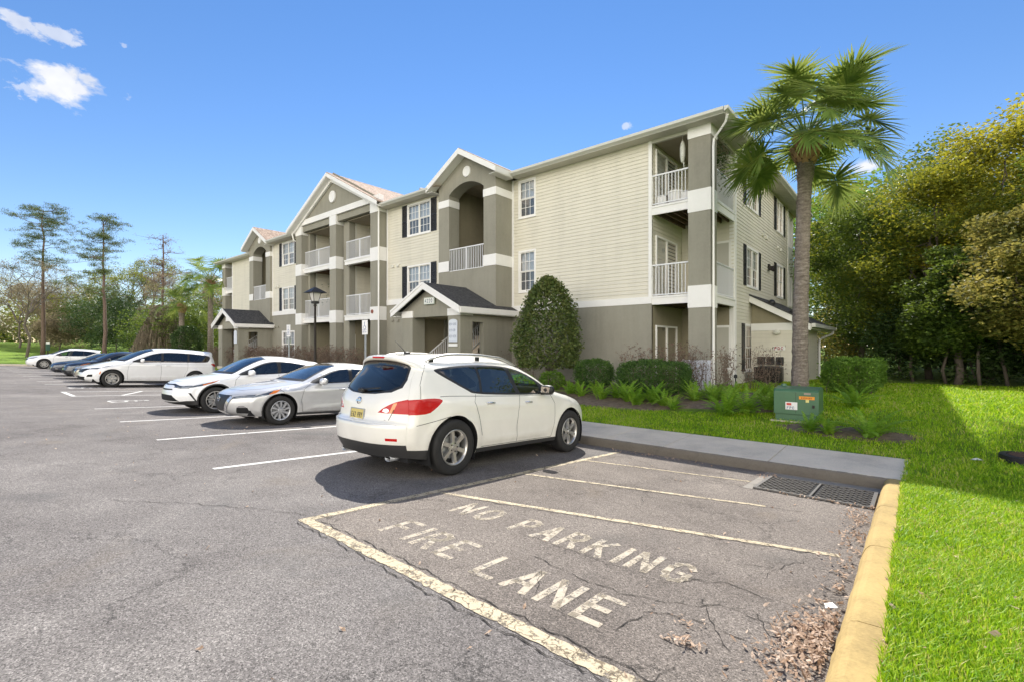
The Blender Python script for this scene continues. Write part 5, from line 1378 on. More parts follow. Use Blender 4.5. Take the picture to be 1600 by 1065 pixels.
def mur_extra(root, car, s):
    # roof rails
    for sg in (1, -1):
        mb = MB(); ys = np.linspace(2.15, 4.1, 18); pts = []
        for i, y in enumerate(ys):
            t = i/17; lift = .050*min(1, math.sin(PI*t)*2.2); q = float(np.interp(y, car.P[60:110, 0], car.P[60:110, 1])) if False else 0
            zr_ = float(np.interp(y, [p[0] for p in P[9:16]], [p[1] for p in P[9:16]]))
            pts.append((sg*.60, y, zr_+.035+lift))
        mb.tube(pts, [.012]+[.019]*16+[.012], 8); ro = mb.build('roof_rail', M['alloy'], root, smooth=True)
        mb = MB()
        for y in (2.2, 3.1, 4.0): z = float(np.interp(y, [p[0] for p in P[9:16]], [p[1] for p in P[9:16]])); mb.box(sg*.60-.014, sg*.60+.014, y-.04, y+.04, z-.02, z+.055)
        mb.build('rail_foot', M['black'], ro, bevel=.01)
    # third brake light, antenna, wiper
    mb = MB(); mb.box(-.13, .13, 4.425, 4.449, 1.545, 1.570); mb.build('third_brake_light', M['brake_red'], root, bevel=.006)
    mb = MB(); mb.ell((0, 3.95, 1.635), (.035, .06, .025), 12, 8); mb.tube([(0, 3.97, 1.64), (0, 4.17, 1.80)], [.006, .003], 6); mb.build('antenna', M['black'], root, smooth=True)
    mb = MB(); mb.ell((.02, 4.66, 1.115), (.07, .035, .03), 12, 8, .7); mb.tube([(.0, 4.67, 1.12), (-.22, 4.645, 1.145), (-.33, 4.63, 1.15)], [.014, .010, .008], 6); mb.tube([(-.02, 4.66, 1.14), (-.36, 4.62, 1.16)], .006, 6); mb.build('rear_wiper', M['black'], root, smooth=True)
    # number plate
    pl = MB(); T = lambda a, b, d: (a, 4.715+d-.10*(b), .79+b)
    pl.prism([(-.152, -.076), (.152, -.076), (.152, .076), (-.152, .076)], lambda p, q, h: T(p, q, h), -.004, .012); PL = pl.build('number_plate', mat('plate_yellow', (.62, .50, .16), .4, var=.1, vs=9), root)
    fr_ = MB()
    for (a, b, c, d) in ((-.16, .16, -.084, -.072), (-.16, .16, .072, .084), (-.16, -.148, -.072, .072), (.148, .16, -.072, .072)): fr_.prism([(a, c), (b, c), (b, d), (a, d)], lambda p, q, h: T(p, q, h), -.004, .016)
    fr_.build('plate_frame', M['metal'], PL)
    tm = MB(); text_mesh(tm, 'E62 PRY', lambda a, b: T(.128-a, -.033+b, .0135), .028, .062, .0385, .0085); tm.build('plate_characters', mat('plate_ink', (.03, .03, .05), .5), PL)
    tm = MB(); tm.prism([(-.13, -.068), (.13, -.068), (.13, -.048), (-.13, -.048)], lambda p, q, h: T(p, q, h), .012, .0125); tm.build('plate_sticker', M['white'], PL)
    # badge
    bd = MB(); bd.lathe([(.047, 0), (.047, .010), (.036, .012), (.036, 0)], lambda a, b, h: (a, 4.700+h-.15*b, .975+b), 28, closed=True)
    bd.prism([(-.058, -.011), (.058, -.011), (.058, .011), (-.058, .011)], lambda p, q, h: (p, 4.702+h-.15*q, .975+q), .004, .014); bd.build('badge', M['chrome'], root)
    tm = MB(); text_mesh(tm, 'SL AWD', lambda a, b: (-.36-a, 4.700-.0-.12*abs(a+.36)**1.6*1.1+.006, .735+b), .026, .026, .033, .006); tm.build('badge_lettering', M['chrome'], root)
    tm = MB(); text_mesh(tm, 'MURANO', lambda a, b: (.56-a, 4.660+.11*a+.010, .735+b), .024, .024, .030, .005); tm.build('badge_lettering', M['chrome'], root)
    # bumper step, exhausts
    mb = MB(); n = 20
    for i in range(n):
        a0 = -.70+1.40*i/n; a1 = -.70+1.40*(i+1)/n; f1 = lambda a: 4.795-.30*abs(a/.82)**3; f2_ = lambda a: 4.70-.26*abs(a/.82)**3
        mb.add([(a0, f1(a0), .705), (a1, f1(a1), .705), (a1, f2_(a1), .722), (a0, f2_(a0), .722), (a0, f1(a0)+.004, .692), (a1, f1(a1)+.004, .692)], [(0, 1, 2, 3), (4, 5, 1, 0)])
    mb.build('step_trim', M['silver'], root)
    for sg in (1, -1):
        mb = MB(); mb.lathe([(.042, .0), (.046, .01), (.046, -.22), (.036, -.22), (.036, .0)], lambda a, b, h: (sg*.52+a*1.35, 4.60+h-.03, .262+b*.85), 24, closed=True); mb.build('exhaust_tip', M['metal'], root, smooth=True)
    mb = MB(); mb.tube([(.75, 3.6, .30), (.40, 3.9, .22), (-.4, 3.9, .22), (-.75, 3.6, .30)], .04, 8); mb.box(-.3, .3, 4.1, 4.5, .22, .36); mb.build('rear_axle', M['dark'], root)
M['pearl'] = paint_mat('pearl_white_paint', (.86, .835, .76))
spec_m = dict(car=mur, paint=M['pearl'], cat='car', labels={}, track=1.645, R=.378, tw=.235, rim=.238, wheel='six', cabin=(1.40, 4.25, .62, 1.47), mirror=(.90, 1.83, 1.14), handles=[(2.22, .945), (3.12, .96)], handle_mat=M['chrome'], mirror_mat=M['black'],
    grid=.055,
    side=[('clad', [(1.38,.20),(1.38,.32),(3.36,.32),(3.36,.20)]), ('clad', [(4.12,.2),(4.19,.38),(4.9,.40),(4.9,.2)]), ('door_f', door_f), ('door_r', door_r), ('trim', dlo), ('clearglass', wfront), ('glass:2', wrear), ('glass:3', wq), ('tail', tail_s)],
    wrap=[('clad', 'kv', None, [(24.9,0),(24.9,1),(26,1),(26,0)]),
          ('trim', 'kv', None, [(8.15,0),(8.15,.90),(10.6,.90),(10.75,.5),(10.8,0)]), ('clearglass:w', 'kv', None, [(8.4,0),(8.4,.84),(10.45,.84),(10.6,.5),(10.62,0)]),
          ('trim', 'kv', None, [(16.4,0),(16.4,.80),(17.0,.90),(17.8,.93),(18.4,.88),(18.85,.70),(19.15,.35),(19.25,0)]), ('glass:r', 'kv', None, [(16.9,0),(16.9,.78),(17.2,.85),(17.8,.88),(18.3,.83),(18.7,.66),(19.0,.33),(19.08,0)]),
          ('tail', 'az', (19, 22.5), tail_w()), ('amber', 'az', (19, 22.5), [(.565,.845),(.61,.972),(.655,.982),(.615,.845)]),
          ('reverse', 'az', (19, 22.5), [(.47,.865),(.49,.895),(.53,.905),(.56,.89),(.56,.86),(.52,.85)]),
          ('reflector', 'az', (22.9, 24.8), [(.58,.50),(.71,.50),(.71,.535),(.58,.535)]),
          ('head', 'az', (3, 6), [(.42,.72),(.75,.80),(.9,.93),(.6,.86)]), ('grille', 'az', (2, 5), [(0,.62),(.42,.66),(.38,.76),(0,.78)])],
    centre=('clearglass:w', 'glass:r', 'trim'),
    seams=[[(1.53,.34),(1.465,.60),(1.475,.90),(1.60,1.06)], [(2.46,.34),(2.49,.60),(2.46,.85),(2.42,1.06)], [(3.27,.50),(3.36,.80),(3.44,.98),(3.40,1.09)], [(1.53,.335),(2.46,.335),(3.26,.335)],
           [(4.15,1.50),(4.22,1.40),(4.32,1.22),(4.36,1.04)], [(1.5,1.052),(2.42,1.046),(3.0,1.055),(3.9,1.07),(4.05,1.065)], [(3.9,.80),(4.2,.74),(4.42,.70)]],
    wseams=[[(22.05,0),(22.0,.55),(21.9,.72),(20.7,.80)], [(5.1,0),(5.15,.6),(5.4,.82),(8.0,.86)]],
    extra=mur_extra)
make_car(spec_m, 'parked_crossover', 'pearl white crossover seen from behind, nearest car, beside the fire lane', (-5.68, 3.42+4.79, 0), PI)

# ---------------------------------------------------------------- silver sedan
C = [(.20,.20),(.06,.28),(.0,.40),(.0,.55),(.05,.66),(.22,.76),(.65,.86),(1.10,.935),(1.28,.965),(1.72,1.185),(2.12,1.355),(2.5,1.425),(2.95,1.435),(3.4,1.40),(3.72,1.33),(4.1,1.19),(4.42,1.07),(4.72,1.04),(4.86,1.01),(4.86,.92),(4.83,.78),(4.89,.66),(4.88,.5),(4.82,.34),(4.7,.24)]
P = [(.52,.20),(.40,.28),(.34,.40),(.34,.55),(.42,.655),(.60,.74),(.92,.82),(1.30,.89),(1.52,.945),(1.98,1.16),(2.32,1.285),(2.62,1.335),(2.98,1.345),(3.35,1.31),(3.66,1.23),(4.0,1.09),(4.25,1.00),(4.52,.975),(4.60,.95),(4.60,.88),(4.58,.77),(4.6,.66),(4.58,.5),(4.54,.34),(4.44,.24)]
wz = [(.0,.84),(.2,.87),(.34,.895),(.52,.915),(.70,.925),(.82,.915),(.92,.885),(1.0,.845),(1.15,.765),(1.3,.68),(1.45,.60)]
plan = [(0,.76),(.34,.84),(.65,.92),(1.05,.98),(1.6,1.0),(3.4,1.0),(3.9,.985),(4.3,.94),(4.6,.88),(4.9,.84)]
alt = Car(4.90, C, P, wz, plan, [(.95, .335), (3.775, .335)], .38, .215, R=.11, flare=.014, char=[(.74, .9, 4.3, .012, .035, .030), (.36, 1.5, 3.3, .016, .05, 0.03), (.55, 1.5, 3.3, -.008, .09, .02)])
dlo = smoothpoly([(1.62,.955),(2.0,1.135),(2.35,1.262),(2.7,1.305),(3.1,1.300),(3.45,1.245),(3.75,1.14),(3.92,1.05),(3.72,1.01),(3.2,.985),(2.5,.955),(1.95,.935)], 3)
w1 = [(1.93,.965),(1.96,1.085),(2.2,1.19),(2.45,1.262),(2.68,1.288),(2.66,1.13),(2.64,.972),(2.3,.962)]
w2 = [(2.74,.976),(2.76,1.13),(2.78,1.288),(3.1,1.282),(3.40,1.235),(3.46,1.22),(3.44,1.1),(3.36,1.002),(3.0,.985)]
w3 = [(3.50,1.02),(3.53,1.195),(3.70,1.125),(3.84,1.055),(3.7,1.025)]
def alt_extra(root, car, s):
    # V-shaped chrome grille surround and emblem
    mb = MB(); pth = [(.43, .62), (.34, .46), (.27, .33), (.20, .295), (0, .285)]; uv = [car.find(a, z, .8, 4.6, 2) for a, z in pth]; strip_wrap(car, mb, uv, .075, .016); mb.build('chrome_trim', M['chrome'], root)
    bd = MB(); bd.lathe([(.062, 0), (.062, .012), (.048, .014), (.048, 0)], lambda a, b, h: (a, -.012-h+.02*0, .565+b), 28, closed=True); bd.prism([(-.075, -.014), (.075, -.014), (.075, .014), (-.075, .014)], lambda p, q, h: (p, h, .565+q), -.03, -.012); bd.build('badge', M['chrome'], root)
spec_a = dict(car=alt, paint=M['silver'], cat='car', labels={}, track=1.60, R=.330, tw=.215, rim=.215, wheel='altima', cabin=(1.55, 3.9, .45, 1.22), mirror=(.88, 1.86, .985), handles=[(2.42, .80), (3.30, .825)],
    side=[('clad', [(1.32,.15),(1.32,.27),(3.42,.27),(3.42,.15)]), ('door_f', [(1.46,.30),(1.40,.55),(1.45,.80),(1.62,.925),(2.66,.945),(2.70,.7),(2.68,.30)]), ('door_r', [(2.68,.30),(2.70,.7),(2.66,.945),(3.2,.965),(3.66,.985),(3.62,.80),(3.42,.60),(3.34,.30)]),
          ('trim', dlo), ('glass:1', w1), ('glass:2', w2), ('glass:3', w3), ('head', [(.2,.60),(.45,.665),(.80,.775),(.94,.80),(.82,.715),(.60,.655),(.2,.575)]), ('side_marker', [(.68,.69),(.80,.775),(.94,.80),(.82,.715)]), ('tail', [(4.9,.88),(4.42,.92),(4.30,.93),(4.42,.83),(4.9,.77)])],
    wrap=[('trim', 'kv', None, [(8.1,0),(8.1,.90),(10.6,.90),(10.8,.5),(10.85,0)]), ('glass:w', 'kv', None, [(8.35,0),(8.35,.84),(10.5,.84),(10.68,.5),(10.72,0)]),
          ('trim', 'kv', None, [(13.2,0),(13.2,.84),(16.0,.84),(16.0,0)]), ('glass:r', 'kv', None, [(13.5,0),(13.5,.78),(15.8,.78),(15.8,0)]),
          ('grille', 'az', (.5, 4.8), [(0,.655),(.41,.655),(.33,.46),(.26,.335),(.2,.30),(0,.29)]),
          ('dark', 'az', (.2, 2.5), [(.50,.27),(.72,.27),(.70,.40),(.55,.40)]), ('chrome', 'az', (.5, 3.5), [(.56,.402),(.69,.402),(.66,.44),(.59,.44)]),
          ('head', 'az', (2, 5.5), [(.44,.57),(.60,.60),(1.0,.64),(1.0,.70),(.6,.655),(.45,.625)]),
          ('tail', 'az', (18, 21), [(.40,.80),(.6,.79),(1.0,.78),(1.0,.9),(.6,.9)])],
    centre=('glass:w', 'glass:r'), seams=[[(1.46,.28),(1.40,.55),(1.45,.80),(1.62,.925)], [(2.68,.28),(2.70,.7),(2.66,.95)], [(3.34,.30),(3.42,.60),(3.62,.80),(3.66,.985)], [(1.46,.285),(3.34,.285)], [(.92,.80),(1.0,.74)]],
    wseams=[[(5.0,0),(5.05,.55),(5.4,.80),(8.0,.88)], [(16.6,0),(16.6,.85)]], extra=alt_extra)
make_car(spec_a, 'parked_sedan', 'silver sedan nosed towards the driveway, next to the nearest white crossover', (-11.75, 3.88, 0), 0)

# ---------------------------------------------------------------- white compact crossover
C = [(.16,.22),(.03,.30),(.0,.42),(.02,.56),(.06,.68),(.18,.79),(.52,.90),(.95,.98),(1.12,1.01),(1.55,1.26),(1.95,1.46),(2.3,1.535),(2.75,1.55),(3.2,1.52),(3.65,1.455),(3.98,1.39),(3.96,1.35),(4.0,1.27),(4.15,1.12),(4.25,1.02),(4.27,.9),(4.26,.78),(4.36,.66),(4.36,.5),(4.30,.34),(4.2,.26)]
P = [(.40,.22),(.30,.30),(.28,.42),(.31,.56),(.36,.68),(.52,.775),(.84,.87),(1.12,.95),(1.34,.995),(1.80,1.24),(2.15,1.39),(2.44,1.45),(2.80,1.46),(3.15,1.43),(3.55,1.35),(3.78,1.28),(3.80,1.25),(3.82,1.20),(3.92,1.09),(4.0,1.0),(4.02,.9),(4.02,.78),(4.06,.66),(4.06,.5),(4.02,.34),(3.95,.26)]
wz = [(.0,.82),(.22,.85),(.36,.87),(.55,.885),(.75,.895),(.92,.885),(1.0,.86),(1.08,.825),(1.25,.755),(1.4,.69),(1.6,.60)]
plan = [(0,.80),(.28,.88),(.55,.95),(.9,1.0),(1.5,.985),(2.6,.985),(3.3,1.005),(3.7,.99),(4.1,.92),(4.4,.86)]
chr_ = Car(4.36, C, P, wz, plan, [(.93, .345), (3.57, .345)], .395, .24, R=.11, flare=.03, char=[(.62, 1.35, 3.1, -.02, .14, .05)])
dlo = smoothpoly([(1.45,1.01),(1.85,1.21),(2.2,1.355),(2.55,1.405),(2.95,1.39),(3.3,1.33),(3.55,1.25),(3.4,1.16),(3.0,1.10),(2.4,1.045),(1.85,1.015)], 3)
w1 = [(1.80,1.04),(1.84,1.165),(2.1,1.29),(2.35,1.365),(2.50,1.385),(2.52,1.22),(2.50,1.068),(2.1,1.045)]
w2 = [(2.60,1.08),(2.62,1.23),(2.62,1.385),(2.9,1.375),(3.2,1.325),(3.32,1.285),(3.25,1.18),(3.0,1.118)]
def arch_band(ya, za, r0, r1):
    out = [(ya+r1*math.cos(t), za+r1*math.sin(t)) for t in np.linspace(-.35, PI+.35, 22)]; return out + [(ya+r0*math.cos(t), za+r0*math.sin(t)) for t in np.linspace(PI+.35, -.35, 22)]
spec_c = dict(car=chr_, paint=paint_mat('white_paint', (.85, .85, .85)), cat='car', labels={}, track=1.55, R=.345, tw=.225, rim=.232, wheel='chr', cabin=(1.40, 3.6, .50, 1.33), mirror=(.86, 1.72, 1.07), handles=[(2.35, .90)],
    side=[('clad', [(0,.1),(0,.32),(.62,.34),(.62,.1)]), ('clad:2', [(1.2,.1),(1.2,.33),(3.3,.33),(3.3,.1)]), ('clad:3', [(3.9,.1),(3.9,.42),(4.5,.45),(4.5,.1)]), ('clad:4', arch_band(.93, .345, .38, .435)), ('clad:5', arch_band(3.57, .345, .38, .435)),
          ('door_f', [(1.38,.36),(1.34,.60),(1.38,.88),(1.50,.995),(2.52,1.035),(2.56,.7),(2.52,.36)]), ('door_r', [(2.52,.36),(2.56,.7),(2.52,1.035),(3.0,1.09),(3.40,1.14),(3.42,.9),(3.2,.70),(3.12,.36)]),
          ('trim', dlo), ('glass:1', w1), ('glass:2', w2), ('head', [(.2,.66),(.35,.70),(.60,.765),(.92,.85),(1.0,.865),(.80,.78),(.58,.71),(.2,.62)]), ('side_marker', [(.60,.745),(.92,.85),(1.0,.865),(.80,.79),(.62,.725)]), ('dark:s', [(.32,.53),(.37,.53),(.50,.33),(.47,.32)]),
          ('tail', [(4.3,1.0),(3.85,1.02),(3.75,.98),(3.95,.9),(4.3,.86)])],
    wrap=[('trim', 'kv', None, [(8.1,0),(8.1,.90),(10.6,.90),(10.8,.5),(10.85,0)]), ('glass:w', 'kv', None, [(8.35,0),(8.35,.84),(10.5,.84),(10.68,.5),(10.72,0)]),
          ('glass:r', 'kv', None, [(16.3,0),(16.3,.8),(18.8,.8),(18.8,0)]), ('clad', 'kv', None, [(0,0),(0,1),(1.25,1),(1.0,.8),(.8,.5),(.8,0)]),
          ('dark', 'az', (0, 2.6), [(0,.31),(.44,.31),(.60,.31),(.42,.46),(0,.47)]), ('dark', 'az', (2, 4.2), [(0,.575),(.40,.59),(.38,.62),(0,.615)]), ('grille', 'az', (3, 5.6), [(0,.70),(.30,.715),(.60,.66),(.62,.69),(.34,.75),(0,.735)]),
          ('head', 'az', (2.5, 5.6), [(.40,.665),(.60,.625),(1.0,.655),(1.0,.74),(.62,.70),(.44,.715)]),
          ('tail', 'az', (17.5, 21), [(.5,.9),(1.0,.87),(1.0,1.0),(.6,.98)])],
    centre=('glass:w', 'glass:r'), seams=[[(1.38,.34),(1.34,.60),(1.38,.88),(1.50,.995)], [(2.52,.34),(2.56,.7),(2.52,1.04)], [(3.12,.36),(3.2,.70),(3.42,.9),(3.40,1.14)]], wseams=[[(5.1,0),(5.1,.5),(5.4,.80),(8.0,.88)]])
make_car(spec_c, 'parked_compact_crossover', 'white compact crossover with black wheel arches, between the silver sedan and the empty stalls', (-14.85, 3.62, 0), 0)

# ---------------------------------------------------------------- white minivan
C = [(.18,.22),(.03,.32),(.0,.45),(.02,.60),(.10,.74),(.30,.87),(.62,.98),(.92,1.07),(1.08,1.11),(1.62,1.40),(2.05,1.62),(2.5,1.72),(3.1,1.755),(3.8,1.745),(4.5,1.70),(4.92,1.655),(4.93,1.60),(4.96,1.50),(5.03,1.30),(5.07,1.12),(5.08,.98),(5.08,.85),(5.16,.7),(5.17,.5),(5.1,.34),(5.0,.26)]
P = [(.50,.22),(.38,.32),(.34,.45),(.36,.60),(.46,.73),(.66,.85),(.95,.95),(1.22,1.03),(1.40,1.08),(1.95,1.37),(2.30,1.53),(2.66,1.615),(3.15,1.645),(3.8,1.635),(4.4,1.585),(4.72,1.53),(4.75,1.48),(4.78,1.38),(4.83,1.22),(4.86,1.08),(4.86,.98),(4.86,.85),(4.9,.7),(4.9,.5),(4.86,.34),(4.76,.26)]
wz = [(.0,.90),(.22,.94),(.36,.965),(.55,.985),(.80,1.0),(1.0,.985),(1.1,.955),(1.2,.925),(1.4,.85),(1.6,.77),(1.8,.68)]
plan = [(0,.76),(.35,.85),(.7,.93),(1.1,.985),(1.6,1.0),(4.0,1.0),(4.5,.97),(4.9,.93),(5.2,.88)]
van = Car(5.18, C, P, wz, plan, [(.97, .365), (4.06, .365)], .41, .23, R=.12, flare=.014, char=[(.92, 1.2, 4.9, .010, .05, .01), (.42, 1.5, 3.5, .014, .05, 0.02)])
dlo = smoothpoly([(1.62,1.09),(2.0,1.30),(2.4,1.475),(2.8,1.555),(3.3,1.575),(4.0,1.555),(4.5,1.50),(4.68,1.42),(4.62,1.25),(4.45,1.16),(3.6,1.135),(2.6,1.115)], 3)
spec_v = dict(car=van, paint=spec_c['paint'], cat='minivan', labels={}, track=1.74, R=.362, tw=.235, rim=.232, wheel='mesh', cabin=(1.45, 4.6, .60, 1.52), mirror=(.96, 1.95, 1.17), handles=[(2.55, .98), (2.95, .98)],
    side=[('clad', [(1.35,.1),(1.35,.28),(3.68,.28),(3.68,.1)]), ('door_f', [(1.50,.34),(1.46,.60),(1.50,.95),(1.66,1.085),(2.66,1.105),(2.70,.7),(2.68,.34)]), ('door_r', [(2.68,.34),(2.70,.7),(2.66,1.105),(3.72,1.125),(3.72,.80),(3.62,.60),(3.60,.34)]),
          ('trim', dlo), ('glass:1', [(1.98,1.13),(2.02,1.27),(2.4,1.45),(2.68,1.515),(2.69,1.32),(2.66,1.14)]), ('glass:2', [(2.76,1.14),(2.78,1.33),(2.78,1.528),(3.3,1.55),(3.72,1.54),(3.72,1.35),(3.70,1.16)]), ('glass:3', [(3.79,1.165),(3.80,1.35),(3.80,1.535),(4.2,1.52),(4.5,1.465),(4.62,1.40),(4.56,1.27),(4.42,1.185)]),
          ('head', [(.2,.79),(.5,.84),(.84,.90),(.98,.93),(.80,.865),(.5,.80),(.2,.76)]), ('side_marker', [(.53,.55),(.56,.66),(.59,.68),(.58,.55)]), ('tail', [(5.1,1.1),(4.8,1.12),(4.7,1.08),(4.84,.98),(5.1,.92)])],
    wrap=[('trim', 'kv', None, [(8.1,0),(8.1,.90),(10.6,.90),(10.8,.5),(10.85,0)]), ('glass:w', 'kv', None, [(8.35,0),(8.35,.84),(10.5,.84),(10.68,.5),(10.72,0)]), ('glass:r', 'kv', None, [(16.3,0),(16.3,.85),(18.8,.85),(18.8,0)]),
          ('grille', 'az', (2.0, 5.2), [(0,.60),(.42,.60),(.62,.74),(.60,.78),(0,.73)]), ('dark', 'az', (0, 3), [(0,.28),(.5,.28),(.56,.42),(0,.46)]), ('dark', 'az', (0, 3.2), [(.62,.42),(.84,.44),(.82,.54),(.66,.52)]),
          ('head', 'az', (3, 6), [(.60,.745),(.8,.75),(1.0,.77),(1.0,.83),(.8,.815),(.62,.79)]), ('tail', 'az', (18, 21), [(.6,.98),(1.0,.95),(1.0,1.1),(.6,1.08)])],
    centre=('glass:w', 'glass:r'), seams=[[(1.50,.32),(1.46,.60),(1.50,.95),(1.66,1.085)], [(2.68,.32),(2.70,.7),(2.66,1.11)], [(3.60,.34),(3.62,.60),(3.72,.80),(3.72,1.13)], [(1.5,.32),(3.6,.32)], [(2.7,1.04),(4.8,1.06)]], wseams=[[(5.1,0),(5.1,.5),(5.4,.80),(8.0,.88)]])
make_car(spec_v, 'parked_minivan', 'white minivan with silver wheels, first car beyond the painted access aisle', (-27.25, 3.62, 0), 0)

# ---------------------------------------------------------------- cars behind the van
def variant(base, paint, **kw): d = dict(base); d['paint'] = paint; d['grid'] = .09; d.update(kw); return d
make_car(variant(spec_a, paint_mat('beige_paint', (.42, .39, .32), .4)), 'parked_sedan', 'beige sedan half hidden right behind the white minivan', (-31.2, 3.95, 0), 0)
make_car(variant(spec_c, paint_mat('black_paint', (.012, .013, .016)), mirror_mat=M['black']), 'parked_crossover', 'black crossover between the beige sedan and the dark blue sedan', (-34.8, 4.0, 0), 0)
make_car(variant(spec_a, paint_mat('navy_paint', (.02, .028, .045), .2)), 'parked_sedan', 'dark blue sedan behind the black crossover', (-38.6, 3.9, 0), 0)
mur2 = dict(spec_m); mur2.update(paint=spec_c['paint'], extra=None, wheel='mesh')
make_car(variant(mur2, spec_c['paint']), 'parked_crossover', 'white crossover parked last in the row beside the grassy far kerb', (-52.8, 3.98, 0), 0)
# ================================================================ plants
M['bark'] = mat('grey_bark', (.13, .105, .085), .95, var=.4, vs=4, bump=1.0, bs=14, bd=.03, stretch=(3, 3, .6))
M['bark_pine'] = mat('pine_bark', (.15, .10, .08), .95, var=.45, vs=4, bump=1.0, bs=10, bd=.04, stretch=(3, 3, .8))
M['twig'] = mat('brown_twigs', (.16, .12, .09), .9, var=.3, vs=5)
M['leaf_oak'] = leaf_mat('oak_leaves', ((.035, .07, .014), (.08, .135, .02), (.20, .25, .03)), .42, .5, .35)
M['leaf_gold'] = leaf_mat('golden_leaves', ((.04, .08, .012), (.17, .19, .018), (.52, .44, .03)), .45, .5, .4)
M['leaf_tan'] = leaf_mat('tan_leaves', ((.04, .065, .012), (.13, .15, .03), (.46, .37, .09)), .4, .6, .5)
M['leaf_mix'] = leaf_mat('golden_green_leaves', ((.035, .07, .012), (.11, .15, .018), (.40, .37, .03)), .42, .5, .3)
M['leaf_brush'] = leaf_mat('brush_leaves', ((.11, .09, .055), (.24, .195, .12), (.40, .33, .20)), .35, .8, .5)
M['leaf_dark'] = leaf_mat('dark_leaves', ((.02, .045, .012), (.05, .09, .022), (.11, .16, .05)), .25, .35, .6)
M['leaf_cone'] = leaf_mat('holly_leaves', ((.05, .085, .022), (.095, .14, .035), (.19, .19, .06)), .25, .4, 2.2)
M['leaf_box'] = leaf_mat('hedge_leaves', ((.035, .08, .018), (.07, .14, .028), (.13, .22, .045)), .3, .4, 3)
M['leaf_bright'] = leaf_mat('bright_leaves', ((.06, .13, .016), (.13, .24, .03), (.24, .37, .06)), .45, .45, 2)
M['leaf_brown'] = leaf_mat('brown_shrub_leaves', ((.10, .065, .05), (.20, .135, .10), (.30, .21, .16)), .25, .8, 3)
M['leaf_fern'] = leaf_mat('fern_leaves', ((.09, .20, .02), (.20, .38, .03), (.40, .54, .07)), .45, .45, 1.8)
M['leaf_pine'] = leaf_mat('pine_needles', ((.045, .07, .02), (.085, .12, .03), (.14, .17, .05)), .3, .5, .5)
M['moss'] = leaf_mat('hanging_moss', ((.12, .095, .065), (.22, .18, .125), (.34, .29, .21)), .35, .9, 1)
M['palm_leaf'] = leaf_mat('palm_leaves', ((.085, .15, .035), (.17, .26, .055), (.40, .44, .10)), .33, .38, 1.5)
def palm_bark():
    m, nt, b = newmat('palm_bark'); p = nt.obj()
    f = nt.noise(nt.mapv(p, (1.5, 1.5, 9)), 3.0, 7, .7); g = nt.noise(p, 18, 5, .7)
    c = nt.ramp(nt.math('ADD', nt.math('MULTIPLY', f, .6), nt.math('MULTIPLY', g, .4)), [(.32, (.09, .07, .055)), (.5, (.25, .205, .17)), (.66, (.44, .385, .34))])
    nt.l(c, b.inputs['Base Color']); b.inputs['Roughness'].default_value = .95
    nt.l(nt.bump(nt.math('ADD', f, g), 1.0, .05), b.inputs['Normal']); return m
M['palm_bark'] = palm_bark()
M['boot'] = mat('palm_boots', (.36, .22, .12), .9, var=.5, vs=9, bump=.6, bs=40)

def leaves(C, size, rg, aspect=.5, up=.0, D=None, clump=False):
    """rhombic leaves at points C; D optional outward directions"""
    n = len(C); a = rg.normal(0, 1, (n, 3)); a[:, 2] *= .8
    if D is not None: a = a + D*.7
    if clump: a[:, 2] *= .35
    a /= np.linalg.norm(a, axis=1)[:, None]
    b = rg.normal(0, 1, (n, 3)); b = np.cross(a, b); b /= np.maximum(np.linalg.norm(b, axis=1), 1e-6)[:, None]
    s = size*rg.uniform(.55, 1.35, n)[:, None]; nrm = np.cross(a, b)
    V = np.stack([C-a*s*.5, C+b*s*aspect*.5+nrm*s*.08, C+a*s*.5, C-b*s*aspect*.5+nrm*s*.08], 1).reshape(-1, 3)
    return V, np.arange(n*4).reshape(n, 4)
def rdir(n, rg):
    d = rg.normal(0, 1, (n, 3)); return d/np.linalg.norm(d, axis=1)[:, None]
def limb(mb, a, b, r0, r1, rg, sag=.0, seg=4, n=6, wob=.035):
    a = np.array(a, float); b = np.array(b, float); L = np.linalg.norm(b-a); pts = []
    for i in range(seg+1):
        t = i/seg; p = a+(b-a)*t; 
        if 0 < i < seg: p = p + rg.normal(0, min(L*wob, .14), 3)
        p[2] += sag*L*math.sin(PI*t); pts.append(tuple(p))
    mb.tube(pts, [r0+(r1-r0)*i/seg for i in range(seg+1)], n)
    return pts
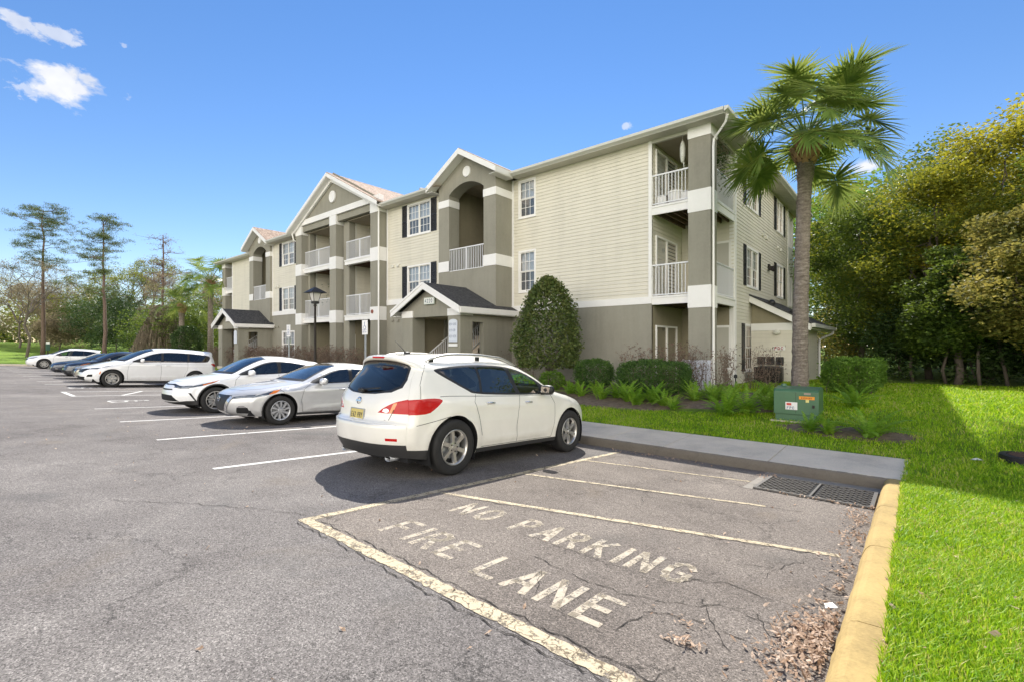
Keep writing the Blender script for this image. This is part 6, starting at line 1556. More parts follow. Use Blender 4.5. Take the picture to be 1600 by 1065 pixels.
def tree(name, label, x, y, h, R, zb, m, seed, n=9000, ls=.2, clumps=26, tr=.16, group=None, parent=None, bark=None, lobes=.34, squash=.8, lean=0, cat='tree', z=None, fill=.55):
    rg = np.random.default_rng(seed); z0 = gz(x, y) if z is None else z
    root = thing(name, label, cat, (x, y, z0-.05), 0, group)
    tk = MB(); top = (lean, 0, zb+(h-zb)*.55); sp = limb(tk, (0, 0, 0), top, tr, tr*.45, rg, 0, 6, 10)
    V = []; F_ = []; o = 0; cz = (zb+h)/2; hz = (h-zb)/2
    for k in range(clumps):
        d = rdir(1, rg)[0]; rr = rg.uniform(.35, .95)**.6
        c = np.array([lean+d[0]*R*rr*(1-.25*max(d[2], 0)), d[1]*R*rr*(1-.25*max(d[2], 0)), cz+d[2]*hz*rr*.85]); cr = R*lobes*rg.uniform(.6, 1.2)
        base = sp[min(len(sp)-1, max(1, int(len(sp)*rg.uniform(.35, 1.0))))]
        if k < 16: limb(tk, base, tuple(c*.92+np.array(base)*.08), tr*.33, .015, rg, .08, 4, 5)
        m_ = int(n/clumps*rg.uniform(.6, 1.4)); dd = rdir(m_, rg); r_ = cr*rg.uniform(fill, 1.1, m_)**.8
        P = c + dd*r_[:, None]*np.array([1.15, 1.15, squash])
        v, f = leaves(P, ls, rg, .55, D=dd, clump=True); V.append(v); F_.append(f+o); o += len(v)
    tk.build('trunk', bark or M['bark'], root, smooth=True)
    np_mesh('crown', np.concatenate(V), np.concatenate(F_), m, root)
    return root
# ---- right-hand wood: each tree a thing
G = 'trees of the dark wood right of the building'
T = [ # x, y, h, R, zb, mat, label
 (-1.7, 27.5, 9.3, 2.9, .8, 'leaf_oak', 'dark green round topped tree, first tree right of the palm trunk'),
 (.5, 25.4, 9.3, 2.5, .8, 'leaf_mix', 'golden topped tree just right of the first dark green one'),
 (2.3, 26.4, 10.9, 2.7, 1.0, 'leaf_gold', 'tall yellow crowned tree at the centre of the wood'),
 (2.9, 20.9, 6.1, 2.1, .6, 'leaf_tan', 'tan and orange leaved tree at the right edge of the photo'),
 (1.2, 22.8, 5.4, 1.7, .5, 'leaf_oak', 'low dark green tree leaning out over the sunlit lawn edge'),
 (4.3, 25.8, 11.2, 2.8, 1.0, 'leaf_oak', 'tall dark green tree behind the tan one at the right'),
 (-1.4, 33.0, 11.6, 3.6, 1.0, 'leaf_mix', 'yellow green tree in the second row left of the centre'),
 (1.6, 31.5, 12.0, 3.6, 1.0, 'leaf_oak', 'dark green tree in the second row behind the golden one'),
 (4.8, 31.0, 13.4, 3.8, 1.4, 'leaf_gold', 'tallest yellow crowned tree at the back right of the wood'),
 (7.4, 28.0, 12.8, 3.6, 1.0, 'leaf_oak', 'tall green tree at the far right end of the wood'),
 (-3.2, 42.0, 12.6, 4.4, 1.0, 'leaf_oak', 'distant green tree between the shed and the palm trunk'),
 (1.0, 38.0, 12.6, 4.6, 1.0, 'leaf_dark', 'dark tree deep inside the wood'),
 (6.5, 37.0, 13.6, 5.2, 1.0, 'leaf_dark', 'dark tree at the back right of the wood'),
]
for i, (x, y, h, R, zb, m, lb) in enumerate(T):
    tree('broadleaf_tree', lb, x, y, h, R, zb, M[m], 100+i, n=34000 if y < 28 else 22000, ls=.125 if y < 28 else .19, clumps=46, tr=.13, group=G, fill=.25, lobes=.36)
# understorey: shaded shrubs filling the foot of the wood
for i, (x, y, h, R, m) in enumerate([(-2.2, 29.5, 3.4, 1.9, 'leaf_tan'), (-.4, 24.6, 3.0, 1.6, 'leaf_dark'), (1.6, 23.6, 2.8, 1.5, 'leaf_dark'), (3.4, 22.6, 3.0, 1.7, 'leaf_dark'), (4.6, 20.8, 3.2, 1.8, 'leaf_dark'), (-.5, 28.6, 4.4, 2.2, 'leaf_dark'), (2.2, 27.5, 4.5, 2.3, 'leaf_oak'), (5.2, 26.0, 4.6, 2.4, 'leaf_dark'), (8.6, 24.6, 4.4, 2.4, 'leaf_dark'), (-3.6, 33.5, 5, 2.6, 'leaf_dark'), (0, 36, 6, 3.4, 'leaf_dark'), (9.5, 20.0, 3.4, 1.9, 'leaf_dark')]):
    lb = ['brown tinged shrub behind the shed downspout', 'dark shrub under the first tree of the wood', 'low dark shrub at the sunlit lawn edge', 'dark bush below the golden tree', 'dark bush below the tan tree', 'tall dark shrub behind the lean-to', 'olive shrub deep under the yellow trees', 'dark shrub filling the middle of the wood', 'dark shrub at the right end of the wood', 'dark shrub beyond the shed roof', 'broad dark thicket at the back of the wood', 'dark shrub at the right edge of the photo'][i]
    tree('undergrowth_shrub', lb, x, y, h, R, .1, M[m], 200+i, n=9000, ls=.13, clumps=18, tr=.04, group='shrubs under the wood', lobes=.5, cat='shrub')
# bare trunks standing in the shade of the wood
for i, (x, y, h) in enumerate([(.0, 23.6, 6), (.9, 23.0, 7), (1.7, 22.2, 6), (2.4, 22.6, 7), (2.9, 21.3, 5), (3.3, 22.0, 6), (1.6, 24.8, 8), (-1.2, 26.5, 7)]):
    rg = np.random.default_rng(300+i); mb = MB(); h *= .6; limb(mb, (0, 0, 0), (rg.normal(0, .5), 0, h), .055, .02, rg, 0, 7, 8, .02)
    for k in range(5): z = rg.uniform(1.5, h-1); d = rdir(1, rg)[0]; limb(mb, (0, 0, z), (d[0]*1.2, d[1]*1.2, z+.6), .025, .008, rg, 0, 3, 5)
    root = thing('slender_tree', ['thin bare trunk at the left end of the wood edge', 'thin grey trunk behind the sunlit lawn', 'crooked thin trunk at the lawn edge', 'thin trunk behind the crooked one', 'thin trunk below the tan crown', 'thin trunk near the right edge of the photo', 'thin trunk deep in the wood shade', 'thin trunk just right of the shed'][i], 'tree', (x, y, gz(x, y)-.05), 0, 'bare trunks in the wood')
    mb.build('trunk', M['bark'], root, smooth=True)
# trees behind the roof
tree('broadleaf_tree', 'bright green tree top showing over the middle of the roof', -22.5, 36, 15.2, 3.6, 6, M['leaf_bright'], 41, n=6000, ls=.26, clumps=20, tr=.2)
tree('broadleaf_tree', 'bright green tree rising behind the side eave beside the palm', -4.6, 40, 14.6, 4.6, 5, M['leaf_bright'], 42, n=9000, ls=.28, clumps=24, tr=.2)
tree('broadleaf_tree', 'tree top peeking just behind the roof vent on the right wing', -17.6, 33, 12.9, 2.6, 6, M['leaf_bright'], 43, n=4000, ls=.22, clumps=14, tr=.2)

# ---- sabal palms
def frond_mesh(seed, L=1.15, blade=.88, nl=38, elev=0.5):
    """frond along +x from the origin; elevation and droop built in; returns verts, faces"""
    rg = np.random.default_rng(seed); mb = MB()
    # petiole
    pts = []; p = np.array([0., 0, 0]); th = elev; seg = 7; 
    for i in range(seg+1):
        pts.append(tuple(p)); p = p + np.array([math.cos(th), 0, math.sin(th)])*L/seg; th -= .035 + .011*i*(1.0 if elev < .8 else .5)
    mb.tube(pts, [.020-.010*i/seg for i in range(seg+1)], 5)
    base = np.array(pts[-1]); d0 = np.array([math.cos(th), 0, math.sin(th)]); lat = np.array([0, 1., 0]); nrm = np.cross(d0, lat)*-1
    if nrm[2] < 0: nrm = -nrm
    # costa curving down, leaflets leave it in pairs
    cth = th; costa = [base.copy()]; cd = [d0]
    for i in range(10):
        cth -= .06; dd = np.array([math.cos(cth), 0, math.sin(cth)]); costa.append(costa[-1]+dd*.040); cd.append(dd)
    for i in range(nl):
        t = (i+.5)/nl*2-1                       # -1..1 around the fan
        al = t*2.45 + rg.normal(0, .025); ci = int(round((1-abs(t))*9)); o_ = costa[ci]; dd = cd[ci]
        nn = np.cross(dd, lat)*-1
        if nn[2] < 0: nn = -nn
        fold = .30+.12*rg.normal()
        v = math.cos(al)*dd + math.sin(al)*lat + nn*(fold*abs(math.sin(al))*.55 - .05); v /= np.linalg.norm(v)
        ll = blade*(1.0-.22*abs(t)**3)*rg.uniform(.86, 1.06); w0 = .052*blade/.88
        side_ = np.cross(v, nn); side_ /= max(np.linalg.norm(side_), 1e-6)
        q = o_.copy(); rows = []; vv = v.copy(); ns = 5; droop = rg.uniform(.03, .13)*(1.25 if abs(t) > .6 else 1)
        for j in range(ns+1):
            w = w0*(.28+1.0*math.sin(PI*min(1, (j/ns)*.9+.1))**.6)*(1-(j/ns)**2.2)+.0015
            rows.append((q-side_*w/2, q+side_*w/2)); vv = vv+np.array([0, 0, -droop*(j/ns)**1.3*1.2]); vv /= np.linalg.norm(vv); q = q+vv*ll/ns
        vs = [tuple(x) for r_ in rows for x in r_]
        mb.add(vs, [(2*j, 2*j+1, 2*j+3, 2*j+2) for j in range(ns)])
    return mb
FROND = {}
def palm(name, label, x, y, z0, h, r0, r1, crown, seed, nf=34, lean=(0, 0), azs=None, detail=True, boots=True):
    rg = np.random.default_rng(seed); root = thing(name, label, 'palm tree', (x, y, z0))
    tk = MB(); n = 30; vs = []; seg = 60
    for i in range(seg+1):
        t = i/seg; z = h*t; r = r0+(r1-r0)*min(1, t*1.4) + .035*math.exp(-t*18) + (.03 if t > .93 else 0)
        cx, cy = lean[0]*t*t, lean[1]*t*t
        for k in range(n):
            a = 2*PI*k/n; rr = r*(1+.035*math.sin(i*2.3+k*.7)+rg.normal(0, .035)); vs.append((cx+rr*math.cos(a), cy+rr*math.sin(a), z))
    tk.add(vs, [(i*n+k, i*n+(k+1) % n, (i+1)*n+(k+1) % n, (i+1)*n+k) for i in range(seg) for k in range(n)])
    tk.build('trunk', M['palm_bark'], root, smooth=True)
    if boots:
        bt = MB()
        for i in range(74):
            t = i/74; a = i*2.39996; z = h-.10+t*.68; rr = r1*.95+.04+ .10*math.sin(PI*min(1, t*1.0)); cx, cy = lean[0]+rr*math.cos(a), lean[1]+rr*math.sin(a)
            ou = Vector((math.cos(a), math.sin(a), 0)); tg = Vector((-math.sin(a), math.cos(a), 0)); b = Vector((cx, cy, z)); L_ = rg.uniform(.14, .26); o2 = ou*(.30-.26*t)+Vector((0, 0, 1)); o2.normalize()
            w = rg.uniform(.06, .09)
            p = [b-tg*w-ou*.03, b+tg*w-ou*.03, b+o2*L_+tg*w*.42+ou*.03, b+o2*L_-tg*w*.42+ou*.03]; q = [v_+ou*.022 for v_ in p]
            bt.add([tuple(v_) for v_ in p+q], [(0, 1, 2, 3), (7, 6, 5, 4), (0, 4, 5, 1), (1, 5, 6, 2), (2, 6, 7, 3), (3, 7, 4, 0)])
        bt.build('leaf_bases', M['boot'], root)
    top = (lean[0], lean[1], h+.62)
    for i in range(nf):
        t = i/(nf-1); el = math.radians(80 - 88*t**1.05) + rg.normal(0, .06); az = i*2.39996+rg.normal(0, .12) if azs is None else azs[i % len(azs)]
        key = (round(el*6)/6, i % 2, detail)
        if key not in FROND:
            FROND[key] = frond_mesh(seed+i, 1.38 if i % 2 else 1.05, .84 if i % 2 else .80, 44 if detail else 24, key[0])
            o = FROND[key].build('frond', M['palm_leaf'], root); FROND[key] = o.data
        else:
            o = bpy.data.objects.new('frond', FROND[key]); COL.objects.link(o); o.parent = root
        s_ = crown*rg.uniform(.90, 1.1)*(.85 if t < .15 else 1)
        o.location = (top[0], top[1], top[2]-.30*t); o.rotation_euler = (rg.normal(0, .22), 0, az); o.scale = (s_, s_, s_)
    return root
palm('sabal_palm', 'tall cabbage palm with a rough brown trunk standing in front of the side facade', -2.27, 14.4, .10, 6.2, .190, .165, 1.04, 5, nf=48, lean=(.12, .10))
def shortpalm(x, y, h, sc, seed, label, name='sabal_palm'):
    return palm(name, label, x, y, gz(x, y), h, .24, .2, sc, seed, nf=30, detail=False)
shortpalm(-46.6, 14.8, 6.3, 1.45, 9, 'bushy cabbage palm partly hiding the far left end of the building')
shortpalm(-47.8, 13.0, 4.2, 1.1, 10, 'shorter cabbage palm left of the bushy one at the far end of the building')

# ---- clipped conical shrub
def shell(f_r, n, zlo, zhi, rg, inner=.72):
    z = rg.uniform(zlo, zhi, n); a = rg.uniform(0, 2*PI, n); r = np.array([f_r(q, t) for q, t in zip(z, a)])*rg.uniform(inner, 1.03, n)**.7
    return np.stack([r*np.cos(a), r*np.sin(a), z], 1), np.stack([np.cos(a), np.sin(a), 0*a+.3], 1)
root = thing('conical_shrub', 'tall clipped cone shaped shrub with a low forked trunk beside the entry porch', 'shrub', (-9.55, 13.25, gz(-9.5, 13.2)))
rg = np.random.default_rng(3)
def coner(z, a):
    t = (z-.70)/2.98; t = min(1, max(0, t)); b = 1.20*(1-t**2.1)**.62*(.80+.2*min(1, t*5)) ; return b*(1+.06*math.sin(3*a+z*2)+.05*math.sin(5*a+z*4)+.045*math.sin(9*a-6*z)+.03*math.sin(14*a+9*z))
Pn, D = shell(coner, 15000, .62, 3.68, rg, .62); Pn += rg.normal(0, .04, Pn.shape); kk_ = rg.uniform(0, 1, len(Pn)) > .97; Pn[kk_] += D[kk_]*rg.uniform(0, .16, (kk_.sum(), 1)); v, f_ = leaves(Pn, .095, rg, .6, D=D); np_mesh('crown', v, f_, M['leaf_cone'], root)
mb = MB()
for (a, b) in (((0, 0, -.1), (.05, 0, .5)), ((.05, 0, .5), (.35, .1, 1.2)), ((.05, 0, .45), (-.35, -.05, 1.2)), ((.03, 0, .4), (.55, .1, .95)), ((0, 0, .3), (-.1, .3, 1.6))): limb(mb, a, b, .075, .035, rg, .05, 4, 8)
mb.build('trunk', M['bark'], root, smooth=True)

# ---- clipped box hedges
def boxhedge(label, x, y, sx, sy, h, m, seed, n=9000, ls=.05, name='clipped_hedge', cat='hedge', group=None, zb=.08, ex=4.0, core=True):
    rg = np.random.default_rng(seed); root = thing(name, label, cat, (x, y, gz(x, y)), 0, group)
    d = rdir(n, rg); q = (np.abs(d[:, 0])**ex+np.abs(d[:, 1])**ex+np.abs(d[:, 2])**ex)**(-1/ex); r = rg.uniform(.70, 1.05, n)**.6
    wob = 1+.055*np.sin(d[:, 0]*7+seed)+.05*np.sin(d[:, 1]*9+d[:, 2]*6)+.03*np.sin(d[:, 0]*17+d[:, 2]*13)+(rg.uniform(0, 1, n) > .975)*rg.uniform(0, .22, n)
    Pn = d*(q*r*wob)[:, None]*np.array([sx/2, sy/2, (h-zb)/2]) + np.array([0, 0, (h+zb)/2]); v, f_ = leaves(Pn, ls, rg, .6, D=d); np_mesh('foliage', v, f_, m, root)
    mb = MB()
    for k in range(14): a = rg.uniform(-.4, .4)*sx; b = rg.uniform(-.35, .35)*sy; limb(mb, (a, b, -.05), (a+rg.normal(0, .08), b+rg.normal(0, .05), h*.8), .012, .005, rg, 0, 3, 5)
    mb.build('stems', M['twig'], root)
    return root
boxhedge('small clipped dark green hedge in front of the blank stucco wall', -7.72, 13.2, 1.15, .75, .92, M['leaf_box'], 1, 9000)
boxhedge('larger clipped dark green hedge below the corner patio', -5.62, 12.85, 1.95, .8, .98, M['leaf_box'], 2, 15000)
boxhedge('light green hedge right of the palm trunk', -1.35, 16.2, 1.25, 1.1, .98, M['leaf_bright'], 3, 7000, .07)
boxhedge('light green hedge farther back beyond the one by the palm', -1.25, 19.2, 1.2, 1.3, .95, M['leaf_bright'], 4, 6000, .07)
boxhedge('dark round shrub beside the far entry porch', -45.0, 12.6, 2.6, 2.0, 3.0, M['leaf_dark'], 5, 9000, .12, 'round_shrub', 'shrub', None, .1, 2.3)
boxhedge('yellow green low shrub at the foot of the conical shrub', -8.9, 12.6, .9, .6, .62, M['leaf_bright'], 6, 1600, .07, 'low_shrub', 'shrub', None, .02, 2.2)
boxhedge('loose low shrub between the conical shrub and the nearest car', -9.9, 12.3, 1.0, .6, .55, M['leaf_fern'], 7, 1300, .08, 'low_shrub', 'shrub', None, .02, 2.2)
# brown twiggy shrubs
def twiggy(label, x, y, sx, sy, h, seed, n=900, group=None, leafy=1.0, name='brown_shrub'):
    rg = np.random.default_rng(seed); root = thing(name, label, 'shrub', (x, y, gz(x, y)), 0, group); mb = MB(); P = []
    for k in range(int(26*sx)):
        a = rg.uniform(-.5, .5)*sx; b = rg.uniform(-.5, .5)*sy; t = (a+rg.normal(0, .09), b+rg.normal(0, .09), h*rg.uniform(.72, 1.0))
        ps = limb(mb, (a, b, -.03), t, .008, .003, rg, 0, 5, 4)
        for j in range(5):
            q = np.array(ps[rg.integers(1, 6)]); e = q+np.array([rg.normal(0, .13), rg.normal(0, .09), rg.uniform(.03, .2)]); mb.tube([tuple(q), tuple(e)], [.004, .002], 3)
            P += [e+rg.normal(0, .03, 3) for _ in range(int(3*leafy))]
        P += [np.array(ps[rg.integers(2, 6)])+rg.normal(0, .05, 3) for _ in range(int(8*leafy))]
    mb.build('twigs', M['twig'], root)
    v, f_ = leaves(np.array(P), .05, rg, .6); np_mesh('foliage', v, f_, M['leaf_brown'], root); return root
twiggy('brown winter hedge behind the larger green hedge under the patio', -5.9, 13.95, 2.3, .5, 1.28, 1, leafy=2.2)
twiggy('sparse brown twiggy shrub in front of the white patio panel', -4.55, 13.85, 1.5, .5, 1.22, 2, leafy=.8)
twiggy('sparse brown shrub under the ground floor side window', -3.85, 15.9, 1.5, .6, 1.30, 3, leafy=1.3)
twiggy('bare brown shrub at the right side of the entry porch', -11.1, 13.6, 1.4, .7, 1.15, 4, leafy=.7)
for i in range(13):
    x = -19.2-1.62*i
    lb = 'brown hedge plant %s' % (['at the right end of the portico row, behind the nearest car', 'second from the right in the row under the portico', 'below the right portico column', 'in front of the portico between its right columns', 'right of the middle portico column', 'below the middle portico column', 'just left of the middle portico column', 'in front of the left portico opening', 'below the left portico column', 'under the ground floor window left of the portico', 'left of the ground floor window', 'right of the far entry porch', 'at the left end of the row by the far entry porch'][i])
    twiggy(lb, x, 12.55, 1.66, .75, 1.28 if i else .95, 20+i, leafy=3.0, group='brown hedge row under the portico')
# ---- ferns
def fern_mesh(seed, nf=26, L=.62):
    rg = np.random.default_rng(seed); mb = MB()
    for k in range(nf):
        az = rg.uniform(0, 2*PI); el = rg.uniform(.55, 1.45); l = L*rg.uniform(.7, 1.15); p = np.array([rg.normal(0, .04), rg.normal(0, .04), 0.]); ns = 15; th = el
        d2 = np.array([math.cos(az), math.sin(az)]); lat = np.array([-math.sin(az), math.cos(az), 0])
        for i in range(ns):
            t = i/ns; d = np.array([d2[0]*math.cos(th), d2[1]*math.cos(th), math.sin(th)]); q = p+d*l/ns; w = .052*math.sin(PI*(.12+.86*t))**.7*(L/.62)
            up = np.cross(lat, d)
            for s_ in (1, -1):
                e = p+lat*s_*w+d*w*.35+up*.25*w
                mb.add([tuple(p-d*.004), tuple(p+d*l/ns*.80), tuple(e+d*.006), tuple(e-d*.010)], [(0, 1, 2, 3)])
            p = q; th -= .055+.02*t
    return mb
fm = []
for k in range(4):
    o = fern_mesh(50+k, 30).build('fronds', M['leaf_fern']); fm.append(o.data); bpy.data.objects.remove(o)
FL = ['at the left end of the bed below the small hedge', 'right of the leftmost one, below the small hedge', 'between the two clipped hedges', 'left of the larger hedge', 'under the left part of the larger hedge', 'under the middle of the larger hedge', 'front row under the larger hedge', 'under the right part of the larger hedge', 'right front of the larger hedge', 'small one in front between the big clumps', 'in front of the white patio panel', 'right of the white panel', 'behind the largest clump', 'largest clump left of the green transformer', 'overlapping the largest clump on its right', 'just left of the green transformer', 'behind the green transformer left side', 'right behind the green transformer', 'at the front left foot of the green transformer', 'at the front right foot of the green transformer', 'big one on the mulch patch right of the transformer', 'beside the air conditioner', 'low one at the palm foot']
FP = [(-8.05, 12.35, 1.0), (-7.55, 12.15, .95), (-7.15, 12.45, .9), (-6.75, 12.0, 1.0), (-6.35, 12.2, 1.15), (-5.95, 12.0, 1.2), (-5.6, 11.75, 1.1), (-5.25, 12.1, 1.2), (-4.9, 11.85, 1.1), (-4.55, 11.65, .7), (-4.35, 12.5, 1.1), (-3.9, 12.6, 1.15), (-3.5, 12.9, 1.1), (-3.3, 11.55, 1.35), (-2.95, 11.85, 1.25), (-2.55, 12.3, 1.15), (-2.1, 13.3, 1.0), (-1.0, 13.0, 1.15), (-1.55, 10.95, .85), (-1.25, 10.9, .85), (-.62, 11.0, 1.35), (-3.0, 14.0, .9), (-1.9, 13.8, .9)]
for i, (x, y, s_) in enumerate(FP):
    root = thing('fern', 'bright green fern clump '+FL[i], 'fern', (x, y, gz(x, y)+.01), 0, 'ferns in the planting bed'); root.scale = (s_*.92, s_*.92, s_*1.0); root.rotation_euler = (0, 0, i*1.3)
    o = bpy.data.objects.new('fronds', fm[i % 4]); COL.objects.link(o); o.parent = root

# ---- far left: pines, bare trees, thicket
def pine(label, x, y, h, seed, lean=0.0, low=.45, spread=3.4, dens_=1.0, name='pine_tree', m='leaf_pine', green=True):
    rg = np.random.default_rng(seed); root = thing(name, label, 'tree', (x, y, gz(x, y)-.1)); mb = MB(); tr = h*.0125+.03
    tk = limb(mb, (0, 0, 0), (lean, 0, h), tr, .04, rg, 0, 10, 9, .004); V = []; F_ = []; o = 0; C = []
    for k in range(int(34*dens_)):
        t = low+(1-low)*rg.uniform(0, 1)**.9; z = h*t; a = rg.uniform(0, 2*PI); l = spread*(1.0-.5*((t-low)/(1-low))**2.5)*rg.uniform(.25, 1.15)
        b = np.array([lean*t, 0, z]); e = b+np.array([math.cos(a)*l, math.sin(a)*l, l*rg.uniform(-.12, .30)]); ps = limb(mb, tuple(b), tuple(e), .035, .010, rg, rg.uniform(-.06, .08), 5, 4)
        for j in range(7):
            q = np.array(ps[rg.integers(2, 6)]); e2 = q+rg.normal(0, .40, 3)*np.array([1, 1, .5])+np.array([0, 0, .15]); mb.tube([tuple(q), tuple(e2)], [.012, .005], 3); C.append(e2)
        C.append(e)
    mb.build('trunk', M['bark_pine'], root, smooth=True)
    C = np.array(C); n = len(C)
    if green:
        k = 60; P = np.repeat(C, k, 0)+rg.normal(0, .15, (n*k, 3))*np.array([1.5, 1.5, .6]); d = rdir(len(P), rg); d[:, 2] += .3; d /= np.linalg.norm(d, axis=1)[:, None]
        l = rg.uniform(.10, .22, len(P))[:, None]; s_ = np.cross(d, rdir(len(P), rg)); s_ /= np.linalg.norm(s_, axis=1)[:, None]
        V = np.stack([P-s_*.02, P+s_*.02, P+d*l], 1).reshape(-1, 3); np_mesh('crown', V, np.arange(len(V)).reshape(-1, 3), M[m], root)
    return root, C
pine('tall pine with spreading flat boughs at the far left', -76.5, 7.2, 16.6, 1, .6, .48, 4.6, 1.25)
pine('tallest slim pine leaning slightly, right of the spreading pine', -65.6, 10.9, 15.0, 2, -1.0, .42, 3.6, 1.0)
r_, C_ = pine('bare cypress draped with grey moss between the pine and the palm', -53.0, 12.9, 11.6, 3, .2, .30, 2.2, 1.3, 'cypress_tree', green=False)
rg = np.random.default_rng(8)
n = 5200; z = rg.uniform(.2, 5.2, n); a = rg.uniform(0, 2*PI, n); rr = 2.6*(1-(z/6.2)**1.4)*rg.uniform(.35, 1, n)**.5; Pm = np.stack([rr*np.cos(a), rr*np.sin(a), z], 1)
w_ = .05; s_ = rdir(n, rg); s_[:, 2] = 0; V = np.stack([Pm-s_*w_, Pm+s_*w_, Pm+np.array([0, 0, -1.0])*rg.uniform(.25, .9, n)[:, None]+rg.normal(0, .03, (n, 3))], 1).reshape(-1, 3)
np_mesh('hanging_moss', V, np.arange(len(V)).reshape(-1, 3), M['moss'], r_)
Pq = np.repeat(C_, 6, 0)+rg.normal(0, .12, (len(C_)*6, 3)); v, f_ = leaves(Pq, .11, rg, .5); np_mesh('crown', v, f_, M['moss'], r_)
def bare(label, x, y, h, R, seed, m, nleaf=2600, ls=.2, tr=.2, lean=0, low=.3, name='bare_tree', grp='bare trees at the far left'):
    rg = np.random.default_rng(seed); root = thing(name, label, 'tree', (x, y, gz(x, y)-.1), 0, grp); mb = MB(); tips = []
    limb(mb, (0, 0, 0), (lean, 0, h*low), tr, tr*.75, rg, 0, 4, 8)
    def rec(p, d, l, r, k):
        e = p+d*l; limb(mb, tuple(p), tuple(e), r, r*.6, rg, 0, 3, 5 if r > .03 else 3)
        if k == 0: tips.append(e); return
        for _ in range(3):
            d2 = d*.9+rdir(1, rg)[0]*.62+np.array([0, 0, .08]); d2[:2] *= 1.15; d2 /= np.linalg.norm(d2); rec(e, d2, l*.70, r*.58, k-1)
    for _ in range(5):
        d = rdir(1, rg)[0]; d[2] = abs(d[2])+.55; d[:2] *= R/h*1.5; d /= np.linalg.norm(d); rec(np.array([lean, 0, h*low]), d, h*.25, tr*.55, 4)
    mb.build('trunk', M['bark'], root)
    t = np.array(tips); P = t[rg.integers(0, len(t), nleaf)]+rg.normal(0, .22, (nleaf, 3)); v, f_ = leaves(P, ls, rg, .5); np_mesh('crown', v, f_, M[m], root); return root
bare('bare brown tree at the left edge of the photo', -86, 6.0, 10.0, 5, 11, 'leaf_brush', 5000, .14, .12)
bare('leaning grey trunked tree left of the spreading pine', -72.5, 5.6, 9.0, 3.4, 12, 'leaf_brush', 3000, .12, .14, .4, .5)
bare('pale green wide tree between the two pines', -88, 15.8, 11.5, 7.5, 13, 'leaf_mix', 8000, .17, .22)
bare('broad budding tree right of the slim pine', -78, 17.5, 12.5, 8, 14, 'leaf_mix', 9000, .17, .22)
bare('budding tree behind the moss draped cypress', -66, 18.8, 10.5, 6.5, 15, 'leaf_brush', 7000, .16, .2)
bare('bare tree behind the far palm', -56, 17.2, 8.0, 5, 16, 'leaf_brush', 6000, .16, .2)
bare('brown tree among the thicket at the far left', -96, 10, 9.5, 6, 17, 'leaf_brush', 5000, .18, .18)
for i, (x, y, h, R, m, lb) in enumerate([(-78, 12.8, 7.2, 3.8, 'leaf_dark', 'dark evergreen bush left of the slim pine'), (-73, 13.2, 8.0, 3.8, 'leaf_dark', 'large dark magnolia bush behind the slim pine'), (-69, 13.8, 6.2, 3.0, 'leaf_dark', 'dark bush right of the slim pine'), (-86, 12.8, 8.0, 4.2, 'leaf_oak', 'olive bush left of the dark evergreens'), (-58, 15.8, 6.4, 4.0, 'leaf_oak', 'olive thicket behind the moss draped cypress'), (-51.5, 15.4, 6.2, 3.6, 'leaf_oak', 'green thicket left of the far palm'), (-92, 8.5, 8.5, 5.0, 'leaf_brush', 'brown thicket at the far left beyond the lawn'), (-99, 4.5, 9.5, 5.6, 'leaf_gold', 'yellow green thicket at the left edge of the photo'), (-88, 9.6, 6.6, 3.8, 'leaf_brush', 'tan brush beyond the sign post'), (-83, 9.4, 4.4, 2.6, 'leaf_brush', 'low tan brush between the pines'), (-106, -1, 10.0, 6.0, 'leaf_brush', 'brown thicket just outside the left edge'), (-104, 16, 10.0, 6.5, 'leaf_gold', 'distant yellow thicket behind the brush')]):
    tree('thicket_bush', lb, x, y, h, R, .1, M[m], 400+i, n=13000, ls=.17, clumps=26, tr=.08, group='thicket at the far left', lobes=.45, cat='bush')
# far wood closing the horizon
def farwood(name, pts, h, m, seed):
    rg = np.random.default_rng(seed); V = []; F_ = []; o = 0
    for (x0, y0), (x1, y1) in zip(pts[:-1], pts[1:]):
        L = math.dist((x0, y0), (x1, y1)); n = int(L*260); t = rg.uniform(0, 1, n); hh = h*(.72+.28*np.sin(t*L*.35+seed)+.12*np.sin(t*L*1.3))
        P = np.stack([x0+(x1-x0)*t+rg.normal(0, 2.0, n), y0+(y1-y0)*t+rg.normal(0, 2.0, n), rg.uniform(0, 1, n)**.8*hh], 1); P[:, 2] += 1.5
        v, f_ = leaves(P, .6, rg, .6); V.append(v); F_.append(f_+o); o += len(v)
    tag(np_mesh(name, np.concatenate(V), np.concatenate(F_), m), 'far off wood closing the view', 'wood', kind='stuff')
farwood('distant_wood', [(-130, -60), (-128, 10), (-112, 40), (-80, 52), (-40, 60)], 8, M['leaf_oak'], 1)
farwood('distant_wood', [(-20, 62), (0, 50), (18, 44), (26, 26), (24, 8), (30, -20)], 12, M['leaf_oak'], 2)
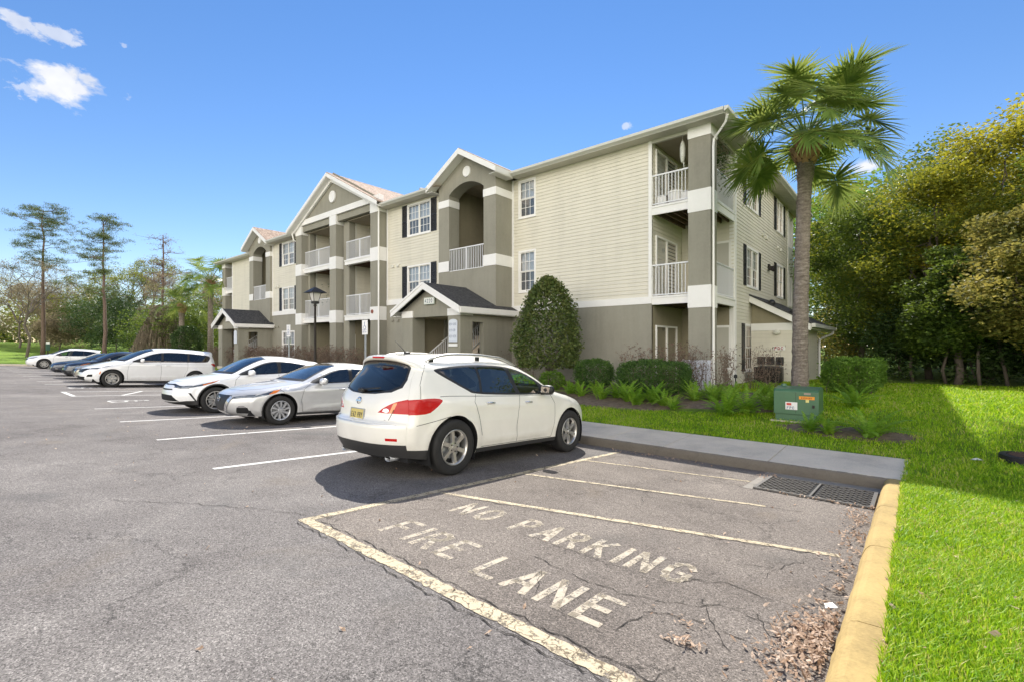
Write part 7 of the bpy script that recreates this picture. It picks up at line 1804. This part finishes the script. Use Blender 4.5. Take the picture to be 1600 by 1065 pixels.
# ================================================================ street furniture and small things
# lamp post
lx, ly = -19.6, 10.2; L = thing('street_lamp', 'black lantern street lamp standing in front of the central portico', 'street lamp', (lx, ly, gz(lx, ly)))
mb = MB(); mb.lathe([(.12, 0), (.12, .12), (.075, .18), (.065, .5), (.055, .6), (.045, 3.45), (.07, 3.5), (.05, 3.56)], lambda x, y, h: (x, y, h), 16); mb.build('pole', M['iron'], L, smooth=True)
mb = MB(); mb.lathe([(.0, 3.56), (.16, 3.58), (.17, 3.66), (.14, 3.68)], lambda x, y, h: (x, y, h), 16)
for k in range(4):
    a = PI/4+k*PI/2; mb.tube([(.14*math.cos(a), .14*math.sin(a), 3.66), (.25*math.cos(a), .25*math.sin(a), 4.06)], .014, 5)
mb.add([(.36*c, .36*s, 4.04) for c, s in ((1,1),(-1,1),(-1,-1),(1,-1))]+[(.12*c, .12*s, 4.22) for c, s in ((1,1),(-1,1),(-1,-1),(1,-1))]+[(0, 0, 4.30)], [(0,1,5,4),(1,2,6,5),(2,3,7,6),(3,0,4,7),(4,5,8),(5,6,8),(6,7,8),(7,4,8),(3,2,1,0)])
mb.build('lantern_cap', M['black'], L)
mb = MB(); mb.add([(.10*c, .10*s, 3.67) for c, s in ((1,1),(-1,1),(-1,-1),(1,-1))]+[(.175*c, .175*s, 4.035) for c, s in ((1,1),(-1,1),(-1,-1),(1,-1))], [(0,1,5,4),(1,2,6,5),(2,3,7,6),(3,0,4,7)]); mb.build('lamp_glass', mat('frosted_glass', (.62, .60, .56), .35), L)
# accessible-parking signs
for (sx, lab) in ((-13.35, 'accessible parking sign on a grey post between the silver sedan roof and the portico'), (-18.6, 'accessible parking sign on a grey post left of the street lamp')):
    s = thing('parking_sign', lab, 'sign', (sx, 8.62, -.33), 0, 'accessible parking signs')
    mb = MB(); mb.box(-.03, .03, -.018, .018, 0, 2.45); mb.build('post', M['metal'], s)
    mb = MB(); mb.box(-.155, .155, -.028, -.0185, 2.17, 2.63); pl = mb.build('panel', M['white'], s, bevel=.002)
    ink = mat('sign_blue', (.05, .10, .30), .5)
    mb = MB(); fn = lambda a, b: (-.05+a, -.0295, 2.44+b)
    def ln(p, q, w): a = Vector(p); b = Vector(q); d = (b-a).normalized(); n = Vector((-d.y, d.x))*w/2; mb.add([fn(*(a-n)), fn(*(b-n)), fn(*(b+n)), fn(*(a+n))], [(0, 1, 2, 3)])
    for k in range(14): t0 = PI*.8+k*.28; ln((.04+.07*math.cos(t0), -.03+.07*math.sin(t0)), (.04+.07*math.cos(t0+.28), -.03+.07*math.sin(t0+.28)), .014)
    ln((.03, .10), (.035, -.01), .022); ln((.035, -.0), (.09, -.005), .018); ln((.09, -.0), (.12, -.09), .018); ln((.02, .115), (.045, .115), .03)
    mb.build('wheelchair_symbol', ink, pl)
    mb = MB(); text_mesh(mb, 'PARKING BY', lambda a, b: (-.125+a, -.0295, 2.295+b), .018, .028, .025, .005); text_mesh(mb, 'PERMIT ONLY', lambda a, b: (-.128+a, -.0295, 2.235+b), .017, .028, .0235, .005); mb.build('sign_lettering', ink, pl)
# small dark green sign box on a post on the far lawn
s = thing('waste_bag_station', 'small dark green box on a post on the far left lawn', 'dispenser', (-66.2, 6.6, gz(-66.2, 6.6)))
mb = MB(); mb.box(-.05, .05, -.05, .05, 0, 1.25); mb.build('post', M['iron'], s)
mb = MB(); mb.box(-.2, .2, -.15, .15, 1.1, 1.75); mb.build('box', mat('dark_green_box', (.02, .07, .05), .5), s, bevel=.03)
mb = MB(); mb.box(-.16, .16, -.12, .12, 1.76, 2.0); mb.build('sign_panel', M['white'], s)

# building signs
s = thing('building_number_sign', 'small white building number sign reading 4220 in the porch gable', 'sign', (-14.2, 11.98, 3.2))
mb = MB(); mb.box(-.30, .30, -.05, 0, -.13, .13); sb = mb.build('panel', mat('sign_cream', (.62, .68, .60), .5), s, bevel=.01)
mb = MB(); mb.box(-.26, .26, -.054, -.0505, -.10, .10); mb.build('face', M['white'], s)
mb = MB(); text_mesh(mb, '4220', lambda a, b: (-.22+a, -.0555, -.065+b), .085, .13, .115, .022); mb.build('lettering', mat('sign_green', (.12, .24, .26), .5), s)
s = thing('directory_sign', 'white apartment number list with an arched top on the porch pillar', 'sign', (-12.88, 11.975, 2.03))
mb = MB(); pts = [(-.22, -.40), (.22, -.40), (.22, .34)]+[(.22*math.cos(t), .34+.09*math.sin(t)) for t in np.linspace(0, PI, 9)][1:-1]+[(-.22, .34)]
mb.prism(pts, lambda p, q, h: (p, -h, q), 0, .03); mb.build('panel', mat('sign_bluewhite', (.66, .69, .75), .5), s)
mb = MB(); mb.box(-.23, .23, -.035, 0, -.56, -.46); mb.build('lower_panel', M['white'], s)
ink = mat('sign_grey_ink', (.22, .27, .36), .5); mb = MB()
for j, t in enumerate(('4201-4208', '4211-4218', '4221-4228')): text_mesh(mb, t, lambda a, b: (-.19+a, -.0305, .20-.22*j+b), .030, .085, .045, .011)
mb.box(-.2, .2, -.0312, -.0302, -.415+.03, -.405+.03); mb.build('lettering', ink, s)
s = thing('directory_sign', 'white apartment number list on the far entry porch pillar', 'sign', (-33.2, 11.975, 2.03))
mb = MB(); mb.prism(pts, lambda p, q, h: (p, -h, q), 0, .03); mb.build('panel', MATS['sign_bluewhite'], s)
s = thing('building_number_sign', 'small number box in the gable of the far entry porch', 'sign', (-34.5, 11.98, 3.2)); mb = MB(); mb.box(-.28, .28, -.05, 0, -.13, .13); mb.build('panel', M['white'], s, bevel=.01)
s = thing('fdc_sign', 'small white sign with red letters FDC on the lean-to wall', 'sign', (-3.80, 19.77, 1.40))
mb = MB(); mb.box(-.16, .22, -.012, 0, -.07, .07); mb.build('panel', M['white'], s)
mb = MB(); text_mesh(mb, 'FDC', lambda a, b: (-.12+a, -.0135, -.045+b), .075, .09, .105, .022); mb.build('lettering', mat('sign_red', (.55, .03, .06), .5), s)
# meters and conduits on the lean-to wall
for i, x in enumerate((-4.36, -4.05, -3.74)):
    s = thing('electric_meter', ['leftmost black meter box on the lean-to wall', 'middle black meter box on the lean-to wall', 'rightmost black meter box, nearest the palm trunk'][i], 'meter box', (x, 19.77, .95), 0, 'meter boxes on the lean-to')
    mb = MB(); mb.box(-.12, .12, -.14, 0, -.14, .14); mb.build('box', M['black'], s, bevel=.02)
    mb = MB(); mb.lathe([(0, .18), (.06, .18), (.07, .142)], lambda a, b, h: (a, -h, .02+b), 14); mb.build('dial', M['iron'], s, smooth=True)
    mb = MB(); mb.tube([(0, -.06, -.14), (0, -.06, -.85)], .022, 6); mb.build('conduit', M['metal'], s)
# air conditioner
s = thing('air_conditioner', 'black slatted air conditioning condenser behind the palm trunk', 'air conditioner', (-3.98, 19.1, .10))
mb = MB(); mb.box(-.42, .42, -.42, .42, .0, .05); mb.box(-.40, .40, -.40, .40, .60, .64)
for c in (-1, 1):
    for d in (-1, 1): mb.box(c*.40-.03*(c > 0), c*.40+.03*(c < 0), d*.40-.03*(d > 0), d*.40+.03*(d < 0), .05, .60)
mb.build('frame', M['black'], s)
mb = MB()
for k in range(13): z = .07+.04*k; mb.box(-.395, .395, -.398, -.388, z, z+.022); mb.box(.388, .398, -.395, .395, z, z+.022); mb.box(-.398, -.388, -.395, .395, z, z+.022)
mb.build('louvres', M['iron'], s)
mb = MB(); mb.box(-.36, .36, -.36, .36, .05, .6); mb.build('coil', M['dark'], s)
mb = MB(); mb.lathe([(.34, .645), (.34, .66), (.0, .665)], lambda x, y, h: (x, y, h), 20); mb.build('fan_grille', M['iron'], s)
mb = MB(); mb.box(-.55, .55, -.55, .55, -.06, 0); mb.build('pad', M['concrete'], s)
# white pipe loop
s = thing('white_pipe', 'white plastic pipe loop standing beside the ground floor side window', 'pipe', (-4.25, 15.75, gz(-4, 15.8)))
mb = MB(); mb.tube([(-.28, 0, .62), (-.08, 0, .64), (0, 0, .56), (0, 0, 0)], .045, 10); mb.build('pipe', M['white'], s, smooth=True)
# white patio panel under the corner balcony
s = thing('privacy_fence', 'low white panel behind the twiggy shrub, left of the corner downspout', 'fence', (-5.05, 14.55, gz(-5, 14.5)))
mb = MB(); mb.box(-.34, .48, 0, .04, .02, .92); mb.build('board', mat('bluish_white_panel', (.62, .64, .70), .6), s)
for a_ in (-.38, .481): mb = MB(); mb.box(a_, a_+.039, -.01, .05, 0, .96); mb.build('post', M['white'], s)
# path light spikes
for i, (x, y) in enumerate(((-6.72, 12.95), (-3.9, 14.6))):
    s = thing('garden_spike', ['black garden light spike between the two clipped hedges', 'black garden light spike in front of the white pipe'][i], 'garden light', (x, y, gz(x, y)), 0, 'garden light spikes'); mb = MB(); mb.tube([(0, 0, 0), (0, 0, .42)], .018, 8); mb.lathe([(0, .42), (.05, .42), (.05, .50), (0, .53)], lambda a, b, h: (a, b, h), 12); mb.build('stake', M['black'], s)
# balcony things
z3 = 6.07
s = thing('planter', 'large round white planter behind the top corner balcony rail', 'planter', (-5.93, 15.35, z3)); mb = MB(); mb.lathe([(.20, 0), (.25, .36), (.27, .37), (.27, .42), (.23, .42), (.21, .05), (0, .05)], lambda x, y, h: (x, y, h), 28); mb.build('pot', M['white'], s, smooth=False)
for (x, lab) in ((-6.35, 'small white storage tub left of the round planter on the top balcony'), (-5.55, 'white storage tub right of the round planter on the top balcony')):
    s = thing('storage_tub', lab, 'storage tub', (x, 15.3, z3)); mb = MB(); mb.prism([(-.13, -.13), (.13, -.13), (.13, .13), (-.13, .13)], lambda p, q, h: (p*(1+h*.3), q*(1+h*.3), h), .03, .32); mb.build('tub', M['white'], s, bevel=.02)
    mb = MB(); mb.box(-.16, .16, -.16, .16, .321, .35); mb.build('lid', M['white'], s, bevel=.01)
s = thing('wind_chime', 'pearly hanging ornament under the top corner balcony ceiling', 'wind chime', (-5.62, 15.12, 8.15))
mb = MB(); mb.tube([(0, 0, 0), (0, 0, -.12)], .006, 5); mb.lathe([(.0, -.12), (.06, -.22), (.085, -.40), (.085, -.66), (.05, -.82), (.0, -.86)], lambda x, y, h: (x*(1+.05*math.sin(h*40)), y, h), 10); mb.tube([(.04, 0, -.84), (.05, 0, -1.15)], [.02, .005], 6); mb.build('shell_strings', mat('pearl', (.55, .55, .48), .35, var=.35, vs=30), s)
def potplant(label, x, y, z, h, seed, w=.3):
    rg = np.random.default_rng(seed); s = thing('potted_plant', label, 'potted plant', (x, y, z)); mb = MB(); mb.lathe([(.0, 0), (.13, 0), (.16, .28), (.14, .28), (.0, .24)], lambda a, b, h_: (a, b, h_), 16); mb.build('pot', M['white'], s)
    P = rg.normal(0, 1, (900, 3))*np.array([w*.5, w*.5, h*.22])+np.array([0, 0, h*.62]); P[:, 2] = np.maximum(P[:, 2], .3); v, f_ = leaves(P, .10, rg, .4); np_mesh('foliage', v, f_, M['leaf_dark'], s)
potplant('leafy green plant behind the top corner side rail', -4.98, 16.1, z3, 1.9, 3, .5)
potplant('leafy green plant on the second floor balcony behind the lamp', -25.5, 15.0, 3.08, 1.9, 4, .9)
s = thing('patio_chair', 'white chair behind the rail of the second floor left portico balcony', 'chair', (-25.2, 14.5, 3.08))
mb = MB(); mb.box(-.25, .25, -.25, .25, .40, .44); mb.build('seat', M['white'], s)
mb = MB(); mb.box(-.25, .25, .21, .25, .44, .85); mb.build('backrest', M['white'], s)
for a in (-.22, .22):
    for b in (-.22, .22): mb = MB(); mb.box(a-.02, a+.02, b-.02, b+.02, 0, .40); mb.build('leg', M['white'], s)

# green pad-mounted transformer
gm = mat('transformer_green', (.065, .15, .075), .5, var=.12, vs=3, coat=.2)
s = thing('transformer_box', 'green pad mounted transformer cabinet with orange and white stickers on the lawn', 'transformer', (-1.91, 11.97, gz(-1.9, 11.6)-.02), math.radians(1.5))
W2, D2 = .415, .40
mb = MB(); mb.box(-W2-.06, W2+.06, -D2-.06, D2+.10, -.08, .03); mb.build('concrete_pad', M['concrete'], s)
mb = MB(); mb.box(-W2+.03, W2-.03, -D2+.03, D2, .03, .20); mb.build('base', gm, s)
mb = MB(); mb.prism([(-D2, .17), (D2, .17), (D2, .70), (.10, .74), (-D2+.06, .70), (-D2, .655)], lambda p, q, h: (h, p, q), -W2, W2); mb.build('cabinet', gm, s, bevel=.012)
mb = MB(); mb.box(-.003, .003, -D2-.002, -D2, .2, .64); mb.build('door_gap', M['gap'], s)
mb = MB(); mb.lathe([(0, .05), (.05, .045), (.06, 0)], lambda a, b, h: (-W2+.12+a, .10+b, .735+h), 10); mb.build('lifting_lug', gm, s)
mb = MB(); mb.box(.06, .34, -D2-.004, -D2-.0015, .50, .565); mb.build('warning_label', mat('label_orange', (.80, .30, .02), .5), s)
mb = MB(); text_mesh(mb, 'WARNING', lambda a, b: (.10+a, -D2-.0045, .518+b), .022, .028, .031, .006); mb.build('warning_lettering', mat('label_ink', (.30, .06, .02), .5), s)
mb = MB(); mb.box(.18, .24, -D2-.004, -D2-.0015, .44, .497); mb.build('yellow_label', mat('label_yellow', (.72, .62, .22), .5), s)
mb = MB(); mb.box(.15, .27, -D2-.004, -D2-.0015, .60, .64); mb.build('name_plate', mat('label_tan', (.32, .26, .20), .5), s)
mb = MB(); mb.box(-.19, .03, -D2-.004, -D2-.0015, .27, .43); mb.build('notice_label', M['white'], s)
mb = MB(); mb.box(-.17, -.08, -D2-.0052, -D2-.0042, .36, .41); mb.build('notice_red', mat('label_red', (.6, .08, .06), .5), s)
mb = MB(); text_mesh(mb, 'FPC', lambda a, b: (-.16+a, -D2-.0052, .285+b), .035, .05, .05, .012); mb.build('notice_lettering', ink, s)
mb = MB(); mb.box(.30, .34, -D2-.03, -D2, .33, .39); mb.build('latch', M['iron'], s)
# ================================================================ light, sky, camera
sun_dir = Vector((-.575, .735, 1.0)).normalized()
el = math.asin(sun_dir.z); rot = math.atan2(sun_dir.x, sun_dir.y)
sd = bpy.data.lights.new('sun', 'SUN'); sd.energy = SUN; sd.angle = math.radians(.5); sd.color = (1.0, .955, .88)
so = bpy.data.objects.new('sun', sd); COL.objects.link(so); so.rotation_euler = sun_dir.to_track_quat('Z', 'Y').to_euler(); so.location = (-20, 20, 40)
w = bpy.data.worlds.new('World'); S.world = w; w.use_nodes = True; nt = NT(w.node_tree)
bg = nt.N['Background']; sky = nt.n('ShaderNodeTexSky', sky_type='NISHITA'); sky.sun_disc = False; sky.sun_elevation = el; sky.sun_rotation = rot
sky.air_density = AIR; sky.dust_density = DUST; sky.ozone_density = OZ; sky.altitude = 0
tc = nt.n('ShaderNodeTexCoord').outputs['Generated']
# clouds: fair-weather wisps, fixed in the sky by direction
def cloud(dirv, rad, sc, lo, hi, stretch=(1, 1, 1), seed=0.0, amt=1.0):
    d = nt.n('ShaderNodeVectorMath', operation='SUBTRACT'); nt.l(tc, d.inputs[0]); d.inputs[1].default_value = dirv
    m_ = nt.mapv(d.outputs[0], stretch); ln_ = nt.n('ShaderNodeVectorMath', operation='LENGTH'); nt.l(m_, ln_.inputs[0])
    fall = nt.ramp(nt.math('DIVIDE', ln_.outputs[1], rad), [(0.0, 1.0), (1.0, 0.0)])
    n = nt.n('ShaderNodeTexNoise', noise_dimensions='4D'); n.inputs['Scale'].default_value = sc; n.inputs['Detail'].default_value = 5; n.inputs['Roughness'].default_value = .62; n.inputs['Distortion'].default_value = .25; n.inputs['W'].default_value = seed
    nt.l(nt.mapv(tc, (1, 1, 1.6)), n.inputs['Vector'])
    f = nt.math('ADD', nt.math('MULTIPLY', fall, .62), nt.math('MULTIPLY', n.outputs['Fac'], 1.0))
    return nt.math('MULTIPLY', nt.ramp(f, [(lo, 0.0), (hi, 1.0)]), amt)
def dirof(u, v):
    a = Vector((-.6438*745+.7652*(u-800), .7652*745+.6438*(u-800), 540-v)); return a.normalized()
cl = None
for (u, v, rad, sc, lo, hi, st, sd_, am) in ((98, 134, .098, 24, .82, 1.22, (1, 1, 1.7), 1.0, .93), (128, 122, .045, 30, .86, 1.28, (1, 1, 1.5), 1.4, .8), (40, 40, .075, 30, .88, 1.36, (1, 1, 2.6), 3.0, .7), (90, 56, .075, 34, .88, 1.36, (1, 1, 2.2), 4.0, .65), (40, 140, .05, 34, .92, 1.3, (1, 1, 2.0), 2.0, .5),
                                     (195, 72, .02, 40, .95, 1.3, (1, 1, 1.5), 5.0, .35), (978, 197, .032, 40, .90, 1.2, (1, 1, 1.6), 6.0, .55), (1352, 262, .06, 26, .80, 1.05, (1, 1, 2.6), 7.0, .97)):
    c = cloud(tuple(dirof(u, v)), rad, sc, lo, hi, st, sd_, am); cl = c if cl is None else nt.math('MAXIMUM', cl, c)
hs = nt.n('ShaderNodeHueSaturation'); hs.inputs['Saturation'].default_value = SAT; hs.inputs['Value'].default_value = 1.0; nt.l(sky.outputs[0], hs.inputs['Color'])
# unseen white clouds added behind camera to fill shaded walls; car windows show them
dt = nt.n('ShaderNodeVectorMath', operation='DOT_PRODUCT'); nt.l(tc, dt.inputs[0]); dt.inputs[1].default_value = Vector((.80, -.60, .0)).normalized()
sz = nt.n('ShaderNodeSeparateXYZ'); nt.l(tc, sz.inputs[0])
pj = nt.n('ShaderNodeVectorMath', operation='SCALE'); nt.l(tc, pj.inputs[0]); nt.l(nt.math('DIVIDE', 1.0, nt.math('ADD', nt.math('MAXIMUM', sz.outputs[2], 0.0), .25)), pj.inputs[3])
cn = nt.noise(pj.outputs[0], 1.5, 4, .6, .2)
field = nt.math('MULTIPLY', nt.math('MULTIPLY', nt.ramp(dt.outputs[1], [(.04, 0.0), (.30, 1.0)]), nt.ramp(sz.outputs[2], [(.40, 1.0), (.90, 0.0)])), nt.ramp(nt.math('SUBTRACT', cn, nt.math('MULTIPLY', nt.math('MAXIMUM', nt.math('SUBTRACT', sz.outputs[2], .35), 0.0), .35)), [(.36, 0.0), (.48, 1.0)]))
shade_ = nt.ramp(nt.noise(pj.outputs[0], 3.1, 3, .6), [(.3, (CLFILL*.76, CLFILL*.72, CLFILL*.66)), (.7, (CLFILL*1.15, CLFILL*1.09, CLFILL*.98))])
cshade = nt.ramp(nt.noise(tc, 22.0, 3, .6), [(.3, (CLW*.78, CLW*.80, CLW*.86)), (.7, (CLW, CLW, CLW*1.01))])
skyc = nt.mixc(1.0, hs.outputs[0], (1.0, .925, .985), 'MULTIPLY')
col = nt.mixc(cl, skyc, cshade)
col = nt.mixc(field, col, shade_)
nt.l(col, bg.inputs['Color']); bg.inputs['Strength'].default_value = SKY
cam = bpy.data.cameras.new('camera'); co = bpy.data.objects.new('camera', cam); COL.objects.link(co); S.camera = co
cam.sensor_width = 36; cam.lens = 745/1600*36; cam.clip_end = 3000; cam.clip_start = .05
cam.shift_y = 7.5/1600
co.location = (0, 0, 1.49); fwd = Vector((-.6438, .7652, 0)).normalized(); co.rotation_euler = fwd.to_track_quat('-Z', 'Y').to_euler()
S.render.engine = 'CYCLES'; S.render.resolution_x = 1024; S.render.resolution_y = 681
S.cycles.use_denoising = True
S.cycles.max_bounces = 8; S.cycles.transparent_max_bounces = 12; S.cycles.transmission_bounces = 4
S.view_settings.view_transform = 'Standard'; S.view_settings.look = 'None'; S.view_settings.exposure = EXPO; S.view_settings.gamma = 1
